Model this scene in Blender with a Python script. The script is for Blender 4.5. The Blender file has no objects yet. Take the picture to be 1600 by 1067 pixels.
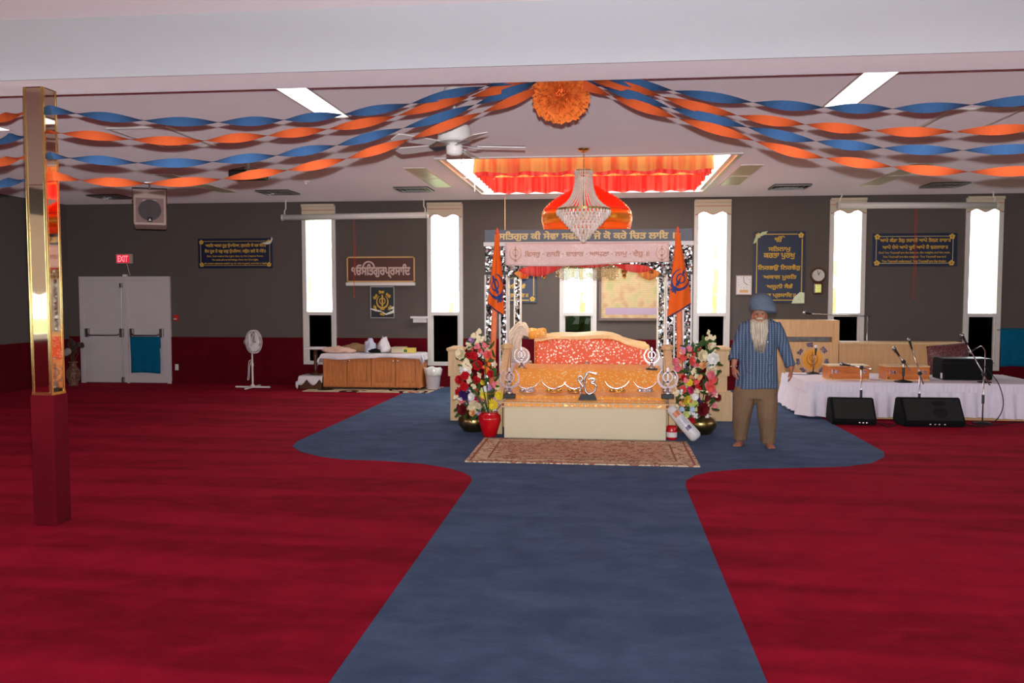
import bpy, bmesh, math, random
from mathutils import Vector, Matrix, noise
random.seed(7)
sc = bpy.context.scene
C = sc.collection
PI = math.pi

# ------------------------------------------------------------------ camera
FPX = 1330.0; CAMH = 1.75
YAW = math.atan(145 / FPX); PITCH = math.atan(75 / FPX)
fwd = Vector((-math.sin(YAW) * math.cos(PITCH), math.cos(YAW) * math.cos(PITCH), -math.sin(PITCH)))
rgt = Vector((math.cos(YAW), math.sin(YAW), 0))
upv = rgt.cross(fwd)
cd = bpy.data.cameras.new('camera'); cam = bpy.data.objects.new('camera', cd); C.objects.link(cam)
cd.sensor_fit = 'HORIZONTAL'; cd.sensor_width = 36.0; cd.lens = 36.0 * FPX / 1600
cd.clip_start = 0.05; cd.clip_end = 300
cam.matrix_world = Matrix(((rgt.x, upv.x, -fwd.x, 0), (rgt.y, upv.y, -fwd.y, 0), (rgt.z, upv.z, -fwd.z, CAMH), (0, 0, 0, 1)))
sc.camera = cam

def ray(px, py):
    return fwd + rgt * ((px - 800) / FPX) + upv * ((533.5 - py) / FPX)
def P(px, py, Y):
    """point seen at that place of the photograph, standing at depth Y"""
    r = ray(px, py); t = Y / r.y
    return Vector((r.x * t, Y, CAMH + r.z * t))
def G(px, py, z=0.0):
    r = ray(px, py); t = (z - CAMH) / r.z
    return Vector((r.x * t, r.y * t, z))

# ------------------------------------------------------------------ light
SKY = 8.0
w = bpy.data.worlds.new('world'); sc.world = w; w.use_nodes = True
bg = w.node_tree.nodes['Background']; bg.inputs[0].default_value = (0.93, 0.97, 1.0, 1); bg.inputs[1].default_value = SKY
sc.view_settings.view_transform = 'Standard'; sc.view_settings.look = 'None'
sc.view_settings.exposure = 0.0; sc.view_settings.gamma = 1.0; sc.view_settings.use_curve_mapping = False
sc.cycles.max_bounces = 8; sc.cycles.diffuse_bounces = 4; sc.cycles.glossy_bounces = 4; sc.cycles.transmission_bounces = 6
sc.cycles.transparent_max_bounces = 12; sc.cycles.sample_clamp_indirect = 6.0
sc.cycles.use_denoising = True
# the camera's flash head, on the hot shoe above the lens
fl = bpy.data.lights.new('camera_flash', 'POINT'); fl.energy = 3200; fl.shadow_soft_size = 0.022; fl.color = (0.96, 0.96, 1.0)
# its reflector throws a beam that is wide but not tall, tipped up a little
fl.use_nodes = True; fn_ = fl.node_tree.nodes; fk_ = fl.node_tree.links
g_ = fn_.new('ShaderNodeTexCoord'); d_ = fn_.new('ShaderNodeSeparateXYZ'); a_ = fn_.new('ShaderNodeMath'); a_.operation = 'MULTIPLY_ADD'; a_.inputs[1].default_value = 1.0 * 0.5; a_.inputs[2].default_value = 0.5
r_ = fn_.new('ShaderNodeValToRGB'); fe = r_.color_ramp.elements
FLASH = ((-40, .03), (-30, .07), (-19, .19), (-11, .52), (-3, .80), (4, .92), (7, 0.85), (9, .56), (12, .33), (15, .27), (20, .30), (45, .06))
fe[0].position = 0.0; fe[1].position = 1.0
for el_, st_ in FLASH[1:-1]:
    e_ = fe.new(0.5 + 0.5 * math.sin(math.radians(el_))); e_.color = (st_, st_, st_, 1)
for e_, (el_, st_) in ((fe[0], FLASH[0]), (fe[len(fe) - 1], FLASH[-1])): e_.color = (st_, st_, st_, 1)
fe[0].position = 0.5 + 0.5 * math.sin(math.radians(FLASH[0][0])); fe[len(fe) - 1].position = 0.5 + 0.5 * math.sin(math.radians(FLASH[-1][0]))
fk_.new(g_.outputs['Normal'], d_.inputs[0]); fk_.new(d_.outputs[2], a_.inputs[0]); fk_.new(a_.outputs[0], r_.inputs[0]); fk_.new(r_.outputs[0], fn_['Emission'].inputs['Strength'])
flo = bpy.data.objects.new('camera_flash', fl); C.objects.link(flo); flo.location = (0.0, 0.03, CAMH + 0.135)
def portal(name, loc, rot, sx, sy):
    l = bpy.data.lights.new(name, 'AREA'); l.shape = 'RECTANGLE'; l.size = sx; l.size_y = sy
    l.cycles.is_portal = True
    o = bpy.data.objects.new(name, l); C.objects.link(o); o.location = loc; o.rotation_euler = rot

# ------------------------------------------------------------------ helpers
def lin(c):
    c = c / 255.0
    return c / 12.92 if c <= 0.04045 else ((c + 0.055) / 1.055) ** 2.4
def S(r, g, b):
    return (lin(r), lin(g), lin(b), 1)

class NT:
    """small node-tree writer"""
    def __init__(s, m): s.t = m.node_tree; s.n = s.t.nodes
    def a(s, typ, **kw):
        nd = s.n.new(typ)
        for k, v in kw.items():
            if k.startswith('i_'):
                key = k[2:]; key = int(key) if key.isdigit() else key.replace('_', ' ')
                if isinstance(v, bpy.types.NodeSocket): s.t.links.new(v, nd.inputs[key])
                else: nd.inputs[key].default_value = v
            else: setattr(nd, k, v)
        return nd
    def link(s, a, b): s.t.links.new(a, b)

def base(name, col, rough=0.6, metal=0.0, spec=0.5, **kw):
    m = bpy.data.materials.new(name); m.use_nodes = True
    b = m.node_tree.nodes['Principled BSDF']
    b.inputs['Base Color'].default_value = col; b.inputs['Roughness'].default_value = rough
    b.inputs['Metallic'].default_value = metal; b.inputs['Specular IOR Level'].default_value = spec
    for k, v in kw.items(): b.inputs[k.replace('_', ' ')].default_value = v
    return m, NT(m), b

def plain(name, col, rough=0.6, metal=0.0, spec=0.5, var=0.06, scale=14.0, bump=0.0, bscale=60.0, **kw):
    """a colour with slight noise variation, optional bump"""
    m, t, b = base(name, col, rough, metal, spec, **kw)
    tc = t.a('ShaderNodeTexCoord')
    nz = t.a('ShaderNodeTexNoise', i_Vector=tc.outputs['Object'], i_Scale=scale, i_Detail=3.0)
    mr = t.a('ShaderNodeMapRange', i_Value=nz.outputs[0]); mr.inputs[3].default_value = 1 - var * 2; mr.inputs[4].default_value = 1 + var * 2
    mx = t.a('ShaderNodeMix', data_type='RGBA', blend_type='MULTIPLY', i_0=1.0); mx.inputs[6].default_value = col
    t.link(mr.outputs[0], mx.inputs[7]); t.link(mx.outputs[2], b.inputs['Base Color'])
    if bump:
        n2 = t.a('ShaderNodeTexNoise', i_Vector=tc.outputs['Object'], i_Scale=bscale, i_Detail=2.0)
        bp = t.a('ShaderNodeBump', i_Height=n2.outputs[0], i_Strength=bump, i_Distance=0.01)
        t.link(bp.outputs[0], b.inputs['Normal'])
    return m

def ramp(t, fac, stops, interp='LINEAR'):
    r = t.a('ShaderNodeValToRGB'); r.color_ramp.interpolation = interp
    e = r.color_ramp.elements
    while len(e) < len(stops): e.new(0.5)
    for i, (p, c) in enumerate(stops): e[i].position = p; e[i].color = c
    t.link(fac, r.inputs[0]); return r.outputs[0]

class MB:
    def __init__(s): s.bm = bmesh.new()
    def v(s, p): return s.bm.verts.new(p)
    def box(s, lo, hi, rot=None, piv=None, bev=0.0):
        lo = Vector(lo); hi = Vector(hi); c = (lo + hi) / 2; d = hi - lo
        g = bmesh.ops.create_cube(s.bm, size=1.0, matrix=Matrix.Translation(c) @ Matrix.Diagonal((d.x, d.y, d.z, 1)))
        vs = g['verts']
        if bev:
            es = list({e for v in vs for e in v.link_edges})
            r = bmesh.ops.bevel(s.bm, geom=es, offset=bev, segments=2, profile=0.6, affect='EDGES')
            vs = list({v for f in r['faces'] for v in f.verts} | {v for v in vs if v.is_valid})
        if rot is not None:
            pv = Vector(piv) if piv is not None else c
            M = Matrix.Translation(pv) @ rot.to_4x4() @ Matrix.Translation(-pv)
            bmesh.ops.transform(s.bm, matrix=M, verts=vs)
        return s
    def tube(s, pts, r, n=8, cap=True, closed=False):
        pts = [Vector(p) for p in pts]; rs = r if isinstance(r, (list, tuple)) else [r] * len(pts)
        rings = []; prev = None
        for i, p in enumerate(pts):
            if closed: t = pts[(i + 1) % len(pts)] - pts[i - 1]
            else: t = pts[min(i + 1, len(pts) - 1)] - pts[max(i - 1, 0)]
            t = t.normalized() if t.length > 1e-9 else Vector((0, 0, 1))
            if prev is None:
                a = Vector((0, 0, 1)) if abs(t.z) < 0.9 else Vector((1, 0, 0))
                u = t.cross(a).normalized()
            else:
                u = (prev - t * prev.dot(t)); u = u.normalized() if u.length > 1e-9 else prev
            prev = u; q = t.cross(u)
            rings.append([s.v(p + (u * math.cos(2 * PI * k / n) + q * math.sin(2 * PI * k / n)) * rs[i]) for k in range(n)])
        m = len(rings)
        for i in range(m if closed else m - 1):
            A = rings[i]; B = rings[(i + 1) % m]
            for k in range(n): s.bm.faces.new((A[k], A[(k + 1) % n], B[(k + 1) % n], B[k]))
        if cap and not closed:
            s.bm.faces.new(rings[0][::-1]); s.bm.faces.new(rings[-1])
        return s
    def lathe(s, prof, c, n=24, ax=None, cap=True):
        """prof = [(radius, height)...]; ax = rotation matrix of the axis"""
        c = Vector(c); rings = []
        for (r, z) in prof:
            ring = []
            for k in range(n):
                p = Vector((r * math.cos(2 * PI * k / n), r * math.sin(2 * PI * k / n), z))
                if ax is not None: p = ax @ p
                ring.append(s.v(c + p))
            rings.append(ring)
        for A, B in zip(rings, rings[1:]):
            for k in range(n): s.bm.faces.new((A[k], A[(k + 1) % n], B[(k + 1) % n], B[k]))
        if cap and prof[0][0] > 1e-4: s.bm.faces.new(rings[0][::-1])
        if cap and prof[-1][0] > 1e-4: s.bm.faces.new(rings[-1])
        return s
    def loft(s, rings, cap=True):
        R = [[s.v(p) for p in r] for r in rings]; n = len(R[0])
        for A, B in zip(R, R[1:]):
            for k in range(n): s.bm.faces.new((A[k], A[(k + 1) % n], B[(k + 1) % n], B[k]))
        if cap: s.bm.faces.new(R[0][::-1]); s.bm.faces.new(R[-1])
        return s
    def grid(s, f, nu, nv):
        V = [[s.v(f(i / nu, j / nv)) for j in range(nv + 1)] for i in range(nu + 1)]
        for i in range(nu):
            for j in range(nv): s.bm.faces.new((V[i][j], V[i + 1][j], V[i + 1][j + 1], V[i][j + 1]))
        return s
    def poly(s, pts, ex):
        """closed outline pts (3-D, planar) extruded by vector ex"""
        ex = Vector(ex); a = [s.v(Vector(p)) for p in pts]; b = [s.v(Vector(p) + ex) for p in pts]; n = len(a)
        s.bm.faces.new(a[::-1]); s.bm.faces.new(b)
        for k in range(n): s.bm.faces.new((a[k], a[(k + 1) % n], b[(k + 1) % n], b[k]))
        return s
    def ball(s, c, r, sub=2, sc=None):
        M = Matrix.Translation(Vector(c))
        if sc: M = M @ Matrix.Diagonal((sc[0], sc[1], sc[2], 1))
        bmesh.ops.create_icosphere(s.bm, subdivisions=sub, radius=r, matrix=M); return s
    def build(s, name, m, parent=None, smooth=False, solid=0.0):
        org = Vector((0, 0, 0)); q = parent
        while q is not None and q.parent is not None: q = q.parent
        if q is not None: org = Vector(q.get('_o', (0, 0, 0)))
        bmesh.ops.recalc_face_normals(s.bm, faces=s.bm.faces)
        if org.length: bmesh.ops.translate(s.bm, vec=-org, verts=s.bm.verts)
        me = bpy.data.meshes.new(name); s.bm.to_mesh(me); s.bm.free()
        for x in (m if isinstance(m, (list, tuple)) else [m]): me.materials.append(x)
        if smooth: me.polygons.foreach_set('use_smooth', [True] * len(me.polygons))
        o = bpy.data.objects.new(name, me); C.objects.link(o)
        if parent is not None: o.parent = parent
        if solid:
            md = o.modifiers.new('thickness', 'SOLIDIFY'); md.thickness = solid; md.offset = 0
        return o

class LG:
    """several pieces that each become a part of their own"""
    def __init__(s): s.m = []
    def new(s): s.m.append(MB()); return s.m[-1]
    def v(s, p): return s.m[-1].v(p)
    def poly(s, *a): return (s.m[-1] if s.m else s.new()).poly(*a)
    def build(s, name, m, parent): return [x.build(name, m, parent) for x in s.m][0]
def piece(mb): return mb.new() if isinstance(mb, LG) else mb

def tag(o, label, cat, group=None):
    o['label'] = label; o['category'] = cat
    if group: o['group'] = group
    return o
def thing(name, label, cat, loc=(0, 0, 0), group=None):
    o = bpy.data.objects.new(name, None); C.objects.link(o); o.empty_display_size = 0.1
    o.location = loc; o['_o'] = list(loc); return tag(o, label, cat, group)
def structure(o): o['kind'] = 'structure'; return o
def moved(root, loc, rz=0.0):
    root.location = loc; root.rotation_euler = (0, 0, rz); return root
def dup(root, loc, rz=0.0, label=None):
    r = root.copy(); C.objects.link(r); r.location = loc; r.rotation_euler = (0, 0, rz)
    if label: r['label'] = label
    for ch in list(root.children):
        c = ch.copy(); C.objects.link(c); c.parent = r
        for g in list(ch.children):
            d = g.copy(); C.objects.link(d); d.parent = c
    return r
def Rz(a): return Matrix.Rotation(a, 3, 'Z')
def Rx(a): return Matrix.Rotation(a, 3, 'X')
def Ry(a): return Matrix.Rotation(a, 3, 'Y')
def spline(pts, n=8):
    """Catmull-Rom through pts"""
    pts = [Vector(p) for p in pts]; out = []
    for i in range(len(pts) - 1):
        p0 = pts[max(i - 1, 0)]; p1 = pts[i]; p2 = pts[i + 1]; p3 = pts[min(i + 2, len(pts) - 1)]
        for k in range(n):
            t = k / n
            out.append(0.5 * ((2 * p1) + (p2 - p0) * t + (2 * p0 - 5 * p1 + 4 * p2 - p3) * t * t + (3 * p1 - p0 - 3 * p2 + p3) * t ** 3))
    out.append(pts[-1]); return out

def text_verts(s, bold=0.035):
    """mesh of one line of lettering in the XY plane: stroked outlines, so that overlapping glyph contours stay whole"""
    cu = bpy.data.curves.new('lettering_source', 'FONT'); cu.body = s; cu.resolution_u = 2
    cu.fill_mode = 'NONE'; cu.bevel_depth = bold; cu.bevel_resolution = 0
    o = bpy.data.objects.new('lettering_source', cu); C.objects.link(o)
    dg = bpy.context.evaluated_depsgraph_get()
    me = bpy.data.meshes.new_from_object(o.evaluated_get(dg))
    bpy.data.objects.remove(o); bpy.data.curves.remove(cu)
    V = [v.co.copy() for v in me.vertices]
    ok = [-0.42 < v.y < 1.0 for v in V]
    Fc = [list(p.vertices) for p in me.polygons if all(ok[i] for i in p.vertices)]
    used = sorted({i for f in Fc for i in f}); ix = {j: k for k, j in enumerate(used)}
    V = [V[j] for j in used]; Fc = [[ix[i] for i in f] for f in Fc]
    bpy.data.meshes.remove(me); return V, Fc
_tc = {}
def lettering(mb, s, cx, cz, y, wid, hgt=None, ang=0.0, bold=0.035, thick=0.004):
    """adds a line of lettering to mb, facing -Y, centred at (cx, cz), wid wide"""
    mb = piece(mb)
    if (s, bold) not in _tc: _tc[(s, bold)] = text_verts(s, bold)
    V, Fc = _tc[(s, bold)]
    x0 = min(v.x for v in V); x1 = max(v.x for v in V); y0 = min(v.y for v in V); y1 = max(v.y for v in V)
    k = wid / (x1 - x0); kz = (hgt / (y1 - y0)) if hgt else k
    ca, sa = math.cos(ang), math.sin(ang); bv = []
    for v in V:
        a = (v.x - (x0 + x1) / 2) * k; b = (v.y - (y0 + y1) / 2) * kz
        bv.append(mb.v((cx + a * ca - b * sa, y - (v.z / bold + 1) * thick * 0.5, cz + a * sa + b * ca)))
    for f in Fc:
        try: mb.bm.faces.new([bv[i] for i in f])
        except ValueError: pass

def arc(c, r, a0, a1, n): return [(c[0] + r * math.cos(a0 + (a1 - a0) * i / n), c[1] + r * math.sin(a0 + (a1 - a0) * i / n)) for i in range(n + 1)]
def khanda(mb, M, thick):
    """emblem of a double-edged sword, a ring and two curved blades; unit height; M maps (x, z) -> Vector, thick = extrusion vector"""
    def pl(pts): mb.poly([M(x, z) for x, z in pts], thick)
    pl([(0, 0.5), (0.055, 0.42), (0.04, 0.2), (0.05, -0.12), (0.075, -0.2), (0.02, -0.24), (0.02, -0.42), (0.045, -0.46), (0, -0.5), (-0.045, -0.46), (-0.02, -0.42), (-0.02, -0.24), (-0.075, -0.2), (-0.05, -0.12), (-0.04, 0.2), (-0.055, 0.42)])
    o = arc((0, 0.08), 0.215, PI / 2, PI / 2 - 2 * PI, 28); i = arc((0, 0.08), 0.16, PI / 2, PI / 2 - 2 * PI, 28)
    for k in range(28): pl([o[k], o[k + 1], i[k + 1], i[k]])
    for sg in (1, -1):
        A = []; B = []
        for k in range(15):
            u = k / 14; a = -PI / 2 + u * (PI * 0.86)
            A.append((sg * (0.02 + 0.40 * math.cos(a)), 0.02 + 0.42 * math.sin(a)))
            th = 0.105 * math.sin(PI * min(1, 0.12 + 0.88 * (1 - u)) * 0.5) * (1 if u < 0.93 else 0.4)
            B.append((sg * (0.02 + (0.40 - th) * math.cos(a)), 0.02 + (0.42 - th) * math.sin(a)))
        for k in range(14):
            pl([A[k], A[k + 1], B[k + 1], B[k]])
        pl([(sg * 0.02, -0.40), (sg * 0.02, -0.33), (sg * -0.13, -0.42), (sg * -0.16, -0.47), (sg * -0.1, -0.48)])

# ------------------------------------------------------------------ materials
def carpet(name, c1, c2, stripes):
    m, t, b = base(name, c1, 0.95, 0, 0.1)
    b.inputs['Sheen Weight'].default_value = 0.45; b.inputs['Sheen Roughness'].default_value = 0.4
    b.inputs['Sheen Tint'].default_value = c2
    tc = t.a('ShaderNodeTexCoord'); o = tc.outputs['Object']
    mp = t.a('ShaderNodeMapping', i_Vector=o); mp.inputs['Scale'].default_value = (1.0, 1.5, 1)
    big = t.a('ShaderNodeTexNoise', i_Vector=mp.outputs[0], i_Scale=2.6, i_Detail=6.0, i_Roughness=0.66, i_Distortion=0.4)
    mp2 = t.a('ShaderNodeMapping', i_Vector=o); mp2.inputs['Scale'].default_value = (0.10, 1.0, 1)
    st = t.a('ShaderNodeTexNoise', i_Vector=mp2.outputs[0], i_Scale=2.6, i_Detail=1.5)
    fine = t.a('ShaderNodeTexNoise', i_Vector=o, i_Scale=130.0, i_Detail=2.0)
    # brushed pile: patches and vacuum bands
    f1 = t.a('ShaderNodeMapRange', i_Value=big.outputs[0]); f1.inputs[1].default_value = 0.38; f1.inputs[2].default_value = 0.72
    f2 = t.a('ShaderNodeMapRange', i_Value=st.outputs[0]); f2.inputs[1].default_value = 0.43; f2.inputs[2].default_value = 0.57
    mixf = t.a('ShaderNodeMix', data_type='FLOAT', i_0=stripes); t.link(f1.outputs[0], mixf.inputs[2]); t.link(f2.outputs[0], mixf.inputs[3])
    fm = t.a('ShaderNodeMath', operation='MULTIPLY_ADD', i_0=fine.outputs[0], i_1=0.5, i_2=-0.25)
    ad = t.a('ShaderNodeMath', operation='ADD', use_clamp=True); t.link(mixf.outputs[0], ad.inputs[0]); t.link(fm.outputs[0], ad.inputs[1])
    col = ramp(t, ad.outputs[0], [(0.0, c1), (1.0, c2)])
    t.link(col, b.inputs['Base Color'])
    bp = t.a('ShaderNodeBump', i_Height=fine.outputs[0], i_Strength=0.5, i_Distance=0.01)
    t.link(bp.outputs[0], b.inputs['Normal'])
    return m
M_red = carpet('red_carpet', S(104, 3, 20), S(162, 16, 46), 0.46)
M_blue = carpet('blue_carpet', S(58, 72, 98), S(82, 98, 126), 0.2)
M_wains = carpet('wine_wall_carpet', S(84, 6, 18), S(100, 10, 26), 0.1)
M_wall = plain('grey_wall_fabric', S(96, 87, 82), 0.9, 0, 0.15, var=0.03, scale=3, bump=0.25, bscale=220)
M_wallside = plain('grey_side_wall', S(98, 92, 90), 0.9, 0, 0.15, var=0.03, scale=3)
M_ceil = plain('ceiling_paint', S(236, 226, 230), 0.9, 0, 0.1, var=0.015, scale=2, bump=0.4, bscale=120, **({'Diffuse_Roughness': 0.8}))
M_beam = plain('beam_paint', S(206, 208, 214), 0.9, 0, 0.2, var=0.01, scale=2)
M_white = plain('white_paint', S(226, 220, 216), 0.5, 0, 0.4, var=0.02)
M_frame = plain('window_frame_vinyl', S(214, 208, 202), 0.45, 0, 0.4, var=0.02)
M_door = plain('door_paint', S(205, 192, 194), 0.6, 0, 0.3, var=0.02, scale=3)
M_black = plain('black_plastic', S(22, 22, 24), 0.45, 0, 0.4, var=0.1)
M_matte = plain('black_carpet_covering', S(16, 16, 17), 0.85, 0, 0.2, var=0.15, scale=60, bump=0.3, bscale=300)
M_chrome = plain('chrome', (0.92, 0.91, 0.92, 1), 0.18, 1.0, var=0.02)
M_steel = plain('brushed_steel', (0.42, 0.40, 0.40, 1), 0.32, 1.0, var=0.05)
M_brass = plain('polished_brass', (0.86, 0.62, 0.26, 1), 0.16, 1.0, var=0.04)
M_gold = plain('gold_metal', (0.90, 0.63, 0.22, 1), 0.2, 1.0, var=0.08, scale=30)
M_pot = plain('aged_brass', (0.36, 0.24, 0.09, 1), 0.30, 1.0, var=0.15, scale=6)
M_mirror = plain('bronze_mirror', (0.78, 0.66, 0.52, 1), 0.03, 1.0, var=0.01)
M_orange = plain('orange_crepe', S(210, 92, 46), 0.85, 0, 0.2, var=0.06, scale=40, bump=0.3, bscale=200)
M_bluepaper = plain('blue_crepe', S(56, 92, 136), 0.85, 0, 0.2, var=0.08, scale=40, bump=0.3, bscale=200)
M_goldink = plain('gold_lettering', S(214, 172, 62), 0.5, 0, 0.4, var=0.05)
M_paleink = plain('pale_gold_lettering', S(226, 202, 142), 0.5, 0, 0.4, var=0.05)
M_navy = plain('navy_sign', S(22, 32, 66), 0.35, 0, 0.5, var=0.04)
M_cream = plain('cream_laminate', S(214, 200, 168), 0.5, 0, 0.35, var=0.02, scale=5)
M_beige = plain('beige_plastic', S(190, 166, 156), 0.5, 0, 0.3, var=0.03)
M_valance = plain('beige_valance', S(206, 190, 168), 0.8, 0, 0.2, var=0.03)
M_redtrim = plain('red_piping', S(190, 40, 30), 0.6, var=0.05)
M_cloth = plain('white_cloth', S(226, 218, 222), 0.85, 0, 0.2, var=0.03, scale=10)
M_skirt = plain('white_skirting_fabric', S(232, 222, 236), 0.85, 0, 0.2, var=0.03, scale=10)
M_teal = plain('teal_towel', S(8, 98, 132), 0.95, 0, 0.1, var=0.12, scale=24, bump=0.5, bscale=240)
M_leaf = plain('leaf_green', S(62, 92, 44), 0.6, 0, 0.3, var=0.25, scale=9)
M_tan = plain('tan_felt', S(214, 170, 110), 0.7, var=0.05)
M_rubber = plain('black_cable', S(14, 14, 15), 0.6, var=0.05)

def wood(name, c1, c2, rough=0.45, sx=1.0, axis='Z', scale=6.0):
    m, t, b = base(name, c1, rough, 0, 0.4)
    tc = t.a('ShaderNodeTexCoord'); mp = t.a('ShaderNodeMapping', i_Vector=tc.outputs['Object'])
    mp.inputs['Scale'].default_value = {'Z': (6 * sx, 6 * sx, 0.5), 'X': (0.5, 6 * sx, 6 * sx), 'Y': (6 * sx, 0.5, 6 * sx)}[axis]
    nz = t.a('ShaderNodeTexNoise', i_Vector=mp.outputs[0], i_Scale=scale, i_Detail=4.0, i_Roughness=0.6, i_Distortion=0.6)
    t.link(ramp(t, nz.outputs[0], [(0.3, c1), (0.7, c2)]), b.inputs['Base Color'])
    bp = t.a('ShaderNodeBump', i_Height=nz.outputs[0], i_Strength=0.08, i_Distance=0.01); t.link(bp.outputs[0], b.inputs['Normal'])
    return m
M_oak = wood('honey_oak', S(176, 100, 48), S(208, 132, 70))
M_maple = wood('light_maple', S(204, 158, 108), S(222, 178, 128))
M_post = wood('pale_wood', S(206, 170, 122), S(226, 192, 146))
M_case = wood('orange_varnished_wood', S(186, 98, 46), S(214, 128, 68), 0.25, axis='X')
M_dkwood = wood('dark_wood', S(70, 40, 26), S(98, 58, 38), 0.35)

def glassmat(name, tint, refl=0.06):
    m = bpy.data.materials.new(name); m.use_nodes = True; t = NT(m)
    t.n.remove(t.n['Principled BSDF'])
    tr = t.a('ShaderNodeBsdfTransparent'); tr.inputs[0].default_value = tint
    gl = t.a('ShaderNodeBsdfGlossy'); gl.inputs['Roughness'].default_value = 0.03
    lw = t.a('ShaderNodeLayerWeight', i_Blend=0.15)
    mr = t.a('ShaderNodeMath', operation='MULTIPLY_ADD', i_0=lw.outputs['Fresnel'], i_1=0.6, i_2=refl, use_clamp=True)
    mx = t.a('ShaderNodeMixShader', i_0=mr.outputs[0], i_1=tr.outputs[0], i_2=gl.outputs[0])
    t.link(mx.outputs[0], t.n['Material Output'].inputs[0]); return m
M_glass = glassmat('window_glass', (0.97, 0.98, 0.97, 1), 0.02)
M_dark = glassmat('dark_window_film', (0.004, 0.004, 0.004, 1), 0.0)
M_tint = glassmat('tinted_window_film', (0.10, 0.11, 0.09, 1), 0.0)

def fabric_trans(name, c1, c2, tr=0.45, axis_scale=(16, 16, 0.6)):
    m = bpy.data.materials.new(name); m.use_nodes = True; t = NT(m); b = t.n['Principled BSDF']
    b.inputs['Roughness'].default_value = 0.6; b.inputs['Sheen Weight'].default_value = 0.2
    tc = t.a('ShaderNodeTexCoord'); mp = t.a('ShaderNodeMapping', i_Vector=tc.outputs['Object']); mp.inputs['Scale'].default_value = axis_scale
    nz = t.a('ShaderNodeTexNoise', i_Vector=mp.outputs[0], i_Scale=1.0, i_Detail=2.0)
    col = ramp(t, nz.outputs[0], [(0.40, c1), (0.60, c2)])
    t.link(col, b.inputs['Base Color'])
    tl = t.a('ShaderNodeBsdfTranslucent', i_Color=col)
    mx = t.a('ShaderNodeMixShader', i_0=tr, i_1=b.outputs[0], i_2=tl.outputs[0])
    t.link(mx.outputs[0], t.n['Material Output'].inputs[0]); return m
M_canopy_out = fabric_trans('orange_gold_satin', S(244, 112, 56), S(252, 196, 104), 0.35, (9, 9, 0.5))
M_canopy_in = fabric_trans('red_coral_satin', S(240, 66, 62), S(250, 128, 116), 0.45, (14, 14, 0.5))

# mirror mosaic
def mosaic():
    m, t, b = base('mirror_mosaic', (0.8, 0.8, 0.8, 1), 0.22, 1.0)
    tc = t.a('ShaderNodeTexCoord'); o = tc.outputs['Object']
    v = t.a('ShaderNodeTexVoronoi', i_Vector=o, i_Scale=36.0); e = t.a('ShaderNodeTexVoronoi', i_Vector=o, i_Scale=36.0, feature='DISTANCE_TO_EDGE')
    gap = t.a('ShaderNodeMath', operation='GREATER_THAN', i_0=e.outputs[0], i_1=0.055)
    sub = t.a('ShaderNodeVectorMath', operation='SUBTRACT'); t.link(v.outputs['Color'], sub.inputs[0]); sub.inputs[1].default_value = (0.5, 0.5, 0.5)
    scl = t.a('ShaderNodeVectorMath', operation='SCALE'); t.link(sub.outputs[0], scl.inputs[0]); scl.inputs['Scale'].default_value = 0.5
    ge = t.a('ShaderNodeNewGeometry'); ad = t.a('ShaderNodeVectorMath', operation='ADD'); t.link(ge.outputs['Normal'], ad.inputs[0]); t.link(scl.outputs[0], ad.inputs[1])
    nm = t.a('ShaderNodeVectorMath', operation='NORMALIZE'); t.link(ad.outputs[0], nm.inputs[0]); t.link(nm.outputs[0], b.inputs['Normal'])
    sep = t.a('ShaderNodeSeparateColor'); t.link(v.outputs['Color'], sep.inputs[0])
    dk = t.a('ShaderNodeMath', operation='GREATER_THAN', i_0=sep.outputs[1], i_1=0.34)
    ml = t.a('ShaderNodeMath', operation='MULTIPLY', i_0=gap.outputs[0], i_1=dk.outputs[0])
    t.link(ramp(t, ml.outputs[0], [(0, S(42, 44, 44)), (1, S(238, 240, 236))]), b.inputs['Base Color'])
    t.link(gap.outputs[0], b.inputs['Metallic'])
    return m
M_mosaic = mosaic()

def embroidered(name, ground, thread, scale=9.0, lo=0.45, hi=0.52, metal=0.3, sparkle=True):
    m, t, b = base(name, ground, 0.5, 0, 0.4); b.inputs['Sheen Weight'].default_value = 0.15
    tc = t.a('ShaderNodeTexCoord'); o = tc.outputs['Object']
    wv = t.a('ShaderNodeTexNoise', i_Vector=o, i_Scale=scale, i_Detail=1.0, i_Distortion=1.6)
    a = t.a('ShaderNodeMath', operation='MULTIPLY', i_0=wv.outputs[0], i_1=9.0)
    fr = t.a('ShaderNodeMath', operation='FRACT', i_0=a.outputs[0])
    ln = t.a('ShaderNodeMath', operation='COMPARE', i_0=fr.outputs[0], i_1=0.5, i_2=0.24)
    vo = t.a('ShaderNodeTexVoronoi', i_Vector=o, i_Scale=scale * 0.85)
    ring = t.a('ShaderNodeMath', operation='COMPARE', i_0=vo.outputs['Distance'], i_1=0.24, i_2=0.08)
    v2 = t.a('ShaderNodeTexVoronoi', i_Vector=o, i_Scale=scale * 6.0)
    sp = t.a('ShaderNodeMath', operation='LESS_THAN', i_0=v2.outputs['Distance'], i_1=0.40)
    mx = t.a('ShaderNodeMath', operation='MAXIMUM', i_0=ln.outputs[0], i_1=ring.outputs[0])
    ml = t.a('ShaderNodeMath', operation='MULTIPLY', i_0=mx.outputs[0], i_1=sp.outputs[0] if sparkle else 1.0)
    t.link(ramp(t, ml.outputs[0], [(0, ground), (1, thread)]), b.inputs['Base Color'])
    mm = t.a('ShaderNodeMath', operation='MULTIPLY', i_0=ml.outputs[0], i_1=metal); t.link(mm.outputs[0], b.inputs['Metallic'])
    bp = t.a('ShaderNodeBump', i_Height=ml.outputs[0], i_Strength=0.4, i_Distance=0.01); t.link(bp.outputs[0], b.inputs['Normal'])
    return m
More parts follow.
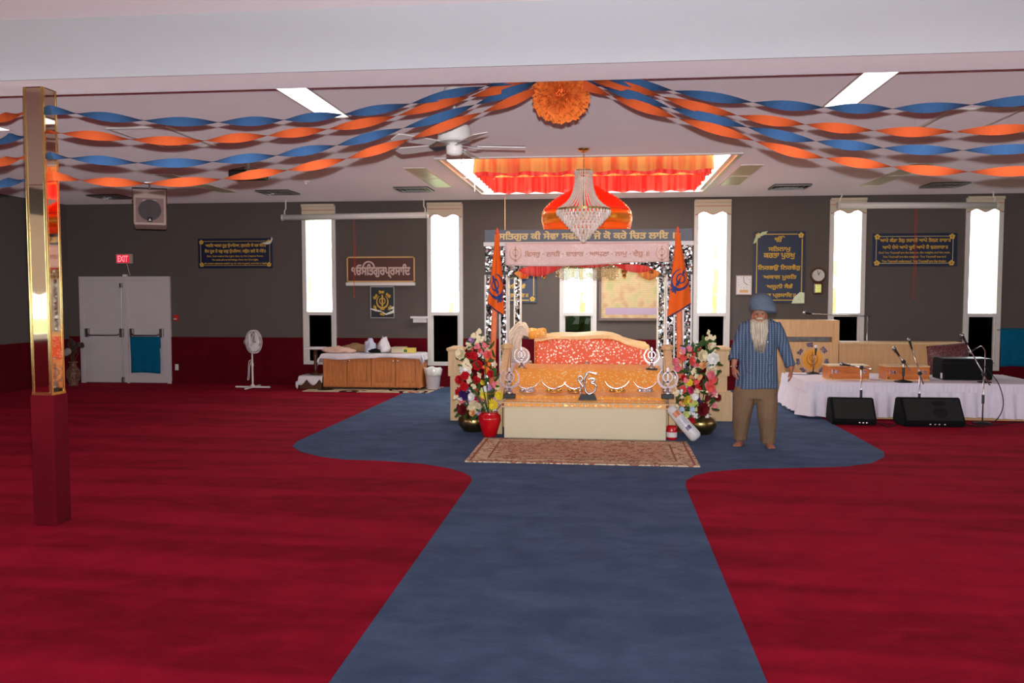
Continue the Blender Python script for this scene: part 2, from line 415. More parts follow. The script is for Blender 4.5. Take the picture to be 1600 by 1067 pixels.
M_emb_red = embroidered('orange_red_embroidered_silk', S(240, 92, 34), S(252, 232, 205), 5.0)
M_emb_gold = embroidered('amber_embroidered_silk', S(252, 168, 60), S(255, 226, 160), 4.5)
M_emb_pale = embroidered('pale_gold_embroidered_cloth', S(252, 204, 140), S(255, 242, 226), 10.0)
M_drape = embroidered('pink_white_sequinned_cloth', S(222, 188, 182), S(238, 216, 208), 14.0)

def persian():
    m, t, b = base('persian_rug_pile', S(200, 170, 140), 0.95, 0, 0.1)
    tc = t.a('ShaderNodeTexCoord'); sx = t.a('ShaderNodeSeparateXYZ', i_0=tc.outputs['Object'])
    ax = t.a('ShaderNodeMath', operation='ABSOLUTE', i_0=sx.outputs[0]); ay = t.a('ShaderNodeMath', operation='ABSOLUTE', i_0=sx.outputs[1])
    dx = t.a('ShaderNodeMath', operation='SUBTRACT', i_0=1.20, i_1=ax.outputs[0]); dy = t.a('ShaderNodeMath', operation='SUBTRACT', i_0=0.72, i_1=ay.outputs[0])
    d = t.a('ShaderNodeMath', operation='MINIMUM', i_0=dx.outputs[0], i_1=dy.outputs[0])
    field = ramp(t, d.outputs[0], [(0.0, S(224, 202, 174)), (0.035, S(164, 100, 84)), (0.06, S(222, 198, 168)), (0.20, S(222, 198, 168)), (0.205, S(158, 96, 82)), (0.23, S(216, 190, 160)), (0.27, S(206, 168, 142))], 'CONSTANT')
    v = t.a('ShaderNodeTexVoronoi', i_Vector=tc.outputs['Object'], i_Scale=9.0); v.feature = 'F1'
    n = t.a('ShaderNodeTexNoise', i_Vector=tc.outputs['Object'], i_Scale=11.0, i_Detail=2.0, i_Distortion=1.2)
    r1 = t.a('ShaderNodeMath', operation='COMPARE', i_0=v.outputs['Distance'], i_1=0.30, i_2=0.065)
    r2 = t.a('ShaderNodeMath', operation='COMPARE', i_0=n.outputs[0], i_1=0.5, i_2=0.026)
    a1 = t.a('ShaderNodeMix', data_type='RGBA', i_0=r1.outputs[0]); t.link(field, a1.inputs[6]); a1.inputs[7].default_value = S(166, 96, 80)
    a2 = t.a('ShaderNodeMix', data_type='RGBA', i_0=r2.outputs[0]); t.link(a1.outputs[2], a2.inputs[6]); a2.inputs[7].default_value = S(150, 122, 100)
    t.link(a2.outputs[2], b.inputs['Base Color']); return m
M_rug = persian()

def swirl_rug():
    m, t, b = base('cream_swirl_rug_pile', S(205, 188, 160), 0.95, 0, 0.1)
    tc = t.a('ShaderNodeTexCoord')
    v = t.a('ShaderNodeTexVoronoi', i_Vector=tc.outputs['Object'], i_Scale=1.5)
    r1 = t.a('ShaderNodeMath', operation='COMPARE', i_0=v.outputs['Distance'], i_1=0.36, i_2=0.045)
    r2 = t.a('ShaderNodeMath', operation='COMPARE', i_0=v.outputs['Distance'], i_1=0.18, i_2=0.03)
    a1 = t.a('ShaderNodeMix', data_type='RGBA', i_0=r1.outputs[0]); a1.inputs[6].default_value = S(205, 188, 160); a1.inputs[7].default_value = S(60, 34, 30)
    a2 = t.a('ShaderNodeMix', data_type='RGBA', i_0=r2.outputs[0]); t.link(a1.outputs[2], a2.inputs[6]); a2.inputs[7].default_value = S(176, 70, 52)
    t.link(a2.outputs[2], b.inputs['Base Color']); return m
M_swirl = swirl_rug()

def emit(name, col, st):
    m = bpy.data.materials.new(name); m.use_nodes = True; t = NT(m); t.n.remove(t.n['Principled BSDF'])
    e = t.a('ShaderNodeEmission'); e.inputs[0].default_value = col; e.inputs[1].default_value = st
    t.link(e.outputs[0], t.n['Material Output'].inputs[0]); return m
M_lit = emit('lit_fluorescent_lens', (1.0, 0.99, 0.97, 1), 2.6)
M_box = emit('added_skylight_glow', (1.0, 0.98, 0.95, 1), 11.0)
M_lens = plain('unlit_acrylic_lens', S(226, 226, 200), 0.3, 0, 0.5, var=0.02)

# ------------------------------------------------------------------ setting
YB = 15.7; ZC = 3.48; ZF = 3.69; XL = -10.47; XR = 10.0; YR = -6.0
ZB = 3.27; Y1, Y2 = 5.75, 6.20
fm = MB(); fm.box((XL - .2, YR - .2, -0.15), (XR + .2, YB + .25, 0)); structure(fm.build('floor', M_red))
# blue carpet let into the red one: a path that opens into a cross before the dais
Lp = [(737, 752), (736, 745), (724, 738), (700, 731), (660, 724.5), (600, 720), (540, 718), (500, 713.5), (470, 706), (457, 697.5), (464, 690)]
Rp = [(1071, 760), (1072, 751), (1085, 743), (1110, 737), (1160, 732.5), (1240, 731), (1320, 729), (1362, 723.5), (1382, 714), (1381, 706), (1368, 699)]
pl = [Vector((-1.22, YR, 0))] + [G(*p) for p in Lp] + [Vector((-3.52, 14.3, 0)), Vector((-3.52, YB, 0)), Vector((3.05, YB, 0)), Vector((3.05, 12.1, 0))] + [G(*p) for p in Rp[::-1]] + [Vector((0.735, YR, 0))]
bm = MB(); bm.poly(pl, (0, 0, 0.003)); structure(bm.build('floor_blue_carpet', M_blue))
# ceiling behind the beam, with the opening under the roof light
SX0, SX1, SY0, SY1 = -2.13, 1.63, 10.86, 14.70
cm = MB()
for lo, hi in (((XL, Y2, ZC), (XR, SY0, ZC + .12)), ((XL, SY1, ZC), (XR, YB + .25, ZC + .12)), ((XL, SY0, ZC), (SX0, SY1, ZC + .12)), ((SX1, SY0, ZC), (XR, SY1, ZC + .12))): cm.box(lo, hi)
structure(cm.build('ceiling', M_ceil))
cm = MB(); cm.box((XL, YR, ZF), (XR, Y1, ZF + .12)); structure(cm.build('ceiling_front', M_ceil))
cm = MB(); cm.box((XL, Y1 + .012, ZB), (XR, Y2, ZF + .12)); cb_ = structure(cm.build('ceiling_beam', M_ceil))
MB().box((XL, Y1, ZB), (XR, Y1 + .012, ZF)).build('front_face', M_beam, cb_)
# shaft of the roof light, open to the sky
wl = MB(); T = 0.06; ZT = ZC + 0.62
wl.box((SX0 - T, SY0 - T, ZC + .12), (SX0, SY1 + T, ZT)); wl.box((SX1, SY0 - T, ZC + .12), (SX1 + T, SY1 + T, ZT))
wl.box((SX0, SY0 - T, ZC + .12), (SX1, SY0, ZT)); wl.box((SX0, SY1, ZC + .12), (SX1, SY1 + T, ZT))
structure(wl.build('skylight_shaft', M_white))
tr = MB()
for lo, hi in (((SX0 - .05, SY0 - .05, ZC - .02), (SX0 + .006, SY1 + .05, ZC + .1)), ((SX1 - .006, SY0 - .05, ZC - .02), (SX1 + .05, SY1 + .05, ZC + .1)), ((SX0, SY0 - .05, ZC - .02), (SX1, SY0 + .006, ZC + .1)), ((SX0, SY1 - .006, ZC - .02), (SX1, SY1 + .05, ZC + .1))): tr.box(lo, hi)
structure(tr.build('trim_1', M_white))
for k_, (xa_, xb_) in enumerate(((SX0 + .012, SX0 + .06), (SX1 - .06, SX1 - .012))):  # added glowing panels stand in for stronger daylight down the shaft
    lb = thing('added_glow_panel', 'long added glowing panel inside the roof light, %s side' % ('fan' if k_ == 0 else 'stage'), 'light', ((xa_ + xb_) / 2, (SY0 + SY1) / 2, ZC + .1), 'added glowing panels of the roof light')
    MB().box((xa_, SY0 + .03, ZC + .012), (xb_, SY1 - .03, ZC + .52)).build('housing', M_white, lb)
    xf = xb_ + .002 if k_ == 0 else xa_ - .012
    MB().box((xf, SY0 + .05, ZC + .03), (xf + .01, SY1 - .05, ZC + .50)).build('added_glow_sheet', M_box, lb)
gl = MB(); gl.box((SX0, SY0, ZT - .03), (SX1, SY1, ZT - .015)); structure(gl.build('skylight_glass', M_glass))
portal('roof_light_portal', ((SX0 + SX1) / 2, (SY0 + SY1) / 2, ZT + .05), (0, 0, 0), SX1 - SX0, SY1 - SY0)

# back wall with six tall windows
WIN = [(-5.69, -5.08), (-3.28, -2.65), (-0.81, -0.17), (1.61, 2.22), (3.97, 4.55), (6.26, 6.84)]
ZS, ZM, ZTOP = 0.42, 1.37, 3.38
wb = MB(); xs = [XL - .2] + [x for w_ in WIN for x in w_] + [XR + .2]
for i in range(0, len(xs), 2): wb.box((xs[i], YB, 0), (xs[i + 1], YB + .2, ZC))
for a, b_ in WIN: wb.box((a, YB, 0), (b_, YB + .2, ZS)); wb.box((a, YB, ZTOP), (b_, YB + .2, ZC))
structure(wb.build('wall_back', M_wall))
wn = MB(); ws = [XL] + [x for w_ in WIN for x in w_] + [XR]
DOORX = (P(130, 450, YB).x, P(262, 450, YB).x)
segs = [(XL, DOORX[0] - .06), (DOORX[1] + .06, WIN[0][0])] + [(ws[i], ws[i + 1]) for i in range(2, len(ws), 2)]
for a, b_ in segs: wn.box((a, YB - .015, 0), (b_, YB, 0.91))
for a, b_ in WIN: wn.box((a, YB - .015, 0), (b_, YB, ZS))
structure(wn.build('wall_back_carpet', M_wains))
names = ['first', 'second', 'third', 'fourth', 'fifth', 'sixth']
for i, (a, b_) in enumerate(WIN):
    f = MB(); y0, y1 = YB - .03, YB + .12; e = 0.055
    f.box((a - .02, y0, ZS - .02), (a + e, y1, ZTOP + .03)); f.box((b_ - e, y0, ZS - .02), (b_ + .02, y1, ZTOP + .03))
    f.box((a + e, y0, ZS - .02), (b_ - e, y1, ZS + .05)); f.box((a + e, y0, ZTOP - .05), (b_ - e, y1, ZTOP + .03)); f.box((a + e, y0, ZM - .03), (b_ - e, y1, ZM + .03))
    f.box((a + e, y0 + .03, ZS + .05), (a + e + .03, y1 - .03, ZM - .03)); f.box((b_ - e - .03, y0 + .03, ZS + .05), (b_ - e, y1 - .03, ZM - .03))
    fo = structure(f.build('window_%d' % (i + 1), M_frame))
    MB().box((a + e, YB + .05, ZM + .03), (b_ - e, YB + .06, ZTOP - .05)).build('upper_pane', M_glass, fo)
    MB().box((a + e, YB + .04, ZS + .05), (b_ - e, YB + .05, ZM - .03)).build('lower_pane', M_tint if i == 2 else M_dark, fo)
    portal('window_portal', ((a + b_) / 2, YB + .19, (ZM + ZTOP) / 2), (-PI / 2, 0, 0), b_ - a, ZTOP - ZM)
# side and rear walls, with the windows that light the near half of the hall
def holed_wall(name, axis, pos, th, lo, hi, zt, holes, m):
    mb = MB(); cur = lo
    def bx(a, b_, z0, z1):
        if axis == 'X': mb.box((pos, a, z0), (pos + th, b_, z1))
        else: mb.box((a, pos, z0), (b_, pos + th, z1))
    for (a, b_, z0, z1) in holes:
        bx(cur, a, 0, zt); bx(a, b_, 0, z0); bx(a, b_, z1, zt); cur = b_
    bx(cur, hi, 0, zt); return structure(mb.build(name, m))
LH = [(-5.5, -4.4, 0.95, 3.1), (-3.5, -2.3, 0.95, 3.1), (0.2, 1.4, 0.95, 3.1), (3.0, 4.2, 0.95, 3.1)]
RH = [(-4.6, -3.4, 0.95, 3.1), (-1.6, -0.4, 0.95, 3.1), (1.0, 2.2, 0.95, 3.1), (4.0, 5.2, 0.95, 3.1), (8.0, 9.2, .95, 3.1)]
BH = [(-8.6, -6.6, 0.95, 3.1), (-4.6, -2.6, 0.95, 3.1), (2.6, 4.6, 0.95, 3.1), (6.6, 8.6, 0.95, 3.1)]
holed_wall('wall_left', 'X', XL - .2, .2, YR - .2, YB + .2, ZF + .12, LH, M_wallside)
holed_wall('wall_right', 'X', XR, .2, YR - .2, YB + .2, ZF + .12, RH, M_wallside)
holed_wall('wall_rear', 'Y', YR - .2, .2, XL, XR, ZF + .12, BH, M_wallside)
wm = MB()
wm.box((XL, YR, 0), (XL + .012, YB, .86)); wm.box((XR - .012, YR, 0), (XR, YB, .86)); wm.box((XL, YR, 0), (XR, YR + .012, .86))
structure(wm.build('wall_side_carpet', M_wains))
wi = 7
for side, holes in (('L', LH), ('R', RH), ('B', BH)):
    for (a, b_, z0, z1) in holes:
        f = MB(); e = .06
        def fb(u0, u1, q0, q1, mb, d0=-.03, d1=.10):
            if side == 'L': mb.box((XL - d1, u0, q0), (XL - d0, u1, q1))
            elif side == 'R': mb.box((XR + d0, u0, q0), (XR + d1, u1, q1))
            else: mb.box((u0, YR - d1, q0), (u1, YR - d0, q1))
        fb(a - .02, a + e, z0 - .05, z1 + .05, f); fb(b_ - e, b_ + .02, z0 - .05, z1 + .05, f); fb(a + e, b_ - e, z0 - .05, z0 + .05, f); fb(a + e, b_ - e, z1 - .05, z1 + .05, f)
        fb(a + e, b_ - e, 1.98, 2.03, f)
        fo = structure(f.build('window_%d' % wi, M_frame)); wi += 1
        g = MB(); fb(a + e, b_ - e, z0 + .05, z1 - .05, g, .04, .05); g.build('pane', M_glass, fo)
        c = (a + b_) / 2; z = (z0 + z1) / 2
        if side == 'L': portal('window_portal', (XL - .19, c, z), (0, -PI / 2, 0), z1 - z0, b_ - a)
        elif side == 'R': portal('window_portal', (XR + .19, c, z), (0, PI / 2, 0), z1 - z0, b_ - a)
        else: portal('window_portal', (c, YR - .19, z), (PI / 2, 0, 0), b_ - a, z1 - z0)
bl_ = MB(); n_ = 18; bl_.poly([(XL + .035, -3.52, 3.2)] + [(XL + .035, -3.52 + 1.24 * k / n_, 1.74 - .035 * math.cos(k / n_ * 4 * PI)) for k in range(n_ + 1)] + [(XL + .035, -2.28, 3.2)], (.006, 0, 0))
tag(bl_.build('roller_blind', M_valance), 'beige scalloped blind over the side window that the column mirror reflects', 'blind')
# outdoors
lw = MB(); lw.box((-60, -60, -.6), (60, 60, -.4)); structure(lw.build('ground_outside', plain('lawn', S(96, 120, 60), 0.95, var=0.2, scale=2)))
# double door
dx0, dx1 = DOORX; dm = (dx0 + dx1) / 2 + .05; ZD = 2.02
d = MB(); d.box((dx0 - .06, YB - .05, 0), (dx0 + .02, YB, ZD + .06)); d.box((dx1 - .02, YB - .05, 0), (dx1 + .06, YB, ZD + .06)); d.box((dx0 + .02, YB - .05, ZD - .02), (dx1 - .02, YB, ZD + .06))
do = structure(d.build('door_1', M_door))
for k, (a, b_) in enumerate(((dx0 + .022, dm - .02), (dm + .02, dx1 - .022))):
    lf = MB().box((a, YB - .035, .015), (b_, YB - .001, ZD - .022)).build('door_leaf', M_door, do)
    bar = MB(); zb = .97
    bar.box((a + .05, YB - .10, zb - .07), (a + .12, YB - .035, zb + .1), bev=.01); bar.box((b_ - .12, YB - .10, zb - .07), (b_ - .05, YB - .035, zb + .1), bev=.01)
    bar.tube([(a + .09, YB - .09, zb), (a + .16, YB - .13, zb - .03), (b_ - .16, YB - .13, zb - .03), (b_ - .09, YB - .09, zb)], .014, 8)
    bar.build('panic_bar', M_steel, lf)
rod = MB(); rod.tube([(dm - .1, YB - .06, .06), (dm - .1, YB - .06, ZD - .12)], .009); rod.box((dm - .125, YB - .085, ZD - .16), (dm - .075, YB - .035, ZD - .07), bev=.01); rod.box((dm - .125, YB - .085, .02), (dm - .075, YB - .035, .12), bev=.01)
rod.build('vertical_rod', M_steel, do)
MB().box((dm - .019, YB - .06, .0), (dm + .019, YB - .03, ZD - .02)).build('centre_post', M_door, do)
MB().box((dm - .05, YB - .09, ZD + .06), (dm + .03, YB - .02, ZD + .10), bev=.008).build('door_sensor', M_white, do)
bs = MB()
for x0_, x1_ in ((XL, dx0 - .06), (dx1 + .06, XR)): bs.box((x0_, YB - .03, 0), (x1_, YB - .015, .06))
structure(bs.build('baseboard_back', M_wains))

# ------------------------------------------------------------------ mirrored column
cx0, cx1, cy0, cy1 = -4.27, -4.11, 5.93, 6.09
pil = thing('column', 'square column faced with bronze mirror and brass corners above a red carpeted base', 'column', ((cx0 + cx1) / 2, (cy0 + cy1) / 2, 0))
zb = 1.00
MB().box((cx0 + .012, cy0 + .012, zb), (cx1 - .012, cy1 - .012, ZB)).build('core', M_dkwood, pil)
for z0, z1 in ((zb + .01, 2.548), (2.556, ZB - .01)):
    MB().box((cx0 + .02, cy0 + .004, z0), (cx1 - .02, cy0 + .012, z1)).build('mirror_panel', M_mirror, pil)
MB().box((cx1 - .012, cy0 + .02, zb + .01), (cx1 - .004, cy1 - .02, ZB - .01)).build('mirror_panel', M_mirror, pil)
MB().box((cx0 + .02, cy1 - .012, zb + .01), (cx1 - .02, cy1 - .004, ZB - .01)).build('mirror_panel', M_mirror, pil)
MB().box((cx0 + .004, cy0 + .02, zb + .01), (cx0 + .012, cy1 - .02, ZB - .01)).build('mirror_panel', M_mirror, pil)
for x in (cx0, cx1 - .022):
    for y in (cy0, cy1 - .022): MB().box((x, y, zb), (x + .022, y + .022, ZB - .002), bev=.004).build('corner_trim', M_brass, pil)
MB().box((cx0 - .002, cy0 - .002, zb - .012), (cx1 + .002, cy1 + .002, zb + .008)).build('base_trim', M_brass, pil)
MB().box((cx0 - .012, cy0 - .012, .0), (cx1 + .012, cy1 + .012, zb - .012), bev=.012).build('carpeted_base', M_wains, pil)

# the matching column out of frame on the other side carries the far ends of the streamers
q0, q1 = 3.63, 3.79
pir = thing('column', 'square mirrored column at the far end of the streamers beside the stage', 'column', ((q0 + q1) / 2, 6.01, 0))
MB().box((q0, 5.93, zb), (q1, 6.09, ZB - .002)).build('mirror_panel', M_mirror, pir)
MB().box((q0 - .012, 5.918, 0), (q1 + .012, 6.102, zb), bev=.012).build('carpeted_base', M_wains, pir)

# ------------------------------------------------------------------ streamers
def streamer(pts, ya, yb, m, phase, label, group, width=0.068, pitch=0.50):
    n = len(pts); raw = []
    for i, (px, py) in enumerate(pts): raw.append(P(px, py, ya + (yb - ya) * i / (n - 1)))
    path = spline(raw, 22); mb = MB(); L = 0; prev = None; rows = []
    for i, p in enumerate(path):
        t = (path[min(i + 1, len(path) - 1)] - path[max(i - 1, 0)]).normalized()
        if i: L += (p - path[i - 1]).length
        up = Vector((0, 0, 1)); a = (up - t * up.dot(t)).normalized(); b_ = t.cross(a)
        ang = phase + PI * L / pitch + 0.25 * math.sin(L * 3.1 + phase)
        wv = a * math.cos(ang) + b_ * math.sin(ang)
        rows.append([mb.v(p + wv * (width * (k / 2 - 0.5))) for k in range(3)])
    for A, B in zip(rows, rows[1:]):
        for k in range(2): mb.bm.faces.new((A[k], A[k + 1], B[k + 1], B[k]))
    o = mb.build('streamer', m, smooth=True); return tag(o, label, 'streamer', group)
GS = 'twisted crepe streamers under the beam'
LS = [([(75, 171), (130, 178), (200, 186), (280, 190), (380, 190), (480, 184), (600, 170), (700, 148), (780, 130), (850, 114)], M_bluepaper, 0.2, 'topmost blue streamer from mirrored column to pompom'),
      ([(76, 206), (150, 212), (215, 218), (300, 220), (400, 213), (500, 203), (590, 188), (680, 165), (760, 145), (850, 121)], M_orange, 0.9, 'upper orange streamer from mirrored column to pompom, second from top'),
      ([(77, 243), (140, 249), (220, 254), (300, 254), (380, 248), (450, 240), (530, 226), (600, 208), (680, 186), (760, 157), (850, 124)], M_bluepaper, 0.5, 'lower blue streamer from mirrored column to pompom, third from top'),
      ([(78, 274), (150, 283), (240, 286), (320, 282), (400, 272), (500, 257), (590, 234), (660, 210), (720, 188), (800, 158), (855, 132)], M_orange, 0.0, 'lowest orange streamer from mirrored column to pompom')]
for pts, m, ph, lb in LS: streamer(pts, 6.02, 6.30, m, ph, lb, GS)
RS = [([(900, 115), (980, 128), (1060, 143), (1160, 158), (1260, 167), (1360, 170), (1440, 169), (1520, 164), (1600, 157), (1700, 148), (1752, 143), (1834, 136)], M_bluepaper, 0.3, 'topmost blue streamer running from pompom over the stage side'),
      ([(905, 121), (1000, 141), (1090, 167), (1180, 185), (1280, 197), (1380, 205), (1480, 206), (1560, 203), (1640, 197), (1752, 186), (1834, 176)], M_orange, 1.0, 'upper orange streamer from pompom over the stage side, second from top'),
      ([(910, 126), (990, 150), (1060, 172), (1160, 197), (1250, 217), (1360, 230), (1470, 235), (1560, 234), (1650, 229), (1752, 219), (1834, 210)], M_bluepaper, 0.6, 'lower blue streamer from pompom over the stage side, third from top'),
      ([(910, 132), (970, 155), (1050, 182), (1140, 208), (1250, 240), (1370, 258), (1480, 268), (1600, 267), (1752, 256), (1834, 246)], M_orange, 0.1, 'lowest orange streamer from pompom over the stage side')]
for pts, m, ph, lb in RS: streamer(pts, 6.30, 6.02, m, ph, lb, GS)
WS = [([(40, 174), (18, 180), (-10, 186), (-120, 196), (-260, 190)], M_orange, 0.4, 'topmost orange streamer on the side-wall side of the mirrored column'),
      ([(41, 212), (20, 214), (-10, 222), (-120, 232), (-260, 226)], M_bluepaper, 0.8, 'upper blue streamer on the side-wall side of the mirrored column'),
      ([(42, 243), (20, 248), (-10, 255), (-120, 264), (-260, 258)], M_orange, 0.3, 'lower orange streamer on the side-wall side of the mirrored column'),
      ([(43, 279), (20, 283), (-10, 288), (-120, 296), (-260, 290)], M_bluepaper, 0.6, 'lowest blue streamer on the side-wall side of the mirrored column')]
for pts, m, ph, lb in WS: streamer(pts, 6.03, 6.5, m, ph, lb, GS)

# tissue pompom on the beam
pc = P(876, 147, 6.40)
pm = MB()
pm.ball(pc, .135, 3)
for i in range(620):
    z = 1 - 2 * (i + .5) / 620; a = i * 2.399963; r = math.sqrt(1 - z * z)
    d_ = Vector((r * math.cos(a), r * math.sin(a), z)); u = d_.orthogonal().normalized(); u = (Matrix.Rotation(random.uniform(0, 6.28), 3, d_) @ u); v_ = d_.cross(u)
    L = 0.20 + random.uniform(-.035, .018); wd = random.uniform(.026, .045); ph = random.uniform(0, 6)
    def pf(s, t, d_=d_, u=u, v_=v_, L=L, wd=wd, ph=ph):
        x = (s - .5) * 2
        rr = 0.05 + (L - .05) * t
        return pc + d_ * (rr + .014 * math.sin(x * 5 + ph) * t) + u * x * wd * (0.25 + t) + v_ * (0.024 * t * math.sin(x * 3.2 + ph) + .02 * t * t * math.cos(ph * 3))
    pm.grid(pf, 4, 3)
tag(pm.build('pompom', plain('orange_tissue', S(246, 132, 58), .85, 0, .2, var=.06, scale=40)), 'big orange tissue pompom where the streamers meet under the beam', 'pompom')

# ------------------------------------------------------------------ ceiling fittings
def ceiling_light(x0, x1, y0, y1, lit, label, group):
    t = thing('ceiling_light', label, 'ceiling light', ((x0 + x1) / 2, (y0 + y1) / 2, ZC), group)
    f = MB(); e = .014
    f.box((x0 - e, y0 - e, ZC - .012), (x0, y1 + e, ZC)); f.box((x1, y0 - e, ZC - .012), (x1 + e, y1 + e, ZC)); f.box((x0, y0 - e, ZC - .012), (x1, y0, ZC)); f.box((x0, y1, ZC - .012), (x1, y1 + e, ZC))
    f.build('frame', M_white, t)
    MB().box((x0, y0, ZC - .008), (x1, y1, ZC - .001)).build('lens', M_lit if lit else M_lens, t)
    return t
GL = 'fluorescent ceiling lights'
ceiling_light(-2.76, -2.50, 6.98, 8.20, True, 'lit ceiling light beyond the white fan, above the streamers toward the column', GL)
ceiling_light(-2.76, -2.50, 6.27, 6.955, True, 'lit ceiling light mostly hidden by the beam, fan side', GL)
ceiling_light(2.00, 2.26, 7.0, 8.22, True, 'lit ceiling light over the stage side streamers', GL)
ceiling_light(2.00, 2.26, 6.27, 6.975, True, 'lit ceiling light mostly hidden by the beam, stage side', GL)
ceiling_light(-6.55, -6.25, 7.25, 8.47, True, 'lit ceiling light beside the mirrored column at the picture edge', GL)
for x, ya, yb, lb in ((-2.62, 11.62, 13.75, 'behind the white ceiling fan'), (1.96, 11.84, 14.0, 'beside the roof light, stage side'), (4.2, 11.95, 14.3, 'above the rolled screen by the stage'), (-6.4, 11.85, 14.1, 'above the hanging speaker')):
    mid = (ya + yb) / 2
    ceiling_light(x - .14, x + .14, ya, mid - .02, False, 'unlit ceiling light ' + lb + ', nearer of two', GL)
    ceiling_light(x - .14, x + .14, mid + .02, yb, False, 'unlit ceiling light ' + lb + ', farther of two', GL)
def vent(x, y, label):
    t = thing('ceiling_vent', label, 'ceiling vent', (x, y, ZC), 'square air vents in the ceiling')
    f = MB()
    for k in range(4):
        r = .29 - k * .07; e = .022; z = ZC - .028 + k * .006
        f.box((x - r, y - r, z), (x - r + e, y + r, z + .012)); f.box((x + r - e, y - r, z), (x + r, y + r, z + .012)); f.box((x - r + e, y - r, z), (x + r - e, y - r + e, z + .012)); f.box((x - r + e, y + r - e, z), (x + r - e, y + r, z + .012))
    f.build('louvre', M_steel, t)
    MB().box((x - .29, y - .29, ZC - .006), (x + .29, y + .29, ZC - .001)).build('duct_opening', M_black, t)
for x, y, lb in ((-5.55, 14.1, 'over the rolled screen end nearest the door'), (-3.15, 13.95, 'near the unlit lights behind the fan'), (2.95, 14.25, 'above the tall navy scripture board'), (5.35, 14.3, 'above the wide navy sign by the stage'), (-8.75, 14.4, 'nearest the side wall beyond the column')):
    vent(x, y, 'dark square ceiling vent ' + lb)
def hatch(x0, x1, y0, y1, label):
    t = thing('access_panel', label, 'access panel', ((x0 + x1) / 2, (y0 + y1) / 2, ZC), 'ceiling access panels')
    MB().box((x0, y0, ZC - .012), (x1, y1, ZC - .001)).build('panel', M_ceil, t)
    f = MB(); e = .03
    f.box((x0 - e, y0 - e, ZC - .022), (x0, y1 + e, ZC)); f.box((x1, y0 - e, ZC - .022), (x1 + e, y1 + e, ZC)); f.box((x0, y0 - e, ZC - .022), (x1, y0, ZC)); f.box((x0, y1, ZC - .022), (x1, y1 + e, ZC)); f.build('frame', M_white, t)
hatch(-5.15, -4.55, 8.5, 9.6, 'framed ceiling access panel above the streamers near the column')
hatch(3.25, 3.85, 8.5, 9.6, 'framed ceiling access panel above the streamers on the stage side')
s_ = MB(); s_.lathe([(.06, 0), (.055, -.015), (.02, -.02), (.015, -.05), (.03, -.052), (.03, -.057)], G(478, 283, ZC), 16)
tag(s_.build('smoke_detector', M_white, smooth=True), 'small round white detector on ceiling above the rolled screen', 'smoke detector')
# projector hanging from the ceiling
pj = G(388, 250, ZC); pj = Vector((pj.x, pj.y, ZC)); t = thing('projector', 'dark projector hanging under the ceiling behind the lowest streamers', 'projector', pj)
MB().tube([pj, pj - Vector((0, 0, .14))], .022).build('mount_pole', M_white, t)
MB().box(pj + Vector((-.21, -.15, -.25)), pj + Vector((.21, .15, -.14)), bev=.02).build('body', M_black, t)
MB().lathe([(.05, 0), (.055, .05), (.045, .055), (.02, .05)], pj + Vector((.1, -.15, -.195)), 16, Rx(PI / 2)).build('lens', M_steel, t)
mm = MB()
for a, b_ in (((-.18, -.12), (-.05, 0)), ((.18, -.12), (.05, 0)), ((-.18, .12), (-.05, 0)), ((.18, .12), (.05, 0))): mm.tube([pj + Vector((a[0], a[1], -.14)), pj + Vector((b_[0], b_[1], -.09))], .008, 6)
mm.build('bracket', M_steel, t)

# hanging loudspeaker
hs = P(234, 325, 12.6); zt = hs.z
t = thing('loudspeaker', 'beige loudspeaker hung from the ceiling above the exit sign', 'loudspeaker', (hs.x, 12.6, zt))
b_ = MB(); b_.box((hs.x - .235, 12.6, zt - .29), (hs.x + .235, 12.92, zt + .27), Rx(math.radians(-9)), (hs.x, 12.75, zt), bev=.03); b_.build('cabinet', M_beige, t)
RM = Rx(math.radians(-9)); pv = Vector((hs.x, 12.75, zt))
def onf(x, z, y=12.598): return pv + RM @ (Vector((x + hs.x, y, z + zt)) - pv)
g_ = MB(); g_.poly([onf(a, c) for a, c in ((-.2, -.255), (.2, -.255), (.2, .13), (-.2, .13))], RM @ Vector((0, -.006, 0))); g_.build('grille', plain('mauve_grille_cloth', S(150, 122, 118), .9, var=.08, scale=90), t)
r_ = MB(); r_.poly([onf(x, z - .06, 12.588) for x, z in arc((0, 0), .165, 0, 2 * PI * 31 / 32, 31)], RM @ Vector((0, -.008, 0))); r_.build('woofer', plain('dark_cone', S(84, 74, 76), .8, var=.05), t)
lg = MB(); lettering(lg, 'PEAVEY', 0, 0, 0, .20, .035)
for v in lg.bm.verts: v.co = onf(v.co.x, v.co.z + .085, 12.586 + v.co.y)
lg.build('lettering', M_white, t)
k_ = MB(); k_.poly([onf(a, c, 12.586) for a, c in ((-.035, -.245), (.035, -.245), (.035, -.17), (-.035, -.17))], RM @ Vector((0, -.006, 0))); em = k_.build('badge', M_black, t)
k2 = MB(); k2.poly([onf(a, c, 12.579) for a, c in ((-.022, -.23), (.022, -.23), (0, -.19))], RM @ Vector((0, -.003, 0))); k2.build('triangle_mark', M_white, em)
h_ = MB(); h_.tube([(hs.x, 12.75, ZC), (hs.x, 12.75, zt + .3), ], .016); h_.box((hs.x - .07, 12.68, ZC - .02), (hs.x + .07, 12.82, ZC)); h_.tube([(hs.x - .25, 12.75, zt + .08), (hs.x - .25, 12.75, zt + .32), (hs.x + .25, 12.75, zt + .32), (hs.x + .25, 12.75, zt + .08)], .011, 6)
h_.build('mounting_bracket', M_steel, t); t.rotation_euler = (0, 0, .48)

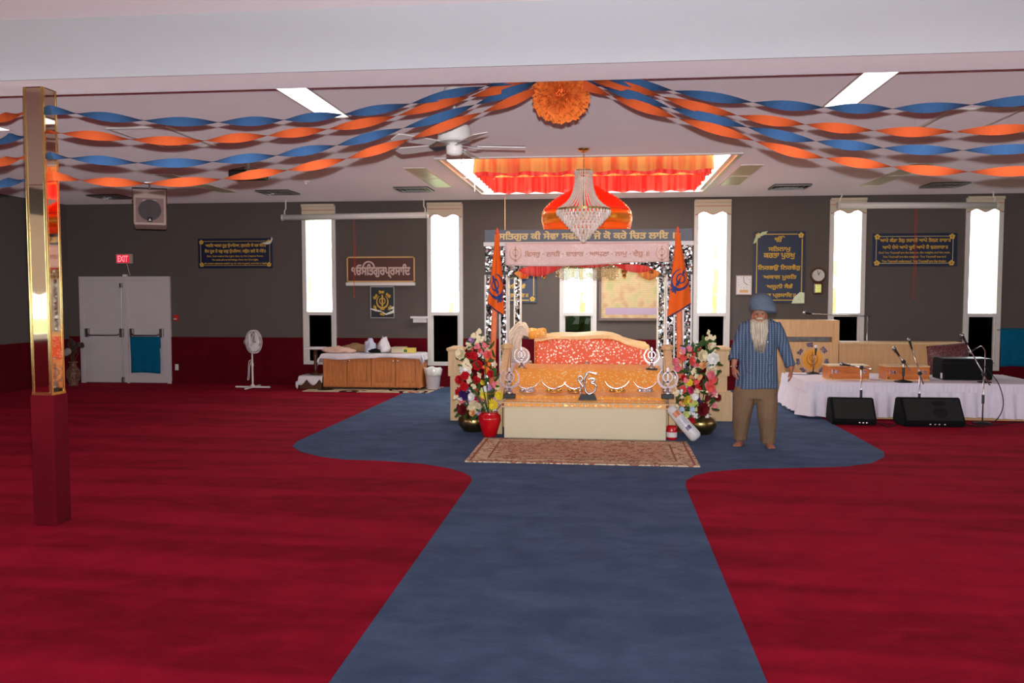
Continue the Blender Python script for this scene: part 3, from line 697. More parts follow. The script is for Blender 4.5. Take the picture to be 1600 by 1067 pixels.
# ceiling fan
fc = P(710, 213, 7.2); fx, fy = fc.x, 7.2
t = thing('ceiling_fan', 'white five-bladed ceiling fan on a rod behind the streamers', 'ceiling fan', (fx, fy, ZC))
MB().lathe([(.085, 0), (.09, -.015), (.075, -.05), (.04, -.075), (.02, -.08)], (fx, fy, ZC), 24).build('canopy', M_white, t, True)
zm = fc.z
MB().tube([(fx, fy, ZC - .06), (fx, fy, zm)], .0125, 10).build('downrod', M_white, t, True)
MB().lathe([(.02, .105), (.09, .10), (.135, .08), (.142, .06), (.142, -.035), (.13, -.05), (.07, -.055)], (fx, fy, zm), 40).build('motor_housing', M_white, t)
MB().lathe([(.068, -.06), (.072, -.10), (.066, -.15), (.03, -.165), (0.0, -.168)], (fx, fy, zm), 24).build('switch_cup', M_white, t, True)
for k in range(5):
    a = math.radians(12 + 72 * k); R = Rz(a); o_ = Vector((fx, fy, zm - .075)); tilt = Rx(math.radians(13))
    ir = MB(); ir.poly([o_ + R @ (tilt @ Vector(p)) for p in ((.06, -.02, 0), (.17, -.045, -.012), (.23, -.055, -.012), (.23, .055, -.012), (.17, .045, -.012), (.06, .02, 0))], (0, 0, -.006)); 
    bl = MB(); bl.poly([o_ + R @ (tilt @ Vector(p)) for p in ((.19, -.052, -.006), (.58, -.068, -.006), (.605, -.055, -.006), (.61, .055, -.006), (.58, .068, -.006), (.19, .052, -.006))], tilt @ Vector((0, 0, .007)))
    bo = bl.build('blade', M_white, t); ir.build('blade_iron', M_steel, bo)
ch_ = MB(); ch_.tube([(fx + .06, fy, zm - .13), (fx + .062, fy, zm - .22)], .003, 5); ch_.ball((fx + .062, fy, zm - .225), .008, 1); ch_.build('pull_chain', M_brass, t)

# ------------------------------------------------------------------ valances, rolled screens
for i, (a, b_) in enumerate(WIN):
    t = thing('window_valance', 'beige scalloped valance with red piping over the %s tall back window' % names[i], 'valance', ((a + b_) / 2, YB - .04, ZTOP), 'valances of the tall windows')
    def edge(u): return 3.20 - .028 * math.cos(u * 4 * PI) - .012
    n = 24
    f = MB(); f.poly([(a - .01, YB - .045, ZTOP + .04)] + [(a - .01 + (b_ - a + .02) * k / n, YB - .045, edge(k / n)) for k in range(n + 1)] + [(b_ + .01, YB - .045, ZTOP + .04)], (0, .008, 0)); f.build('fabric', M_valance, t)
    p_ = MB(); p_.tube([(a - .01 + (b_ - a + .02) * k / n, YB - .047, edge(k / n)) for k in range(n + 1)], .006, 5); p_.tube([(a - .01, YB - .049, 3.315), (b_ + .01, YB - .049, 3.315)], .004, 5); p_.build('piping', M_redtrim, t)
    MB().box((a - .015, YB - .09, ZTOP + .0), (b_ + .015, YB - .045, ZTOP + .05), bev=.008).build('cassette', M_valance, t)
def screen(pa, pb, y, label, r=.055):
    A = P(pa[0], pa[1], y); B = P(pb[0], pb[1], y); t = thing('rolled_projection_screen', label, 'projection screen', (A + B) / 2, 'rolled projection screens')
    MB().tube([A, B], r, 12).build('housing', M_white, t, True)
    e = MB(); e.tube([A - Vector((.03, 0, 0)), A], r * 1.12, 12); e.tube([B, B + Vector((.03, 0, 0))], r * 1.12, 12); e.build('end_cap', M_frame, t)
    for Q, s in ((A, 1), (B, -1)):
        br = MB(); br.tube([Q + Vector((.02 * s, 0, 0)), Q + Vector((.02 * s, .0, .12)), Q + Vector((.045 * s, 0, .16)), Vector((Q.x + .045 * s, y, ZC))], .012, 6); br.build('hanging_bracket', M_white, t)
    return t
screen((443, 340), (666, 336), 15.35, 'rolled white projection screen above the brown lettered sign')
screen((1311, 321), (1556, 321), 15.35, 'rolled white projection screen above the wide navy sign by the stage')
def cord(px, ya, yb, label):
    A = P(px, ya, 15.37); Bz = P(px, yb, 15.37).z; c = MB(); c.tube([A, (A.x + .01, 15.37, (A.z + Bz) / 2), (A.x, 15.37, Bz)], .0045, 5); c.tube([(A.x + .03, 15.37, A.z), (A.x + .04, 15.37, Bz + .35)], .003, 5); c.ball((A.x, 15.37, Bz - .02), .014, 1)
    tag(c.build('pull_cord', M_redtrim), label, 'cord')
cord(552, 342, 462, 'red pull cord hanging before the brown lettered sign')
cord(1430, 325, 464, 'red pull cord hanging before the wide navy sign by the stage')
c = MB(); A = P(789, 302, 14.85); c.tube([(A.x, A.y, ZC), P(789, 361, 14.85)], .006, 5); tag(c.build('hanging_cord', M_tan), 'thin pale cord hanging beside the orange dome below the roof light', 'cord')
c = MB(); a0 = SX0 + .1
c.tube(spline([(SX0 - .012, 12.6, ZC - .018), (a0 + .1, 12.6, ZC - .03), (a0 + .14, 12.6, ZC - .1), (a0 + .3, 12.6, ZC - .13), (a0 + .4, 12.6, ZC - .02)], 6), .008, 5); c.tube([(a0 + .1, 12.6, ZC - .02), (a0 + .1, 12.6, ZC - .22)], .008, 5)
tag(c.build('loose_cable', M_white), 'loose white cable drooping from the roof light corner', 'cable')

# ------------------------------------------------------------------ signs on the back wall
YW = YB - .004
def board(name, label, cat, px0, py0, px1, py1, m, edge=None, th=.025, y=YB, group=None):
    A = P(px0, py0, y); B = P(px1, py1, y); cx = (A.x + B.x) / 2; cz = (A.z + B.z) / 2
    t = thing(name, label, cat, (cx, y, cz), group); wd = B.x - A.x; hg = A.z - B.z
    MB().box((A.x, y - th, B.z), (B.x, y - .001, A.z), bev=.004).build('board', m, t)
    return t, A.x, B.x, B.z, A.z, y - th
def rect_line(mb, x0, x1, z0, z1, y, e, gap=0.0):
    for lo, hi in (((x0 + gap, z0), (x1 - gap, z0 + e)), ((x0 + gap, z1 - e), (x1 - gap, z1)), ((x0, z0 + gap), (x0 + e, z1 - gap)), ((x1 - e, z0 + gap), (x1, z1 - gap))):
        mb.box((lo[0], y - .004, lo[1]), (hi[0], y, hi[1]))
def flower_corner(mb, x, z, r, y):
    mb = piece(mb)
    for k in range(5):
        a = k * 2 * PI / 5 + .3; mb.poly([(x + r * .6 * math.cos(a) + r * .42 * math.cos(b), y, z + r * .6 * math.sin(a) + r * .42 * math.sin(b)) for b in [j * PI / 5 for j in range(10)]], (0, -.004 - .0006 * k, 0))
def wrap(mb, pts, y): piece(mb).poly([(p[0], y, p[1]) for p in pts], (0, -.004, 0))
M_film = plain('torn_plastic_film', S(196, 206, 160), .15, 0, .6, var=.15, scale=20)
M_filmw = plain('white_plastic_film', S(226, 224, 214), .2, 0, .6, var=.1, scale=20)

# wide sign toward the door
t, x0, x1, z0, z1, y = board('scripture_sign', 'navy scripture sign with two gold lines and small English text, door side', 'sign', 310, 373, 427, 419, M_navy)
ln = MB(); rect_line(ln, x0 + .05, x1 - .05, z0 + .05, z1 - .05, y, .008, .06); ln.build('border_line', M_goldink, t)
fw_ = LG()
for xx in (x0 + .07, x1 - .07):
    for zz in (z0 + .07, z1 - .07): flower_corner(fw_, xx, zz, .045, y)
fw_.build('corner_ornament', M_goldink, t)
L = LG(); cx = (x0 + x1) / 2; W = x1 - x0; H = z1 - z0
lettering(L, 'ਅਵਿਲ ਅਲਹ ਨੂਰੁ ਉਪਾਇਆ, ਕੁਦਰਿਤ ਕੇ ਸਭ ਬੰਦੇ॥', cx, z1 - H * .24, y, W * .82, H * .17)
lettering(L, 'ਏਕ ਨੂਰ ਤੇ ਸਭੁ ਜਗੁ ਉਪਿਜਆ, ਕਉਨ ਭਲੇ ਕੋ ਮੰਦੇ॥', cx, z1 - H * .43, y, W * .82, H * .17)
lettering(L, 'First, God created the Light; then, by His Creative Power,', cx, z1 - H * .60, y, W * .76, H * .08)
lettering(L, 'He made all mortal beings. From the One Light,', cx, z1 - H * .72, y, W * .62, H * .08)
lettering(L, 'the entire universe welled up. So who is good, and who is bad?', cx, z1 - H * .84, y, W * .84, H * .08)
L.build('lettering', M_goldink, t)
f = MB(); wrap(f, [(x1 - .22, z1 - .09), (x1 - .1, z1 - .12), (x1 - .03, z1 - .1), (x1 + .01, z1 - .02), (x1 - .01, z1 + .03), (x1 - .04, z1 - .06), (x1 - .12, z1 - .075)], y - .004); f.build('torn_film', M_filmw, t)
# wide sign by the stage
t, x0, x1, z0, z1, y = board('scripture_sign', 'navy scripture sign with two gold lines and English text behind the pull cord', 'sign', 1362, 365, 1494, 416, M_navy)
ln = MB(); rect_line(ln, x0 + .07, x1 - .07, z0 + .05, z1 - .05, y, .008, .05); ln.build('border_line', M_paleink, t)
fw_ = LG()
for xx in (x0 + .09, x1 - .09):
    for zz in (z0 + .06, z1 - .06): flower_corner(fw_, xx, zz, .05, y)
fw_.build('corner_ornament', M_goldink, t)
L = LG(); cx = (x0 + x1) / 2; W = x1 - x0; H = z1 - z0
lettering(L, 'ਆਪੇ ਕੰਡਾ ਤੋਲੁ ਤਰਾਜੀ ਆਪੇ ਤੋਲਣ ਹਾਰਾ॥', cx, z1 - H * .22, y, W * .84, H * .18)
lettering(L, 'ਆਪੇ ਦੇਖੇ ਆਪੇ ਬੂਝੈ ਆਪੇ ਹੈ ਵਣਜਾਰਾ॥', cx, z1 - H * .43, y, W * .78, H * .18)
lettering(L, 'God You Yourself are the balance, the weights and the scale.', cx, z1 - H * .59, y, W * .84, H * .085)
lettering(L, 'You Yourself are the weigher. You Yourself see and', cx, z1 - H * .715, y, W * .74, H * .085)
lettering(L, 'You Yourself understand. You Yourself are the trader.', cx, z1 - H * .84, y, W * .76, H * .085)
L.build('lettering', M_goldink, t)
# the two tall scripture boards
def mool(px0, py0, px1, py1, label, torn):
    t, x0, x1, z0, z1, y = board('scripture_board', label, 'sign', px0, py0, px1, py1, M_navy)
    W = x1 - x0; H = z1 - z0; cx = (x0 + x1) / 2
    ln = MB(); rect_line(ln, x0 + .045, x1 - .045, z0 + .04, z1 - .04, y, .016, .09); ln.build('border_line', M_goldink, t)
    f = LG()
    for xx in (x0 + .075, x1 - .075):
        for zz in (z0 + .07, z1 - .07): flower_corner(f, xx, zz, .05, y)
    f.build('corner_ornament', M_goldink, t)
    L = LG()
    for s, fz, wf in (('ੴ', .105, .20), ('ਸਿਤਨਾਮੁ', .245, .44), ('ਕਰਤਾ ਪੁਰਖੁ', .345, .62), ('ਿਨਰਭਉ ਿਨਰਵੈਰੁ', .505, .84), ('ਅਕਾਲ ਮੂਰਿਤ', .64, .69), ('ਅਜੂਨੀ ਸੈਭੰ', .775, .55), ('ਗੁਰ ਪ੍ਰਸਾਿਦ॥', .895, .66)):
        lettering(L, s, cx, z1 - H * fz, y, W * wf, H * .088, bold=.036)
    L.build('lettering', M_goldink, t)
    if torn:
        g = LG(); wrap(g, [(x0 - .02, z1 - .22), (x0 + .03, z1 - .08), (x0 + .14, z1 - .01), (x0 + .24, z1 + .01), (x0 + .2, z1 - .05), (x0 + .08, z1 - .1), (x0 + .03, z1 - .2)], y - .006)
        wrap(g, [(x1 - .22, z0 - .01), (x1 - .18, z0 + .1), (x1 - .08, z0 + .19), (x1, z0 + .18), (x1, z0 - .01)], y - .006); g.build('torn_film', M_film, t)
mool(1178, 362, 1256, 473, 'tall navy scripture board with gold lines between the clocks', True)
mool(762, 362, 838.5, 473, 'tall navy scripture board partly hidden behind the canopy post', False)
# brown lettered sign on a ledge
t, x0, x1, z0, z1, y = board('lettered_sign', 'brown framed sign with large pale Gurmukhi letters on a white ledge', 'sign', 543, 402, 648, 440, plain('brown_panel', S(84, 44, 34), .5, var=.05))
fr = MB(); rect_line(fr, x0 - .01, x1 + .01, z0 - .01, z1 + .01, y, .025); fr.build('frame', M_tan, t)
W = x1 - x0; H = z1 - z0; L = LG()
lettering(L, '੧ਓਸਿਤਗੁਰਪ੍ਰਸਾਿਦ', (x0 + x1) / 2, (z0 + z1) / 2 - .03, y, W * .88, H * .58, bold=.042)
L.new(); ac = arc((x0 + W * .32, z0 + H * .58), W * .095, 0.0, PI, 12); ai = arc((x0 + W * .32, z0 + H * .58), W * .072, 0.0, PI, 12)
for k in range(12): L.poly([(ac[k][0], y - .004, ac[k][1]), (ac[k + 1][0], y - .004, ac[k + 1][1]), (ai[k + 1][0], y - .004, ai[k + 1][1]), (ai[k][0], y - .004, ai[k][1])], (0, .004, 0))
L.build('lettering', plain('pale_pink_lettering', S(206, 176, 166), .6, var=.04), t)
tag(MB().box((x0 - .01, y - .07, z0 - .075), (x1 + .02, YB - .001, z0 - .015), bev=.004).build('wall_shelf', M_white), 'narrow white ledge under the brown lettered sign', 'shelf')
A = P(644, 494, YB); B = P(672, 502, YB)
tag(MB().box((A.x, YB - .16, A.z - .035), (B.x - .03, YB - .001, A.z), bev=.004).box((A.x + .04, YB - .1, B.z - .02), (B.x - .06, YB - .001, A.z - .035)).build('wall_shelf', M_white), 'small empty white shelf beside the second tall window', 'shelf')
# emblem plaque
t, x0, x1, z0, z1, y = board('emblem_plaque', 'black plaque with gold swords emblem and torn film below brown sign', 'plaque', 579, 447.5, 617, 497, plain('black_plaque', S(22, 20, 24), .3, var=.05))
fr = MB(); rect_line(fr, x0, x1, z0, z1, y, .014); fr.build('frame', M_steel, t)
cx = (x0 + x1) / 2; cz = (z0 + z1) / 2 - .0; H = z1 - z0
k = MB(); khanda(k, lambda a, b_: Vector((cx + a * .28, y, cz + b_ * .30)), (0, -.006, 0)); k.build('emblem', M_goldink, t)
L = LG()
for s, a in (('ਦੇਗ', 148), ('ਤੇਗ', 96), ('ਫਤਿਹ', 42)):
    r = .18; lettering(L, s, cx + r * .88 * math.cos(math.radians(a)), cz + r * 1.1 * math.sin(math.radians(a)), y, .11, .065, math.radians(a - 90), bold=.05)
for s, a in (('ਪੰਥ', 208), ('ਕੀ', 270), ('ਜੀਤ', 332)):
    r = .18; lettering(L, s, cx + r * .88 * math.cos(math.radians(a)), cz + r * 1.2 * math.sin(math.radians(a)), y, .10, .065, math.radians(a - 270), bold=.05)
L.build('lettering', M_goldink, t)
g = LG(); wrap(g, [(x0, z0 + .17), (x0 + .1, z0 + .13), (x0 + .22, z0 + .115), (x0 + .3, z0 + .06), (x1, z0 + .1), (x1, z0 + .2), (x1 - .04, z0 + .14), (x0 + .3, z0 + .085), (x0 + .2, z0 + .14), (x0, z0 + .19)], y - .008)
wrap(g, [(x1 - .1, z0 + .17), (x1 - .03, z0 + .22), (x1, z0 + .22), (x1, z0 + .17)], y - .008); g.build('torn_film', M_filmw, t)
# exit sign
A = P(181, 397, YB - .12); B = P(206, 411.5, YB - .12)
t = thing('exit_sign', 'red lit EXIT sign above the double door', 'exit sign', ((A.x + B.x) / 2, YB, (A.z + B.z) / 2))
MB().box((A.x, YB - .12, B.z), (B.x, YB - .07, A.z), bev=.004).build('housing', M_beige, t)
MB().box((A.x + .012, YB - .124, B.z + .012), (B.x - .05, YB - .1201, A.z - .012)).build('lit_panel', emit('exit_red_panel', (1.0, .02, .05, 1), .75), t)
L = LG(); lettering(L, 'EXIT', (A.x + B.x) / 2 - .018, (A.z + B.z) / 2, YB - .126, (B.x - A.x) * .66, (A.z - B.z) * .66, bold=.03); L.build('lettering', emit('exit_red_glow', (1.0, .30, .36, 1), 1.3), t)
c = MB(); c.tube([((A.x + B.x) / 2, YB - .07, (A.z + B.z) / 2), ((A.x + B.x) / 2, YB - .001, (A.z + B.z) / 2)], .03); c.tube([P(198, 411, YB - .02), P(203, 430, YB - .01)], .008, 6); c.build('mount', M_beige, t)
# fire alarm pull, socket plate
A = P(276, 496.5, YB); t = thing('fire_alarm_pull', 'small red fire alarm pull on the wall beside the double door', 'fire alarm', (A.x, YB, A.z))
MB().box((A.x - .045, YB - .05, A.z - .06), (A.x + .045, YB - .001, A.z + .06), bev=.008).build('box', M_redtrim, t); MB().box((A.x - .03, YB - .065, A.z - .03), (A.x + .03, YB - .05, A.z - .012)).build('handle', M_white, t)
A = P(277, 573.5, YB); t = thing('wall_socket', 'white socket plate low on the red wall beside the double door', 'socket', (A.x, YB, A.z))
MB().box((A.x - .035, YB - .022, A.z - .058), (A.x + .035, YB - .0155, A.z + .058), bev=.003).build('plate', M_white, t)
for dz in (.022, -.022): MB().box((A.x - .016, YB - .025, A.z + dz - .014), (A.x + .016, YB - .022, A.z + dz + .014), bev=.004).build('outlet', M_frame, t)
# towels
def towel(x0, x1, z0, z1, y, label, back=.0, name='towel'):
    mb = MB(); mb.grid(lambda u, v: (x0 + (x1 - x0) * u + .006 * math.sin(v * 5), y - .012 * abs(math.sin(u * 9)) * (1 - v) - .004, z0 + (z1 - z0) * v + .012 * math.sin(u * 4) * (1 - v)), 30, 12)
    if back: mb.grid(lambda u, v: (x0 + (x1 - x0) * u, y + back * math.sin(v * PI / 2), z1 + .012 * math.sin(v * PI) - (z1 - z0) * .5 * max(0, v - .4)), 20, 8)
    o = mb.build(name, M_teal, smooth=True, solid=.008); return tag(o, label, 'towel', 'teal towels')
A = P(204, 527, YB - .15); B = P(251, 583, YB - .15); towel(A.x, B.x, B.z, A.z, YB - .15, 'teal towel hanging over the panic bar of the door', .03)
A = P(1563, 514, YB - .02); B = P(1610, 573, YB - .02); towel(A.x, B.x, B.z, A.z, YB - .05, 'teal towel hanging on the wall beyond the stage', .02)
r_ = MB(); r_.tube([(A.x - .05, YB - .05, A.z - .012), (B.x + .1, YB - .05, A.z - .012)], .009); r_.box((A.x - .06, YB - .06, A.z - .03), (A.x - .03, YB - .001, A.z)); r_.box((B.x + .07, YB - .06, A.z - .03), (B.x + .1, YB - .001, A.z))
tag(r_.build('towel_rail', M_steel), 'thin rail on the back wall holding the teal towel by the stage', 'rail')
# clocks
A = P(1162, 445.5, YB); t = thing('wall_clock', 'square white wall clock with a small plate, beside the tall navy board', 'clock', (A.x, YB, A.z))
h = .14; MB().box((A.x - h, YB - .035, A.z - .175), (A.x + h, YB - .001, A.z + .175), bev=.006).build('case', M_beige, t)
MB().box((A.x - h + .015, YB - .038, A.z - .16), (A.x + h - .015, YB - .035, A.z + .16)).build('face', M_white, t)
hm = MB(); hm.box((A.x - .005, YB - .041, A.z + .05), (A.x + .005, YB - .038, A.z + .13), Ry(math.radians(128)), (A.x, YB - .04, A.z + .05)); hm.box((A.x - .004, YB - .041, A.z + .05), (A.x + .004, YB - .038, A.z + .15), Ry(math.radians(-8)), (A.x, YB - .04, A.z + .05))
for k_ in range(12):
    a = k_ * PI / 6; hm.box((A.x + .105 * math.cos(a) - .005, YB - .041, A.z + .05 + .1 * math.sin(a) - .005), (A.x + .105 * math.cos(a) + .005, YB - .038, A.z + .05 + .1 * math.sin(a) + .005))
hm.build('hands', plain('dark_clock_hands', S(70, 60, 56), .5), t); MB().box((A.x - .075, YB - .041, A.z - .135), (A.x + .075, YB - .038, A.z - .085)).build('name_plate', M_tan, t)
A = P(1278, 430, YB); t = thing('wall_clock', 'round wooden pendulum clock beside the fifth tall window', 'clock', (A.x, YB, A.z))
ax = Rx(PI / 2)
MB().lathe([(.135, 0), (.135, .03), (.12, .045), (.105, .035)], (A.x, YB - .001, A.z), 32, ax, cap=False).build('rim', M_dkwood, t, True)
MB().lathe([(.107, .0), (.107, .034), (0, .034)], (A.x, YB - .001, A.z), 32, ax).build('face', plain('silver_clock_face', S(205, 200, 192), .4, var=.03), t)
hm = MB(); hm.box((A.x - .004, YB - .042, A.z), (A.x + .004, YB - .036, A.z + .07), Ry(.5), (A.x, YB, A.z)); hm.box((A.x - .004, YB - .042, A.z), (A.x + .004, YB - .036, A.z + .09), Ry(-.2), (A.x, YB, A.z)); hm.build('hands', M_black, t)
MB().box((A.x - .085, YB - .045, A.z - .34), (A.x + .085, YB - .001, A.z - .12), bev=.03).build('pendulum_case', M_dkwood, t)
MB().box((A.x - .05, YB - .05, A.z - .31), (A.x + .05, YB - .0455, A.z - .16), bev=.002).build('pendulum_window', plain('brass_window', S(214, 210, 120), .2, .6, var=.3, scale=40), t)
# framed chart behind the dais
A = P(936, 412, YB); B = P(1062, 501, YB); t = thing('framed_chart', 'large wood-framed printed chart behind the canopy', 'framed chart', ((A.x + B.x) / 2, YB, (A.z + B.z) / 2))
MB().box((A.x, YB - .02, B.z), (B.x, YB - .002, A.z)).build('backing', M_dkwood, t)
fr = MB()
for lo, hi in (((A.x, B.z), (A.x + .045, A.z)), ((B.x - .045, B.z), (B.x, A.z)), ((A.x + .045, B.z), (B.x - .045, B.z + .045)), ((A.x + .045, A.z - .045), (B.x - .045, A.z))): fr.box((lo[0], YB - .05, lo[1]), (hi[0], YB - .02, hi[1]))
fr.build('frame', M_dkwood, t)
m_ch, tt, bb = base('printed_chart', S(206, 176, 128), .4, 0, .25)
tc = tt.a('ShaderNodeTexCoord'); wv = tt.a('ShaderNodeTexWave', i_Vector=tc.outputs['Object'], i_Scale=9.0, i_Distortion=0.4); wv.wave_type = 'BANDS'; wv.bands_direction = 'Z'
nz = tt.a('ShaderNodeTexNoise', i_Vector=tc.outputs['Object'], i_Scale=5.0); c1 = ramp(tt, nz.outputs[0], [(0.3, S(196, 150, 110)), (.5, S(214, 186, 136)), (.7, S(186, 182, 120))])
mx = tt.a('ShaderNodeMix', data_type='RGBA', blend_type='MULTIPLY', i_0=.22); tt.link(c1, mx.inputs[6]); tt.link(wv.outputs[0], mx.inputs[7]); tt.link(mx.outputs[2], bb.inputs['Base Color'])
MB().box((A.x + .045, YB - .03, B.z + .045), (B.x - .045, YB - .02, A.z - .045)).build('print', m_ch, t)
MB().box((A.x + .12, YB - .032, B.z + .11), (B.x - .1, YB - .03, B.z + .23)).build('caption_band', plain('mauve_band', S(176, 150, 172), .5, var=.05, scale=30), t)
# vase with dried stems by the door
vx, vy = P(115, 598, 15.1).x, 15.1; t = thing('floor_vase', 'tall patterned floor vase with dried dark stems beside the double door', 'vase', (vx, vy, 0))
MB().lathe([(.075, 0), (.09, .015), (.07, .04), (.11, .13), (.125, .22), (.11, .30), (.06, .37), (.055, .42), (.09, .45), (.085, .455), (.05, .42)], (vx, vy, .001), 24).build('vase', embroidered('patterned_ceramic', S(92, 52, 38), S(190, 160, 120), 9, metal=0), t, True)
st = MB(); lf = MB()
for k in range(16):
    a = random.uniform(0, 2 * PI); r = random.uniform(.06, .30); h = random.uniform(.60, .92) - r * .4
    st.tube(spline([(vx, vy, .40), (vx + r * .3 * math.cos(a), vy + r * .3 * math.sin(a), .55), (vx + r * math.cos(a), vy + r * .5 * math.sin(a), h)], 4), .005, 4)
    lf.ball((vx + r * math.cos(a), vy + r * .5 * math.sin(a), h), random.uniform(.025, .055), 1, (1, 1, 1.3))
so = st.build('stems', M_dkwood, t); lf.build('dried_flowers', plain('dried_flowers', S(70, 48, 44), .9, var=.3), t)
wf = MB(); wf.ball((vx - .03, vy - .1, .66), .07, 2, (1, .7, 1)); wf.ball((vx - .06, vy - .1, .62), .05, 2); wf.build('white_bloom', plain('faded_white_bloom', S(150, 140, 138), .9, var=.1), t)

# ------------------------------------------------------------------ pedestal fan
A = G(395, 606); fx, fy = A.x, A.y; t = thing('pedestal_fan', 'white pedestal fan standing on the red carpet beside the grey wall', 'fan', (fx, fy, 0))
f = MB(); f.box((fx - .33, fy - .02, .005), (fx + .33, fy + .02, .035), bev=.006); f.box((fx - .02, fy - .33, .005), (fx + .02, fy + .33, .03), bev=.006); f.build('cross_base', M_white, t)
MB().lathe([(.05, .03), (.035, .06), (.017, .07), (.017, .4), (.022, .41), (.022, .46), (.015, .47), (.013, .74)], (fx, fy, 0), 16).build('pole', M_white, t, True)
hd = Vector((fx + .045, fy - .02, .86)); yaw = math.radians(58); F_ = Matrix.Rotation(yaw - PI / 2, 3, 'Z') @ Rx(PI / 2)   # local +z of the head points forward
fwdv = Vector((math.sin(math.radians(80)), -math.cos(math.radians(80)), .05)).normalized()
q = Vector((0, 0, 1)).rotation_difference(fwdv).to_matrix()
MB().lathe([(.0, -.20), (.05, -.19), (.06, -.10), (.055, -.04), (.0, -.03)], hd, 16, q).build('motor', M_beige, t, True)
MB().tube([(fx, fy, .70), hd - fwdv * .12 - Vector((0, 0, .03))], .028, 8).build('neck', M_white, t, True)
cg = MB()
for r, z in ((.215, 0), (.212, .035), (.212, -.035), (.16, .065), (.16, -.055), (.11, .075), (.06, .08)): cg.tube([hd + q @ Vector((r * math.cos(a * PI / 16), r * math.sin(a * PI / 16), z)) for a in range(32)], .006 if r > .2 else .0028, 5, closed=True)
for k in range(36):
    a = k * PI / 18; d_ = (math.cos(a), math.sin(a))
    cg.tube([hd + q @ Vector((d_[0] * r, d_[1] * r, z)) for r, z in ((.05, .082), (.11, .077), (.165, .064), (.21, .02))], .0022, 4)
    cg.tube([hd + q @ Vector((d_[0] * r, d_[1] * r, z)) for r, z in ((.05, -.06), (.16, -.056), (.21, -.02))], .0022, 4)
cg.lathe([(.05, .08), (.045, .088), (0, .09)], hd, 16, q); cg.build('cage', M_white, t)
for k in range(3):
    a0 = k * 2 * PI / 3; bl = MB()
    bl.grid(lambda u, v, a0=a0: hd + q @ Vector(((.03 + .155 * u) * math.cos(a0 + (v - .5) * 1.5), (.03 + .155 * u) * math.sin(a0 + (v - .5) * 1.5), .05 * (v - .5))), 5, 8)
    bl.build('blade', M_cloth, t, True, .004)
cc = MB(); cc.tube(spline([(fx - .02, fy, .52), (fx - .06, fy - .02, .48), (fx - .075, fy - .02, .25), (fx - .09, fy - .02, .16), (fx - .06, fy - .02, .18), (fx - .045, fy - .02, .4), (fx - .02, fy, .5)], 6), .006, 5); cc.build('cord', M_cloth, t)

# ------------------------------------------------------------------ low oak cabinet and what lies on and around it
A = G(511, 606.5); B = G(653, 611)
kx0, kx1, ky0, ky1 = A.x, B.x + .05, 14.98, 15.52; kz = P(580, 553, 15.0).z
t = thing('low_cabinet', 'long low oak cabinet with four panelled doors between two tall windows', 'cabinet', ((kx0 + kx1) / 2, (ky0 + ky1) / 2, 0))
MB().box((kx0, ky0 + .02, .05), (kx1, ky1, kz), bev=.004).build('carcass', M_oak, t)
for x in (kx0 + .05, (kx0 + kx1) / 2, kx1 - .05):
    for y_ in (ky0 + .06, ky1 - .06): MB().box((x - .025, y_ - .025, .012), (x + .025, y_ + .025, .05)).build('foot', M_dkwood, t)
dw = (kx1 - kx0 - .03) / 4
for k in range(4):
    xa = kx0 + .015 + k * dw + .009; xb = kx0 + .015 + (k + 1) * dw - .009; d = MB(); z0, z1 = .075, kz - .035; e = .065
    d.box((xa, ky0, z0), (xb, ky0 + .02, z1)); d.box((xa, ky0 - .022, z0), (xa + e, ky0, z1), bev=.004); d.box((xb - e, ky0 - .022, z0), (xb, ky0, z1), bev=.004); d.box((xa + e, ky0 - .022, z0), (xb - e, ky0, z0 + e), bev=.004); d.box((xa + e, ky0 - .022, z1 - e), (xb - e, ky0, z1), bev=.004)
    d.box((xa + e + .03, ky0 - .010, z0 + e + .03), (xb - e - .03, ky0, z1 - e - .03), bev=.004)
    do_ = d.build('door', M_oak, t); kx = (xb - .035) if k % 2 == 0 else (xa + .035)
    MB().lathe([(.008, 0), (.008, .012), (.018, .02), (.016, .03), (0, .034)], (kx, ky0 - .022, z1 - .09), 12, Rx(PI / 2)).build('knob', M_chrome, do_, True)
# tablecloth
def drape_cloth(x0, x1, y0, y1, z, drop, seed, nx=70, ny=24):
    rnd = random.Random(seed); ph = [rnd.uniform(0, 6) for _ in range(6)]
    ex = drop(0, .5); mb = MB()
    def f(u, v):
        dl, dr, df = drop(1, v), drop(2, v), drop(3, u)
        L0 = x1 - x0; s = -dl + u * (L0 + dl + dr); w_ = y0 - y1
        q = -df + v * (y1 - y0 + df)
        x, zx = (x0 - .012, -s) if s < 0 else ((x1 + .012, s - L0) if s > L0 else (x0 + s, 0)); y_, zy = (y0 - .014, -q) if q < 0 else (y0 + q, 0)
        dz = zx + zy if not (zx and zy) else max(zx, zy) * 1.05
        amp = .02 * min(1, dz / .12)
        if zy: y_ -= amp * (1 + math.sin(u * 26 + ph[0])); 
        if zx: x += (-1 if s < 0 else 1) * amp * (1.4 + math.sin(v * 14 + ph[1]) + (1.5 if zy else 0))
        return (x, y_, z + .006 + .003 * math.sin(u * 21 + v * 9) - dz)
    mb.grid(f, nx, ny); return mb
cl = drape_cloth(kx0, kx1, ky0 - .022, ky1, kz, lambda k, s: {0: 0, 1: .16, 2: .13, 3: .085 + .02 * math.sin(s * 7) + (.12 if s > .93 else 0) + (.12 if s < .05 else 0)}[k], 3)
tag(cl.build('tablecloth', M_cloth, smooth=True, solid=.005), 'white cloth covering the top of the low oak cabinet', 'tablecloth')
zt = kz + .015
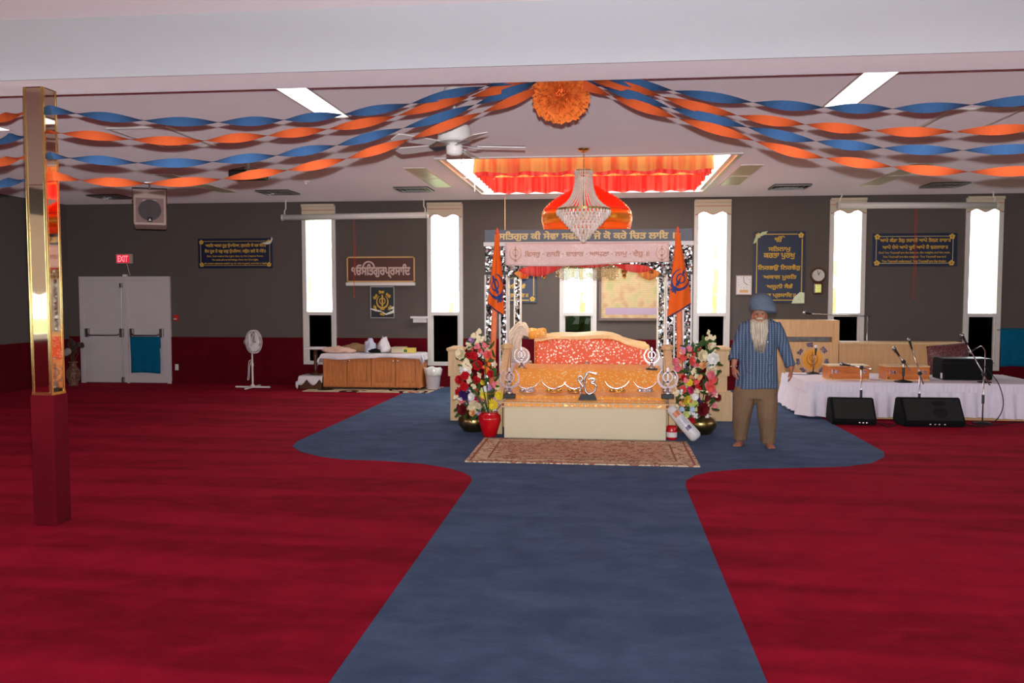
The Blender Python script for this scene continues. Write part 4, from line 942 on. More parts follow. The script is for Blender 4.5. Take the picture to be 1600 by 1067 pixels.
def lump(name, m, c, sx, sy, sz, seed, label, cat, group=None):
    mb = MB(); mb.ball(c, 1, 3, (sx, sy, sz))
    for v in mb.bm.verts:
        d_ = v.co - Vector(c); nn = noise.noise(Vector((d_.x / sx * 2.2 + seed, d_.y / sy * 2.2, d_.z / sz * 1.4))); v.co = Vector(c) + d_ * (1 + .45 * nn)
        if v.co.z < c[2] - sz * .45: v.co.z = c[2] - sz * .45
    return tag(mb.build(name, m, smooth=True), label, cat, group)
lump('folded_cloth', plain('peach_cloth', S(226, 186, 168), .9, var=.08), (kx0 + .26, ky0 + .13, zt + .035), .30, .12, .075, 1, 'folded peach cloth on the end of the white covered cabinet', 'cloth')
lump('folded_cloth', plain('ochre_cloth', S(158, 122, 84), .9, var=.15), (kx0 + .50, ky0 + .41, zt + .045), .25, .09, .10, 4, 'brown and ochre cloth bundle behind the peach cloth', 'cloth')
lump('plastic_bag', plain('pale_lilac_bag', S(206, 206, 224), .35, var=.06), (kx0 + .83, ky0 + .24, zt + .075), .105, .12, .17, 8, 'pale lilac plastic bag slumped on the white tablecloth', 'bag')
lump('folded_cloth', M_cloth, (kx0 + 1.08, ky0 + .26, zt + .09), .10, .13, .19, 12, 'crumpled white cloth beside the lilac bag', 'cloth')
lump('black_pouch', M_matte, (kx0 + .96, ky0 + .05, zt + .03), .11, .04, .05, 15, 'small black pouch before the lilac bag on the cabinet', 'pouch')
tag(MB().box((kx0 + 1.24, ky0 + .15, zt - .003), (kx0 + 1.46, ky0 + .40, zt + .085), bev=.01).box((kx0 + 1.23, ky0 + .13, zt + .086), (kx0 + 1.48, ky0 + .42, zt + .10), bev=.004).build('storage_box', M_cream), 'low cream box with lid on the white tablecloth', 'box')
t = thing('carton', 'small yellow and green carton near the end of the tablecloth', 'carton', (kx1 - .30, ky0 + .26, zt))
MB().box((kx1 - .42, ky0 + .2, zt - .003), (kx1 - .16, ky0 + .34, zt + .085)).build('box', plain('yellow_card', S(222, 196, 92), .6, var=.12, scale=30), t); MB().box((kx1 - .42, ky0 + .197, zt + .01), (kx1 - .3, ky0 + .2, zt + .06)).build('printed_patch', plain('green_print', S(70, 110, 50), .6, var=.2, scale=60), t)
# pedestal stool, covered crate, bin, swirl rug
sx, sy = kx0 - .19, 15.15; t = thing('pedestal_stool', 'small turned wooden pedestal with white cloth top beside the cabinet', 'stool', (sx, sy, .0))
MB().lathe([(.10, .265), (.10, .285), (.03, .31), (.04, .40), (.028, .50), (.045, .62), (.03, .70), (.12, .73)], (sx, sy, 0), 16).build('turned_post', M_dkwood, t, True)
MB().box((sx - .17, sy - .15, .73), (sx + .17, sy + .15, .765), bev=.008).build('top', M_cloth, t)
t = thing('crate', 'low wooden crate under a white cloth beside the oak cabinet', 'crate', (sx - .02, sy, 0)); MB().box((sx - .24, sy - .2, .012), (sx + .17, sy + .2, .24), bev=.005).build('box', M_dkwood, t)
c_ = MB()
c_.grid(lambda u, v: (sx - .30 + .50 * u, sy - .22 - (.012 if v < .3 else 0) + (0 if v < .3 else .44 * (v - .3) / .7), .250 - (0 if v >= .3 else (.3 - v) / .3 * (.055 + .11 * abs(math.sin(u * 6.6 + .4)) )) - (.10 if (u < .10) else 0)), 28, 12)
tag(c_.build('crate_cloth', M_cloth, smooth=True, solid=.005), 'white cloth with pointed corners laid over the low crate', 'cloth')
bx, by = kx1 + .17, 15.22; t = thing('waste_bin', 'white waste bin lined with a bag at the end of the cabinet', 'bin', (bx, by, 0))
MB().lathe([(.10, .012), (.115, .02), (.15, .36), (.155, .365), (.145, .36), (.11, .03)], (bx, by, 0), 24).build('bin', M_cloth, t, True)
l_ = MB(); l_.lathe([(.152, .25), (.165, .30), (.17, .385), (.155, .405), (.14, .38), (.12, .2)], (bx, by, 0), 28)
for v in l_.bm.verts: v.co += Vector((noise.noise(v.co * 14), noise.noise(v.co * 14 + Vector((5, 0, 0))), noise.noise(v.co * 11 + Vector((0, 9, 0))))) * .03
l_.build('bin_liner', M_filmw, t, True)
ra = G(469, 613); rb = G(690, 605)
rg = MB(); rg.poly([(ra.x, 14.62, .003), (-3.08, 14.62, .003), (-2.98, 15.6, .003), (ra.x + .0, 15.6, .003)], (0, 0, .008)); tag(rg.build('rug', M_swirl), 'cream rug with dark swirl rings under the oak cabinet', 'rug')

# ------------------------------------------------------------------ rug before the dais
t = MB(); rgx, rgy = -0.235, 9.36
t.box((-1.20, -.72, 0), (1.20, .72, .012))
ro = t.build('rug', M_rug); ro.location = (rgx, rgy, .004); tag(ro, 'fringed beige and rust patterned rug before the dais step', 'rug')

# ------------------------------------------------------------------ canopy in the roof light
kx0, kx1, ky0, ky1, kzb, kzt = -1.68, 1.32, 10.96, 12.9, 3.27, 3.60
t = thing('fabric_canopy', 'orange and red ruffled fabric canopy hung inside the roof light', 'canopy', ((kx0 + kx1) / 2, (ky0 + ky1) / 2, kzt))
def valance(x0, y0, x1, y1, zb, zt_, nx, amp, freq, off):
    A = Vector((x0, y0, 0)); Bv = Vector((x1, y1, 0)); d_ = (Bv - A); L = d_.length; nrm = Vector((d_.y, -d_.x, 0)).normalized(); mb = MB()
    def f(u, v):
        w_ = amp * (.35 + .65 * (1 - v)) * (math.sin(u * L * freq) + .5 * math.sin(u * L * freq * 1.7 + 2) + .4 * noise.noise(Vector((u * L * 3, v * 2, off * 9))))
        return A + d_ * u + nrm * (w_ + off) + Vector((0, 0, zb + (zt_ - zb) * v + .012 * math.sin(u * L * freq * .5) * (1 - v)))
    mb.grid(f, nx, 6); return mb
for a, b_, nm in (((kx0, ky0), (kx1, ky0), 'front'), ((kx1, ky0), (kx1, ky1), 'side'), ((kx1, ky1), (kx0, ky1), 'back'), ((kx0, ky1), (kx0, ky0), 'side')):
    n_ = int(60 * (abs(a[0] - b_[0]) + abs(a[1] - b_[1])))
    valance(a[0], a[1], b_[0], b_[1], kzb + .03, kzt, n_, .022, 22, .015).build('outer_valance', M_canopy_out, t, True)
    valance(a[0], a[1], b_[0], b_[1], kzb - .01, kzt - .1, n_, .014, 44, -.03).build('inner_valance', M_canopy_in, t, True)
MB().box((kx0 - .01, ky0 - .01, kzt), (kx1 + .01, ky1 + .01, kzt + .01)).build('top_sheet', M_canopy_in, t)
for x in (kx0 + .15, kx1 - .15):
    for y_ in (ky0 + .05, ky1 - .05): MB().tube([(x, y_, kzt + .01), (x, y_, ZT - .03)], .006, 5).build('hanging_wire', M_steel, t)

# ------------------------------------------------------------------ chandelier
hx, hy = -0.262, 10.32
t = thing('chandelier', 'tiered crystal chandelier hanging from a brass ceiling rose before the orange dome', 'chandelier', (hx, hy, ZC))
MB().lathe([(.072, 0), (.075, -.012), (.05, -.03), (.014, -.045)], (hx, hy, ZC), 20).build('ceiling_rose', M_brass, t, True)
c = MB()
for k in range(9):
    z = ZC - .05 - k * .028; cc = [(hx + (.009 * math.cos(a) if k % 2 else 0), hy + (0 if k % 2 else .009 * math.cos(a)), z - .012 + .017 * math.sin(a)) for a in [j * PI / 5 for j in range(10)]]; c.tube(cc, .003, 5, closed=True)
c.build('chain', M_brass, t)
M_crystal, nt_, bb = base('cut_crystal', (1.0, 0.91, 0.82, 1), 0.16, 0.30, 0.9)
def bead(mb, p, r):
    vs = [mb.v((p[0] + r, p[1], p[2])), mb.v((p[0], p[1] + r, p[2])), mb.v((p[0] - r, p[1], p[2])), mb.v((p[0], p[1] - r, p[2]))]; a = mb.v((p[0], p[1], p[2] + r * 1.2)); b_ = mb.v((p[0], p[1], p[2] - r * 1.2))
    for i in range(4): mb.bm.faces.new((vs[i], vs[(i + 1) % 4], a)); mb.bm.faces.new((vs[(i + 1) % 4], vs[i], b_))
nk = MB()
for r, z in ((.10, 3.215), (.105, 3.195), (.098, 3.16), (.098, 3.125)):
    for k in range(22): a = k * 2 * PI / 22; bead(nk, (hx + r * math.cos(a), hy + r * math.sin(a), z), .015)
nk.build('crown', M_crystal, t)
rg = MB(); rg.lathe([(.10, 3.21), (.112, 3.212), (.112, 3.222), (.0, 3.23)], (hx, hy, 0), 28); rg.lathe([(.305, 2.735), (.318, 2.735), (.318, 2.765), (.305, 2.765), (.305, 2.735)], (hx, hy, 0), 40, cap=False); rg.tube([(hx, hy, 3.23), (hx, hy, 2.45)], .008, 8); rg.build('brass_frame', M_brass, t)
st = MB()
for k in range(34):
    a = k * 2 * PI / 34
    for j in range(22):
        u = j / 21; r = .098 + .055 * u + .155 * u ** 3; z = 3.12 - .355 * u - .02 * math.sin(u * PI)
        bead(st, (hx + r * math.cos(a), hy + r * math.sin(a), z), .0112)
st.build('bead_strands', M_crystal, t)
def prism_ring(r, z, n, h, wd):
    mb = MB()
    for k in range(n):
        a = (k + .5 * (int(r * 100) % 2)) * 2 * PI / n; c0 = Vector((hx + r * math.cos(a), hy + r * math.sin(a), z)); ra_ = Vector((math.cos(a), math.sin(a), 0)); tg = Vector((-math.sin(a), math.cos(a), 0))
        tw = random.uniform(-.5, .5); r1 = ra_ * math.cos(tw) + tg * math.sin(tw); t1 = tg * math.cos(tw) - ra_ * math.sin(tw)
        V = [mb.v(c0 + r1 * x * wd * .5 + t1 * y_ * wd * .5 + Vector((0, 0, zz))) for x, y_, zz in ((1, 0, -.01), (0, 1, -.01), (-1, 0, -.01), (0, -1, -.01))]; tp = mb.v(c0 + Vector((0, 0, .004))); bt = mb.v(c0 - Vector((0, 0, h)))
        for i in range(4): mb.bm.faces.new((V[i], V[(i + 1) % 4], tp)); mb.bm.faces.new((V[(i + 1) % 4], V[i], bt))
    return mb
for k in range(11):
    r = .318 - k * .028; z = 2.745 - k * .031
    prism_ring(max(r, .02), z, max(6, int(r * 130)), .07, .034).build('crystal_tier', M_crystal, t)
MB().ball((hx, hy, 2.385), .026, 2).build('bottom_drop', M_crystal, t)

# ------------------------------------------------------------------ canopied throne (posts, roof, dome)
PX0, PX1, PY0, PY1 = -1.62, 1.145, 11.42, 13.4; PC = (PX0 + PX1) / 2; DZ = .44
# dais: broad cream platform, step before it
t = thing('dais', 'cream and pale wood dais carrying the canopied throne', 'dais', (PC, 12.2, 0))
MB().box((PX0 - .08, 11.0, .004), (PX1 + .08, 14.0, DZ), bev=.006).build('platform', M_post, t)
DX0, DX1 = -1.205, .73
MB().box((DX0, 10.17, .004), (DX1, 11.0, .375), bev=.006).build('front_step', M_cream, t)
MB().box((DX0 - .02, 10.14, .376), (DX1 + .02, 11.0, .395)).build('lower_rail', M_post, t)
MB().box((DX0, 10.165, .395), (DX1, 11.0, .428)).build('fabric_band', M_emb_gold, t)
for k in range(23): bx_ = DX0 + .03 + k * (DX1 - DX0 - .06) / 22; MB().box((bx_ - .01, 10.15, .395), (bx_ + .01, 10.166, .428)).build('batten', M_post, t)
MB().box((DX0 - .025, 10.135, .428), (DX1 + .025, 11.0, .446), bev=.004).build('upper_rail', M_post, t)
# canopy structure
t = thing('throne_canopy', 'mirror mosaic canopy with four post pairs and an orange dome over the altar', 'canopy', (PC, 12.4, DZ))
def post(x0, x1, y0, y1, z0, z1):
    p_ = MB().box((x0 + .022, y0 + .004, z0), (x1 - .022, y1, z1)).build('post', M_mosaic, t)
    e = MB(); e.box((x0, y0, z0), (x0 + .022, y1, z1)); e.box((x1 - .022, y0, z0), (x1, y1, z1)); e.build('edge_strip', M_white, p_)
for y0 in (PY0, PY1 - .12):
    post(PX0, PX0 + .125, y0, y0 + .11, DZ, 2.0); post(PX0 + .20, PX0 + .315, y0, y0 + .11, DZ, 2.0)
    post(PX1 - .125, PX1, y0, y0 + .11, DZ, 2.0); post(PX1 - .345, PX1 - .22, y0, y0 + .11, DZ, 2.0)
    for xa, xb in ((PX0 + .01, PX0 + .32), (PX1 - .35, PX1 - .01)):
        MB().box((xa, y0 + .002, 2.045), (xb, y0 + .11, 2.385)).build('capital', M_mosaic, t); MB().box((xa + .01, y0 + .01, 2.0), (xb - .01, y0 + .10, 2.045)).build('black_band', M_black, t)
    sp = MB(); a, b_ = PX0 + .32, PX1 - .35; n = 30
    def archz(u):
        x = (b_ - a) * u; e = min(x, b_ - a - x); return 2.14 - .17 * max(0, 1 - e / .42) ** 2
    sp.poly([(a, y0 + .03, 2.385)] + [(a + (b_ - a) * k / n, y0 + .03, archz(k / n)) for k in range(n + 1)] + [(b_, y0 + .03, 2.385)], (0, .07, 0)); sp.build('arch', M_mosaic, t)
MB().box((PX0 - .01, PY0 - .01, 2.385), (PX1 + .01, PY1 + .01, 2.44), bev=.004).build('cornice', M_white, t)
MB().box((PX0 + .1, PY0 + .1, 2.44), (PX1 - .1, PY1 - .1, 2.60)).build('roof', M_post, t)
dX, dY = -.268, 12.4
prof = [(.585, 2.60), (.622, 2.66), (.640, 2.735)]; MB().lathe(prof, (dX, dY, 0), 40).build('dome_base', M_emb_gold and plain('orange_dome_fabric', S(236, 112, 24), .5, var=.05), t, True)
MB().lathe([(.640, 2.735), (.655, 2.80), (.655, 2.86), (.638, 2.925)], (dX, dY, 0), 40).build('dome_band', plain('gold_lame_band', S(216, 158, 52), .28, .55, var=.12, scale=12), t, True)
MB().lathe([(.638, 2.925), (.605, 2.975), (.52, 3.05), (.40, 3.13), (.27, 3.20), (.16, 3.27), (.09, 3.33), (.05, 3.37), (.0, 3.40)], (dX, dY, 0), 40).build('dome', plain('red_orange_dome_fabric', S(238, 66, 26), .5, 0, .4, var=.06, scale=5), t, True)
for k in range(8):
    a = k * PI / 4 + .38; rp = spline([Vector((dX + r * math.cos(a), dY + r * math.sin(a), z)) for r, z in ((.592, 2.602), (.63, 2.66), (.648, 2.735), (.664, 2.80), (.664, 2.86), (.646, 2.93), (.60, 2.99), (.52, 3.058), (.40, 3.138), (.27, 3.208), (.16, 3.275))], 8)
    MB().tube(rp, [.013 if i % 4 < 2 else .006 for i in range(len(rp))], 6).build('dome_rib', M_gold, t, True)
MB().lathe([(.012, 3.395), (.03, 3.42), (.008, 3.44), (0, 3.455)], (dX, dY, 0), 12).build('finial', M_gold, t, True)
M_warm = emit('added_warm_glow', (1.0, .80, .52, 1), 220.0)  # unseen lamps, inferred and added under the roof to brighten the altar
for x in (PX0 + .5, PX1 - .5):
    for y_ in (PY0 + .35, PY1 - .6):
        lo_ = MB().lathe([(.075, 2.384), (.075, 2.366), (.062, 2.362), (.062, 2.384)], (x, y_, 0), 20, cap=False).build('added_lamp_ring', M_brass, t, True); MB().lathe([(.06, 2.372), (0, 2.371)], (x, y_, 0), 20).build('added_lamp_lens', M_warm, lo_)
# hangings inside the arch
def swag(x0, x1, zt_, dip, hgt, y, m, name, parent, fr=60):
    mb = MB(); mb.grid(lambda u, v: (x0 + (x1 - x0) * u, y + .014 * math.sin(u * fr) * (1 - .5 * v), zt_ - dip * math.sin(u * PI) - hgt * (.35 + .65 * math.sin(u * PI)) * (1 - v)), 60, 5); return mb.build(name, m, parent, True, .004)
swag(PX0 + .36, -.58, 2.17, .02, .17, 11.60, M_canopy_in, 'red_swag', t); swag(.12, PX1 - .38, 2.17, .02, .12, 11.60, M_canopy_in, 'red_swag', t)
swag(PX0 + .33, -.95, 2.14, .05, .14, 11.64, M_canopy_out, 'gold_swag', t, 30); swag(.40, PX1 - .36, 2.13, .0, .2, 11.64, M_canopy_out, 'gold_swag', t, 30); swag(-.62, .2, 2.19, .01, .08, 11.58, M_canopy_in, 'red_swag', t)
fr = MB()
for i in range(44):
    x = -.66 + i * .84 / 43; nb = 9 + int(2.2 * abs(math.sin(i * PI / 11)))
    for j in range(nb): bead(fr, (x, 11.74 + .02 * math.sin(i * 1.9), 2.15 - j * .021), .0105)
fr.build('beaded_fringe', plain('champagne_beads', (0.86, 0.72, 0.45, 1), .2, .75, var=.2, scale=60), t)
for x, z in ((-.83, 2.12), (.26, 2.13), (.62, 2.12)):
    o_ = MB(); o_.tube([(x, 11.66, z + .04), (x, 11.66, z - .05)], .004, 5); o_.lathe([(.0, -.04), (.045, -.06), (.04, -.10), (.02, -.12), (.03, -.15), (.0, -.18)], (x, 11.66, z), 12); o_.build('hanging_ornament', M_gold, t)
# board and drape on the front
by = PY0 - .035
t = thing('lettered_banner', 'grey-blue board with gold Gurmukhi line on top of the canopy front', 'banner', (PC, by, 2.44))
MB().box((PX0 + .01, by, 2.442), (PX1 - .01, by + .03, 2.60), bev=.003).build('board', plain('slate_blue_board', S(96, 102, 112), .6, var=.03), t)
L = MB(); lettering(L, 'ਸਿਤਗੁਰ ਕੀ ਸੇਵਾ ਸਫਲ ਹੈ ਜੇ ਕੋ ਕਰੇ ਿਚਤ ਲਾਇ ॥', -.245, 2.515, by - .001, 2.36, .135, bold=.04); L.build('lettering', M_paleink, t)
t = thing('embroidered_drape', 'pale pink sequinned drape with faint Gurmukhi words under the slate board', 'drape', (PC, by, 2.3))
dx0_, dx1_ = PX0 + .29, PX1 - .31
def drf(u, v, o=0): return Vector((dx0_ + (dx1_ - dx0_) * u, by - .02 - .012 * math.sin(u * 17 + v * 3) * (1 - v) - o, 2.425 - (.30 - .02 * u + .02 * math.sin(u * 5)) * (1 - v)))
d_ = MB(); d_.grid(drf, 60, 10); d_.build('cloth', M_drape, t, True, .006)
L = MB(); lettering(L, 'ਿਵਸਰੁ · ਨਾਹੀ · ਦਾਤਾਰ · ਆਪਣਾ · ਨਾਮੁ · ਦੇਹੁ ॥', (dx0_ + dx1_) / 2 - .0, 2.27, by - .045, (dx1_ - dx0_) * .76, .10, bold=.03); L.build('lettering', plain('rose_gold_thread', S(196, 150, 128), .5, var=.1), t)
for u in (.065, .955):
    k = MB(); cx_ = dx0_ + (dx1_ - dx0_) * u; khanda(k, lambda a, b_, cx_=cx_: Vector((cx_ + a * .2, by - .044, 2.275 + b_ * .22)), (0, -.004, 0)); k.build('emblem', plain('rose_gold_emblem', S(206, 160, 132), .5, var=.1), t)
# ------------------------------------------------------------------ altar bed and cloths
t = thing('altar', 'altar bed draped in orange-red embroidered silk under the canopy', 'altar', (-.18, 12.1, DZ))
ax0, ax1, ay0, ay1 = -.95, .60, 11.62, 12.9
MB().box((ax0 + .03, ay0 + .03, DZ), (ax1 - .03, ay1, .98), bev=.02).build('bed', M_cloth, t)
def topz(x):
    u = (x - ax0) / (ax1 - ax0); a = 1.13 + .045 * math.sin(min(1, max(0, (u - .08) / .7)) * PI) ** .6
    return a - .11 * max(0, (u - .68) / .32) ** 1.2
f = MB(); f.grid(lambda u, v: (ax0 + (ax1 - ax0) * u, ay0 - .012 * (1 - v) - .006 * math.sin(u * 30) * (1 - v), .72 + (topz(ax0 + (ax1 - ax0) * u) - .03 - .72) * v), 40, 10); f.build('front_cloth', M_emb_red, t, True, .006)
f = MB(); f.grid(lambda u, v: (ax0 - .01 + (ax1 - ax0 + .02) * u, ay0 - .02 + (ay1 - ay0) * v, topz(ax0 + (ax1 - ax0) * u) + .012 * math.sin(u * 12 + v * 7) - (.035 if v == 0 else 0)), 50, 16); f.build('top_cloth', M_emb_pale, t, True, .01)
for x in (ax0 - .004, ax1 + .004):
    f = MB(); f.grid(lambda u, v: (x, ay0 - .01 + (ay1 - ay0) * u, .60 + (topz(min(max(x, ax0), ax1)) - .60) * v), 20, 4); f.build('side_cloth', M_emb_pale, t, True, .006)
MB().lathe([(.028, 0), (.03, .004), (.012, .012), (0, .014)], (-.245, ay0 - .03, .80), 14, Rx(PI / 2)).build('rosette', M_chrome, t, True)
# sloping cloth before the altar
sl = [(11.585, .79), (11.3, .775), (11.12, .74), (10.96, .62), (10.82, .545), (10.62, .508), (10.36, .500), (10.30, .466), (10.17, .452)]
sp_ = spline([Vector((0, a, b_)) for a, b_ in sl], 4); m_ = MB(); NS = len(sp_) - 1
m_.grid(lambda u, v: (DX0 + .005 + (DX1 - DX0 - .01) * u, sp_[int(round(v * NS))].y, sp_[int(round(v * NS))].z + .012 * math.sin(u * 31) * math.sin(v * PI) * (1 if .2 < v < .55 else .25)), 70, NS)
tag(m_.build('altar_cloth', M_emb_gold, smooth=True, solid=.006), 'amber embroidered cloth sloping from the altar down to the step', 'cloth')
tag(MB().box((DX0 + .03, 11.19, DZ + .002), (DX1 - .03, 11.56, .73), bev=.02).build('cloth_stand', M_post), 'wooden stand carrying the amber cloth before the altar', 'stand')
# fly whisk, cushion, white box
t = thing('fly_whisk', 'pale hair fly whisk with gold cloth handle lying at the altar end', 'fly whisk', (-1.05, 11.7, 1.1))
h = MB()
for k in range(340):
    a = random.uniform(0, 2 * PI); r = random.uniform(0, .07); ex = random.uniform(.16, .36); dr = random.uniform(.12, .30)
    p0 = Vector((-1.03, 11.68 + r * math.sin(a), 1.20 + r * .7 * math.cos(a))); h.tube(spline([p0, p0 + Vector((-ex * .45, random.uniform(-.05, .03), .065 + .04 * math.cos(a))), p0 + Vector((-ex * .9, random.uniform(-.08, .05), -.02 - dr * .3)), p0 + Vector((-ex * 1.02, random.uniform(-.09, .06), -dr * 1.25))], 4), [.009] * 9 + [.007, .006, .004, .002], 4)
h.build('hair', plain('pale_yak_hair', S(246, 228, 208), .7, 0, .2, var=.12, scale=30), t, True)
hb = MB(); hb.lathe([(.075, 0), (.08, .05), (.06, .12), (.065, .2), (.05, .24), (0, .25)], (-1.04, 11.68, 1.195), 16, Ry(math.radians(84))); hb.build('handle', M_emb_gold, t, True)
tag(MB().ball((-1.2, 11.83, .87), .17, 3, (1, .8, .85)).box((-1.36, 11.68, DZ + .002), (-1.02, 12.0, .80), bev=.02).build('cushion', plain('pink_white_cushion', S(230, 206, 206), .85, var=.05)), 'pinkish white cushion beside the altar under the whisk', 'cushion')
tag(MB().box((.66, 11.50, DZ + .002), (.78, 11.66, .90), bev=.02).build('donation_box', M_white), 'tall white box standing at the altar end behind the swords emblem', 'box')

# ------------------------------------------------------------------ emblems and weapons on the amber cloth
def khanda_stand(px, pyb, Y, hgt, label):
    b0 = P(px, pyb, Y); t = thing('emblem_stand', label, 'emblem', b0, 'steel swords emblems on the altar steps')
    MB().box(b0 + Vector((-.075, -.04, 0)), b0 + Vector((.075, .04, .055)), bev=.008).build('base', M_black, t)
    MB().lathe([(.045, .055), (.05, .07), (.02, .10), (.02, .13)], b0, 14).build('stem', M_chrome, t, True)
    k = MB(); c0 = b0 + Vector((0, -.008, .085 + hgt / 2)); khanda(k, lambda a, b_: c0 + Vector((a * hgt, 0, b_ * hgt)), (0, .016, 0)); k.build('emblem', M_chrome, t)
khanda_stand(796, 622, 10.28, .30, 'steel swords emblem on black base beside the wooden rail, flower vase side')
khanda_stand(1043, 623, 10.28, .30, 'steel swords emblem on black base beside the wrapped roll')
khanda_stand(815, 581, 11.2, .25, 'upper steel swords emblem below the hair whisk')
khanda_stand(1018, 582, 11.2, .25, 'upper steel swords emblem before the white box')
b0 = P(918, 624, 10.28); t = thing('emblem_stand', 'steel letter emblem on black base at the middle of the dais step', 'emblem', b0)
b_ = MB(); b_.loft([[b0 + Vector((x, y_, z)) for x, y_ in ((-w_, -.05), (w_, -.05), (w_, .05), (-w_, .05))] for w_, z in ((.11, .002), (.085, .06))]); b_.build('base', M_black, t)
L = MB()
def ikp(x, z): return b0 + Vector((x * .30, -.005, .205 + z * .30))
L.tube(spline([ikp(-.30, .02), ikp(-.22, .10), ikp(-.25, .24), ikp(-.34, .24), ikp(-.38, .12), ikp(-.33, .02), ikp(-.27, -.06), ikp(-.26, -.22), ikp(-.31, -.36), ikp(-.29, -.46)], 5), .013, 8)
L.tube(spline([ikp(.02, .14), ikp(.2, .17), ikp(.29, .09), ikp(.12, .0), ikp(.28, -.05), ikp(.34, -.2), ikp(.24, -.38), ikp(.06, -.46), ikp(-.1, -.32), ikp(-.13, -.02), ikp(-.10, .22), ikp(0, .36)], 5), .015, 8)
L.tube(spline([ikp(-.1, .30), ikp(.04, .42), ikp(.2, .40), ikp(.38, .33)], 5), .014, 8)
L.build('emblem', M_chrome, t, True)
def weapon_plate(px, py, Y, m, label):
    b0 = P(px, py, Y); t = thing('weapon_plate', label, 'plate', b0, 'plates with curved swords on the altar cloth')
    MB().lathe([(.02, .0), (.09, .004), (.115, .02), (.11, .026), (.06, .014), (0, .012)], b0, 24).build('plate', m, t, True)
    for k in range(6):
        a = k * PI / 3 + .4; MB().ball(b0 + Vector((.07 * math.cos(a), .06 * math.sin(a), .035)), .03, 2, (1, 1, .75)).build('boss', m, t, True)
    MB().lathe([(.05, .012), (.055, .03), (.03, .05), (0, .056)], b0, 16).build('dome', m, t, True)
    for sg in (1, -1):
        s_ = MB(); pts = [b0 + Vector((sg * x, -.02 + .03 * sg, z)) for x, z in ((-.03, .055), (.03, .058), (.08, .075), (.12, .105), (.15, .15))]; s_.tube(spline(pts, 4), [.012] * 8 + [.011, .010, .009, .008, .007, .006, .005, .003, .001][:9], 6); s_.build('sword', M_chrome, t, True)
for px, m, lb in ((824, M_chrome, 'silver plate with crossed curved swords nearest the whisk end'), (866, M_gold, 'gold plate with crossed curved swords between the silver plate and the letter emblem'), (899, M_gold, 'gold plate with curved swords partly behind the letter emblem'), (964, M_gold, 'gold plate with crossed curved swords just past the letter emblem'), (1008, M_chrome, 'silver plate with crossed curved swords nearest the wrapped roll')):
    weapon_plate(px, 613.5, 10.46 if px != 899 else 10.56, m, lb)

# ------------------------------------------------------------------ railings of the dais
def rail(X, label):
    t = thing('handrail', label, 'handrail', (X, 10.9, 0), 'wooden handrails of the dais')
    MB().box((X - .05, 11.22, DZ + .002), (X + .05, 11.34, 1.0), bev=.006).build('newel_post', M_post, t); MB().lathe([(.05, .0), (.085, .03), (.09, .06), (.05, .085), (0, .09)], (X, 11.28, .995), 8, Rz(PI / 8)).build('cap', M_post, t)
    h = MB(); h.box((X - .045, -.0, -.04), (X + .045, .99, .04), bev=.01)
    bmesh.ops.rotate(h.bm, cent=(X, 0, 0), matrix=Rx(math.radians(35)), verts=h.bm.verts); bmesh.ops.translate(h.bm, vec=(0, 10.43, .41), verts=h.bm.verts); h.build('rail', M_post, t)
    MB().box((X - .04, 10.43, .004), (X + .04, 10.51, .44), bev=.005).build('lower_post', M_post, t)
rail(-1.30, 'sloping pale wood handrail beside the steel emblem, flower vase side'); rail(.82, 'sloping pale wood handrail behind the flag, stage side')
def pedestal(X, Y, label):
    t = thing('wooden_pedestal', label, 'pedestal', (X, Y, 0), 'pale wood newel boxes at the dais corners')
    MB().box((X - .075, Y - .075, .004), (X + .075, Y + .075, .62), bev=.004).build('shaft', M_post, t); MB().box((X - .10, Y - .10, .62), (X + .10, Y + .10, .96), bev=.006).build('box', M_post, t); MB().loft([[(X + a * w_, Y + b_ * w_, z) for a, b_ in ((-1, -1), (1, -1), (1, 1), (-1, 1))] for w_, z in ((.105, .96), (.12, .985), (.115, 1.005), (.04, 1.03))]).build('cap', M_post, t)
    MB().box((X - .07 + (.12 if X < 0 else -.26), Y - .14, .004), (X + .26 - (.0 if X < 0 else .12), Y + .10, .40), bev=.004).build('lower_panel', M_post, t)
pedestal(-2.03, 11.55, 'pale wood newel box behind the flowers, cabinet side'); pedestal(1.60, 11.95, 'pale wood newel box behind the flowers, nearest the walking man')

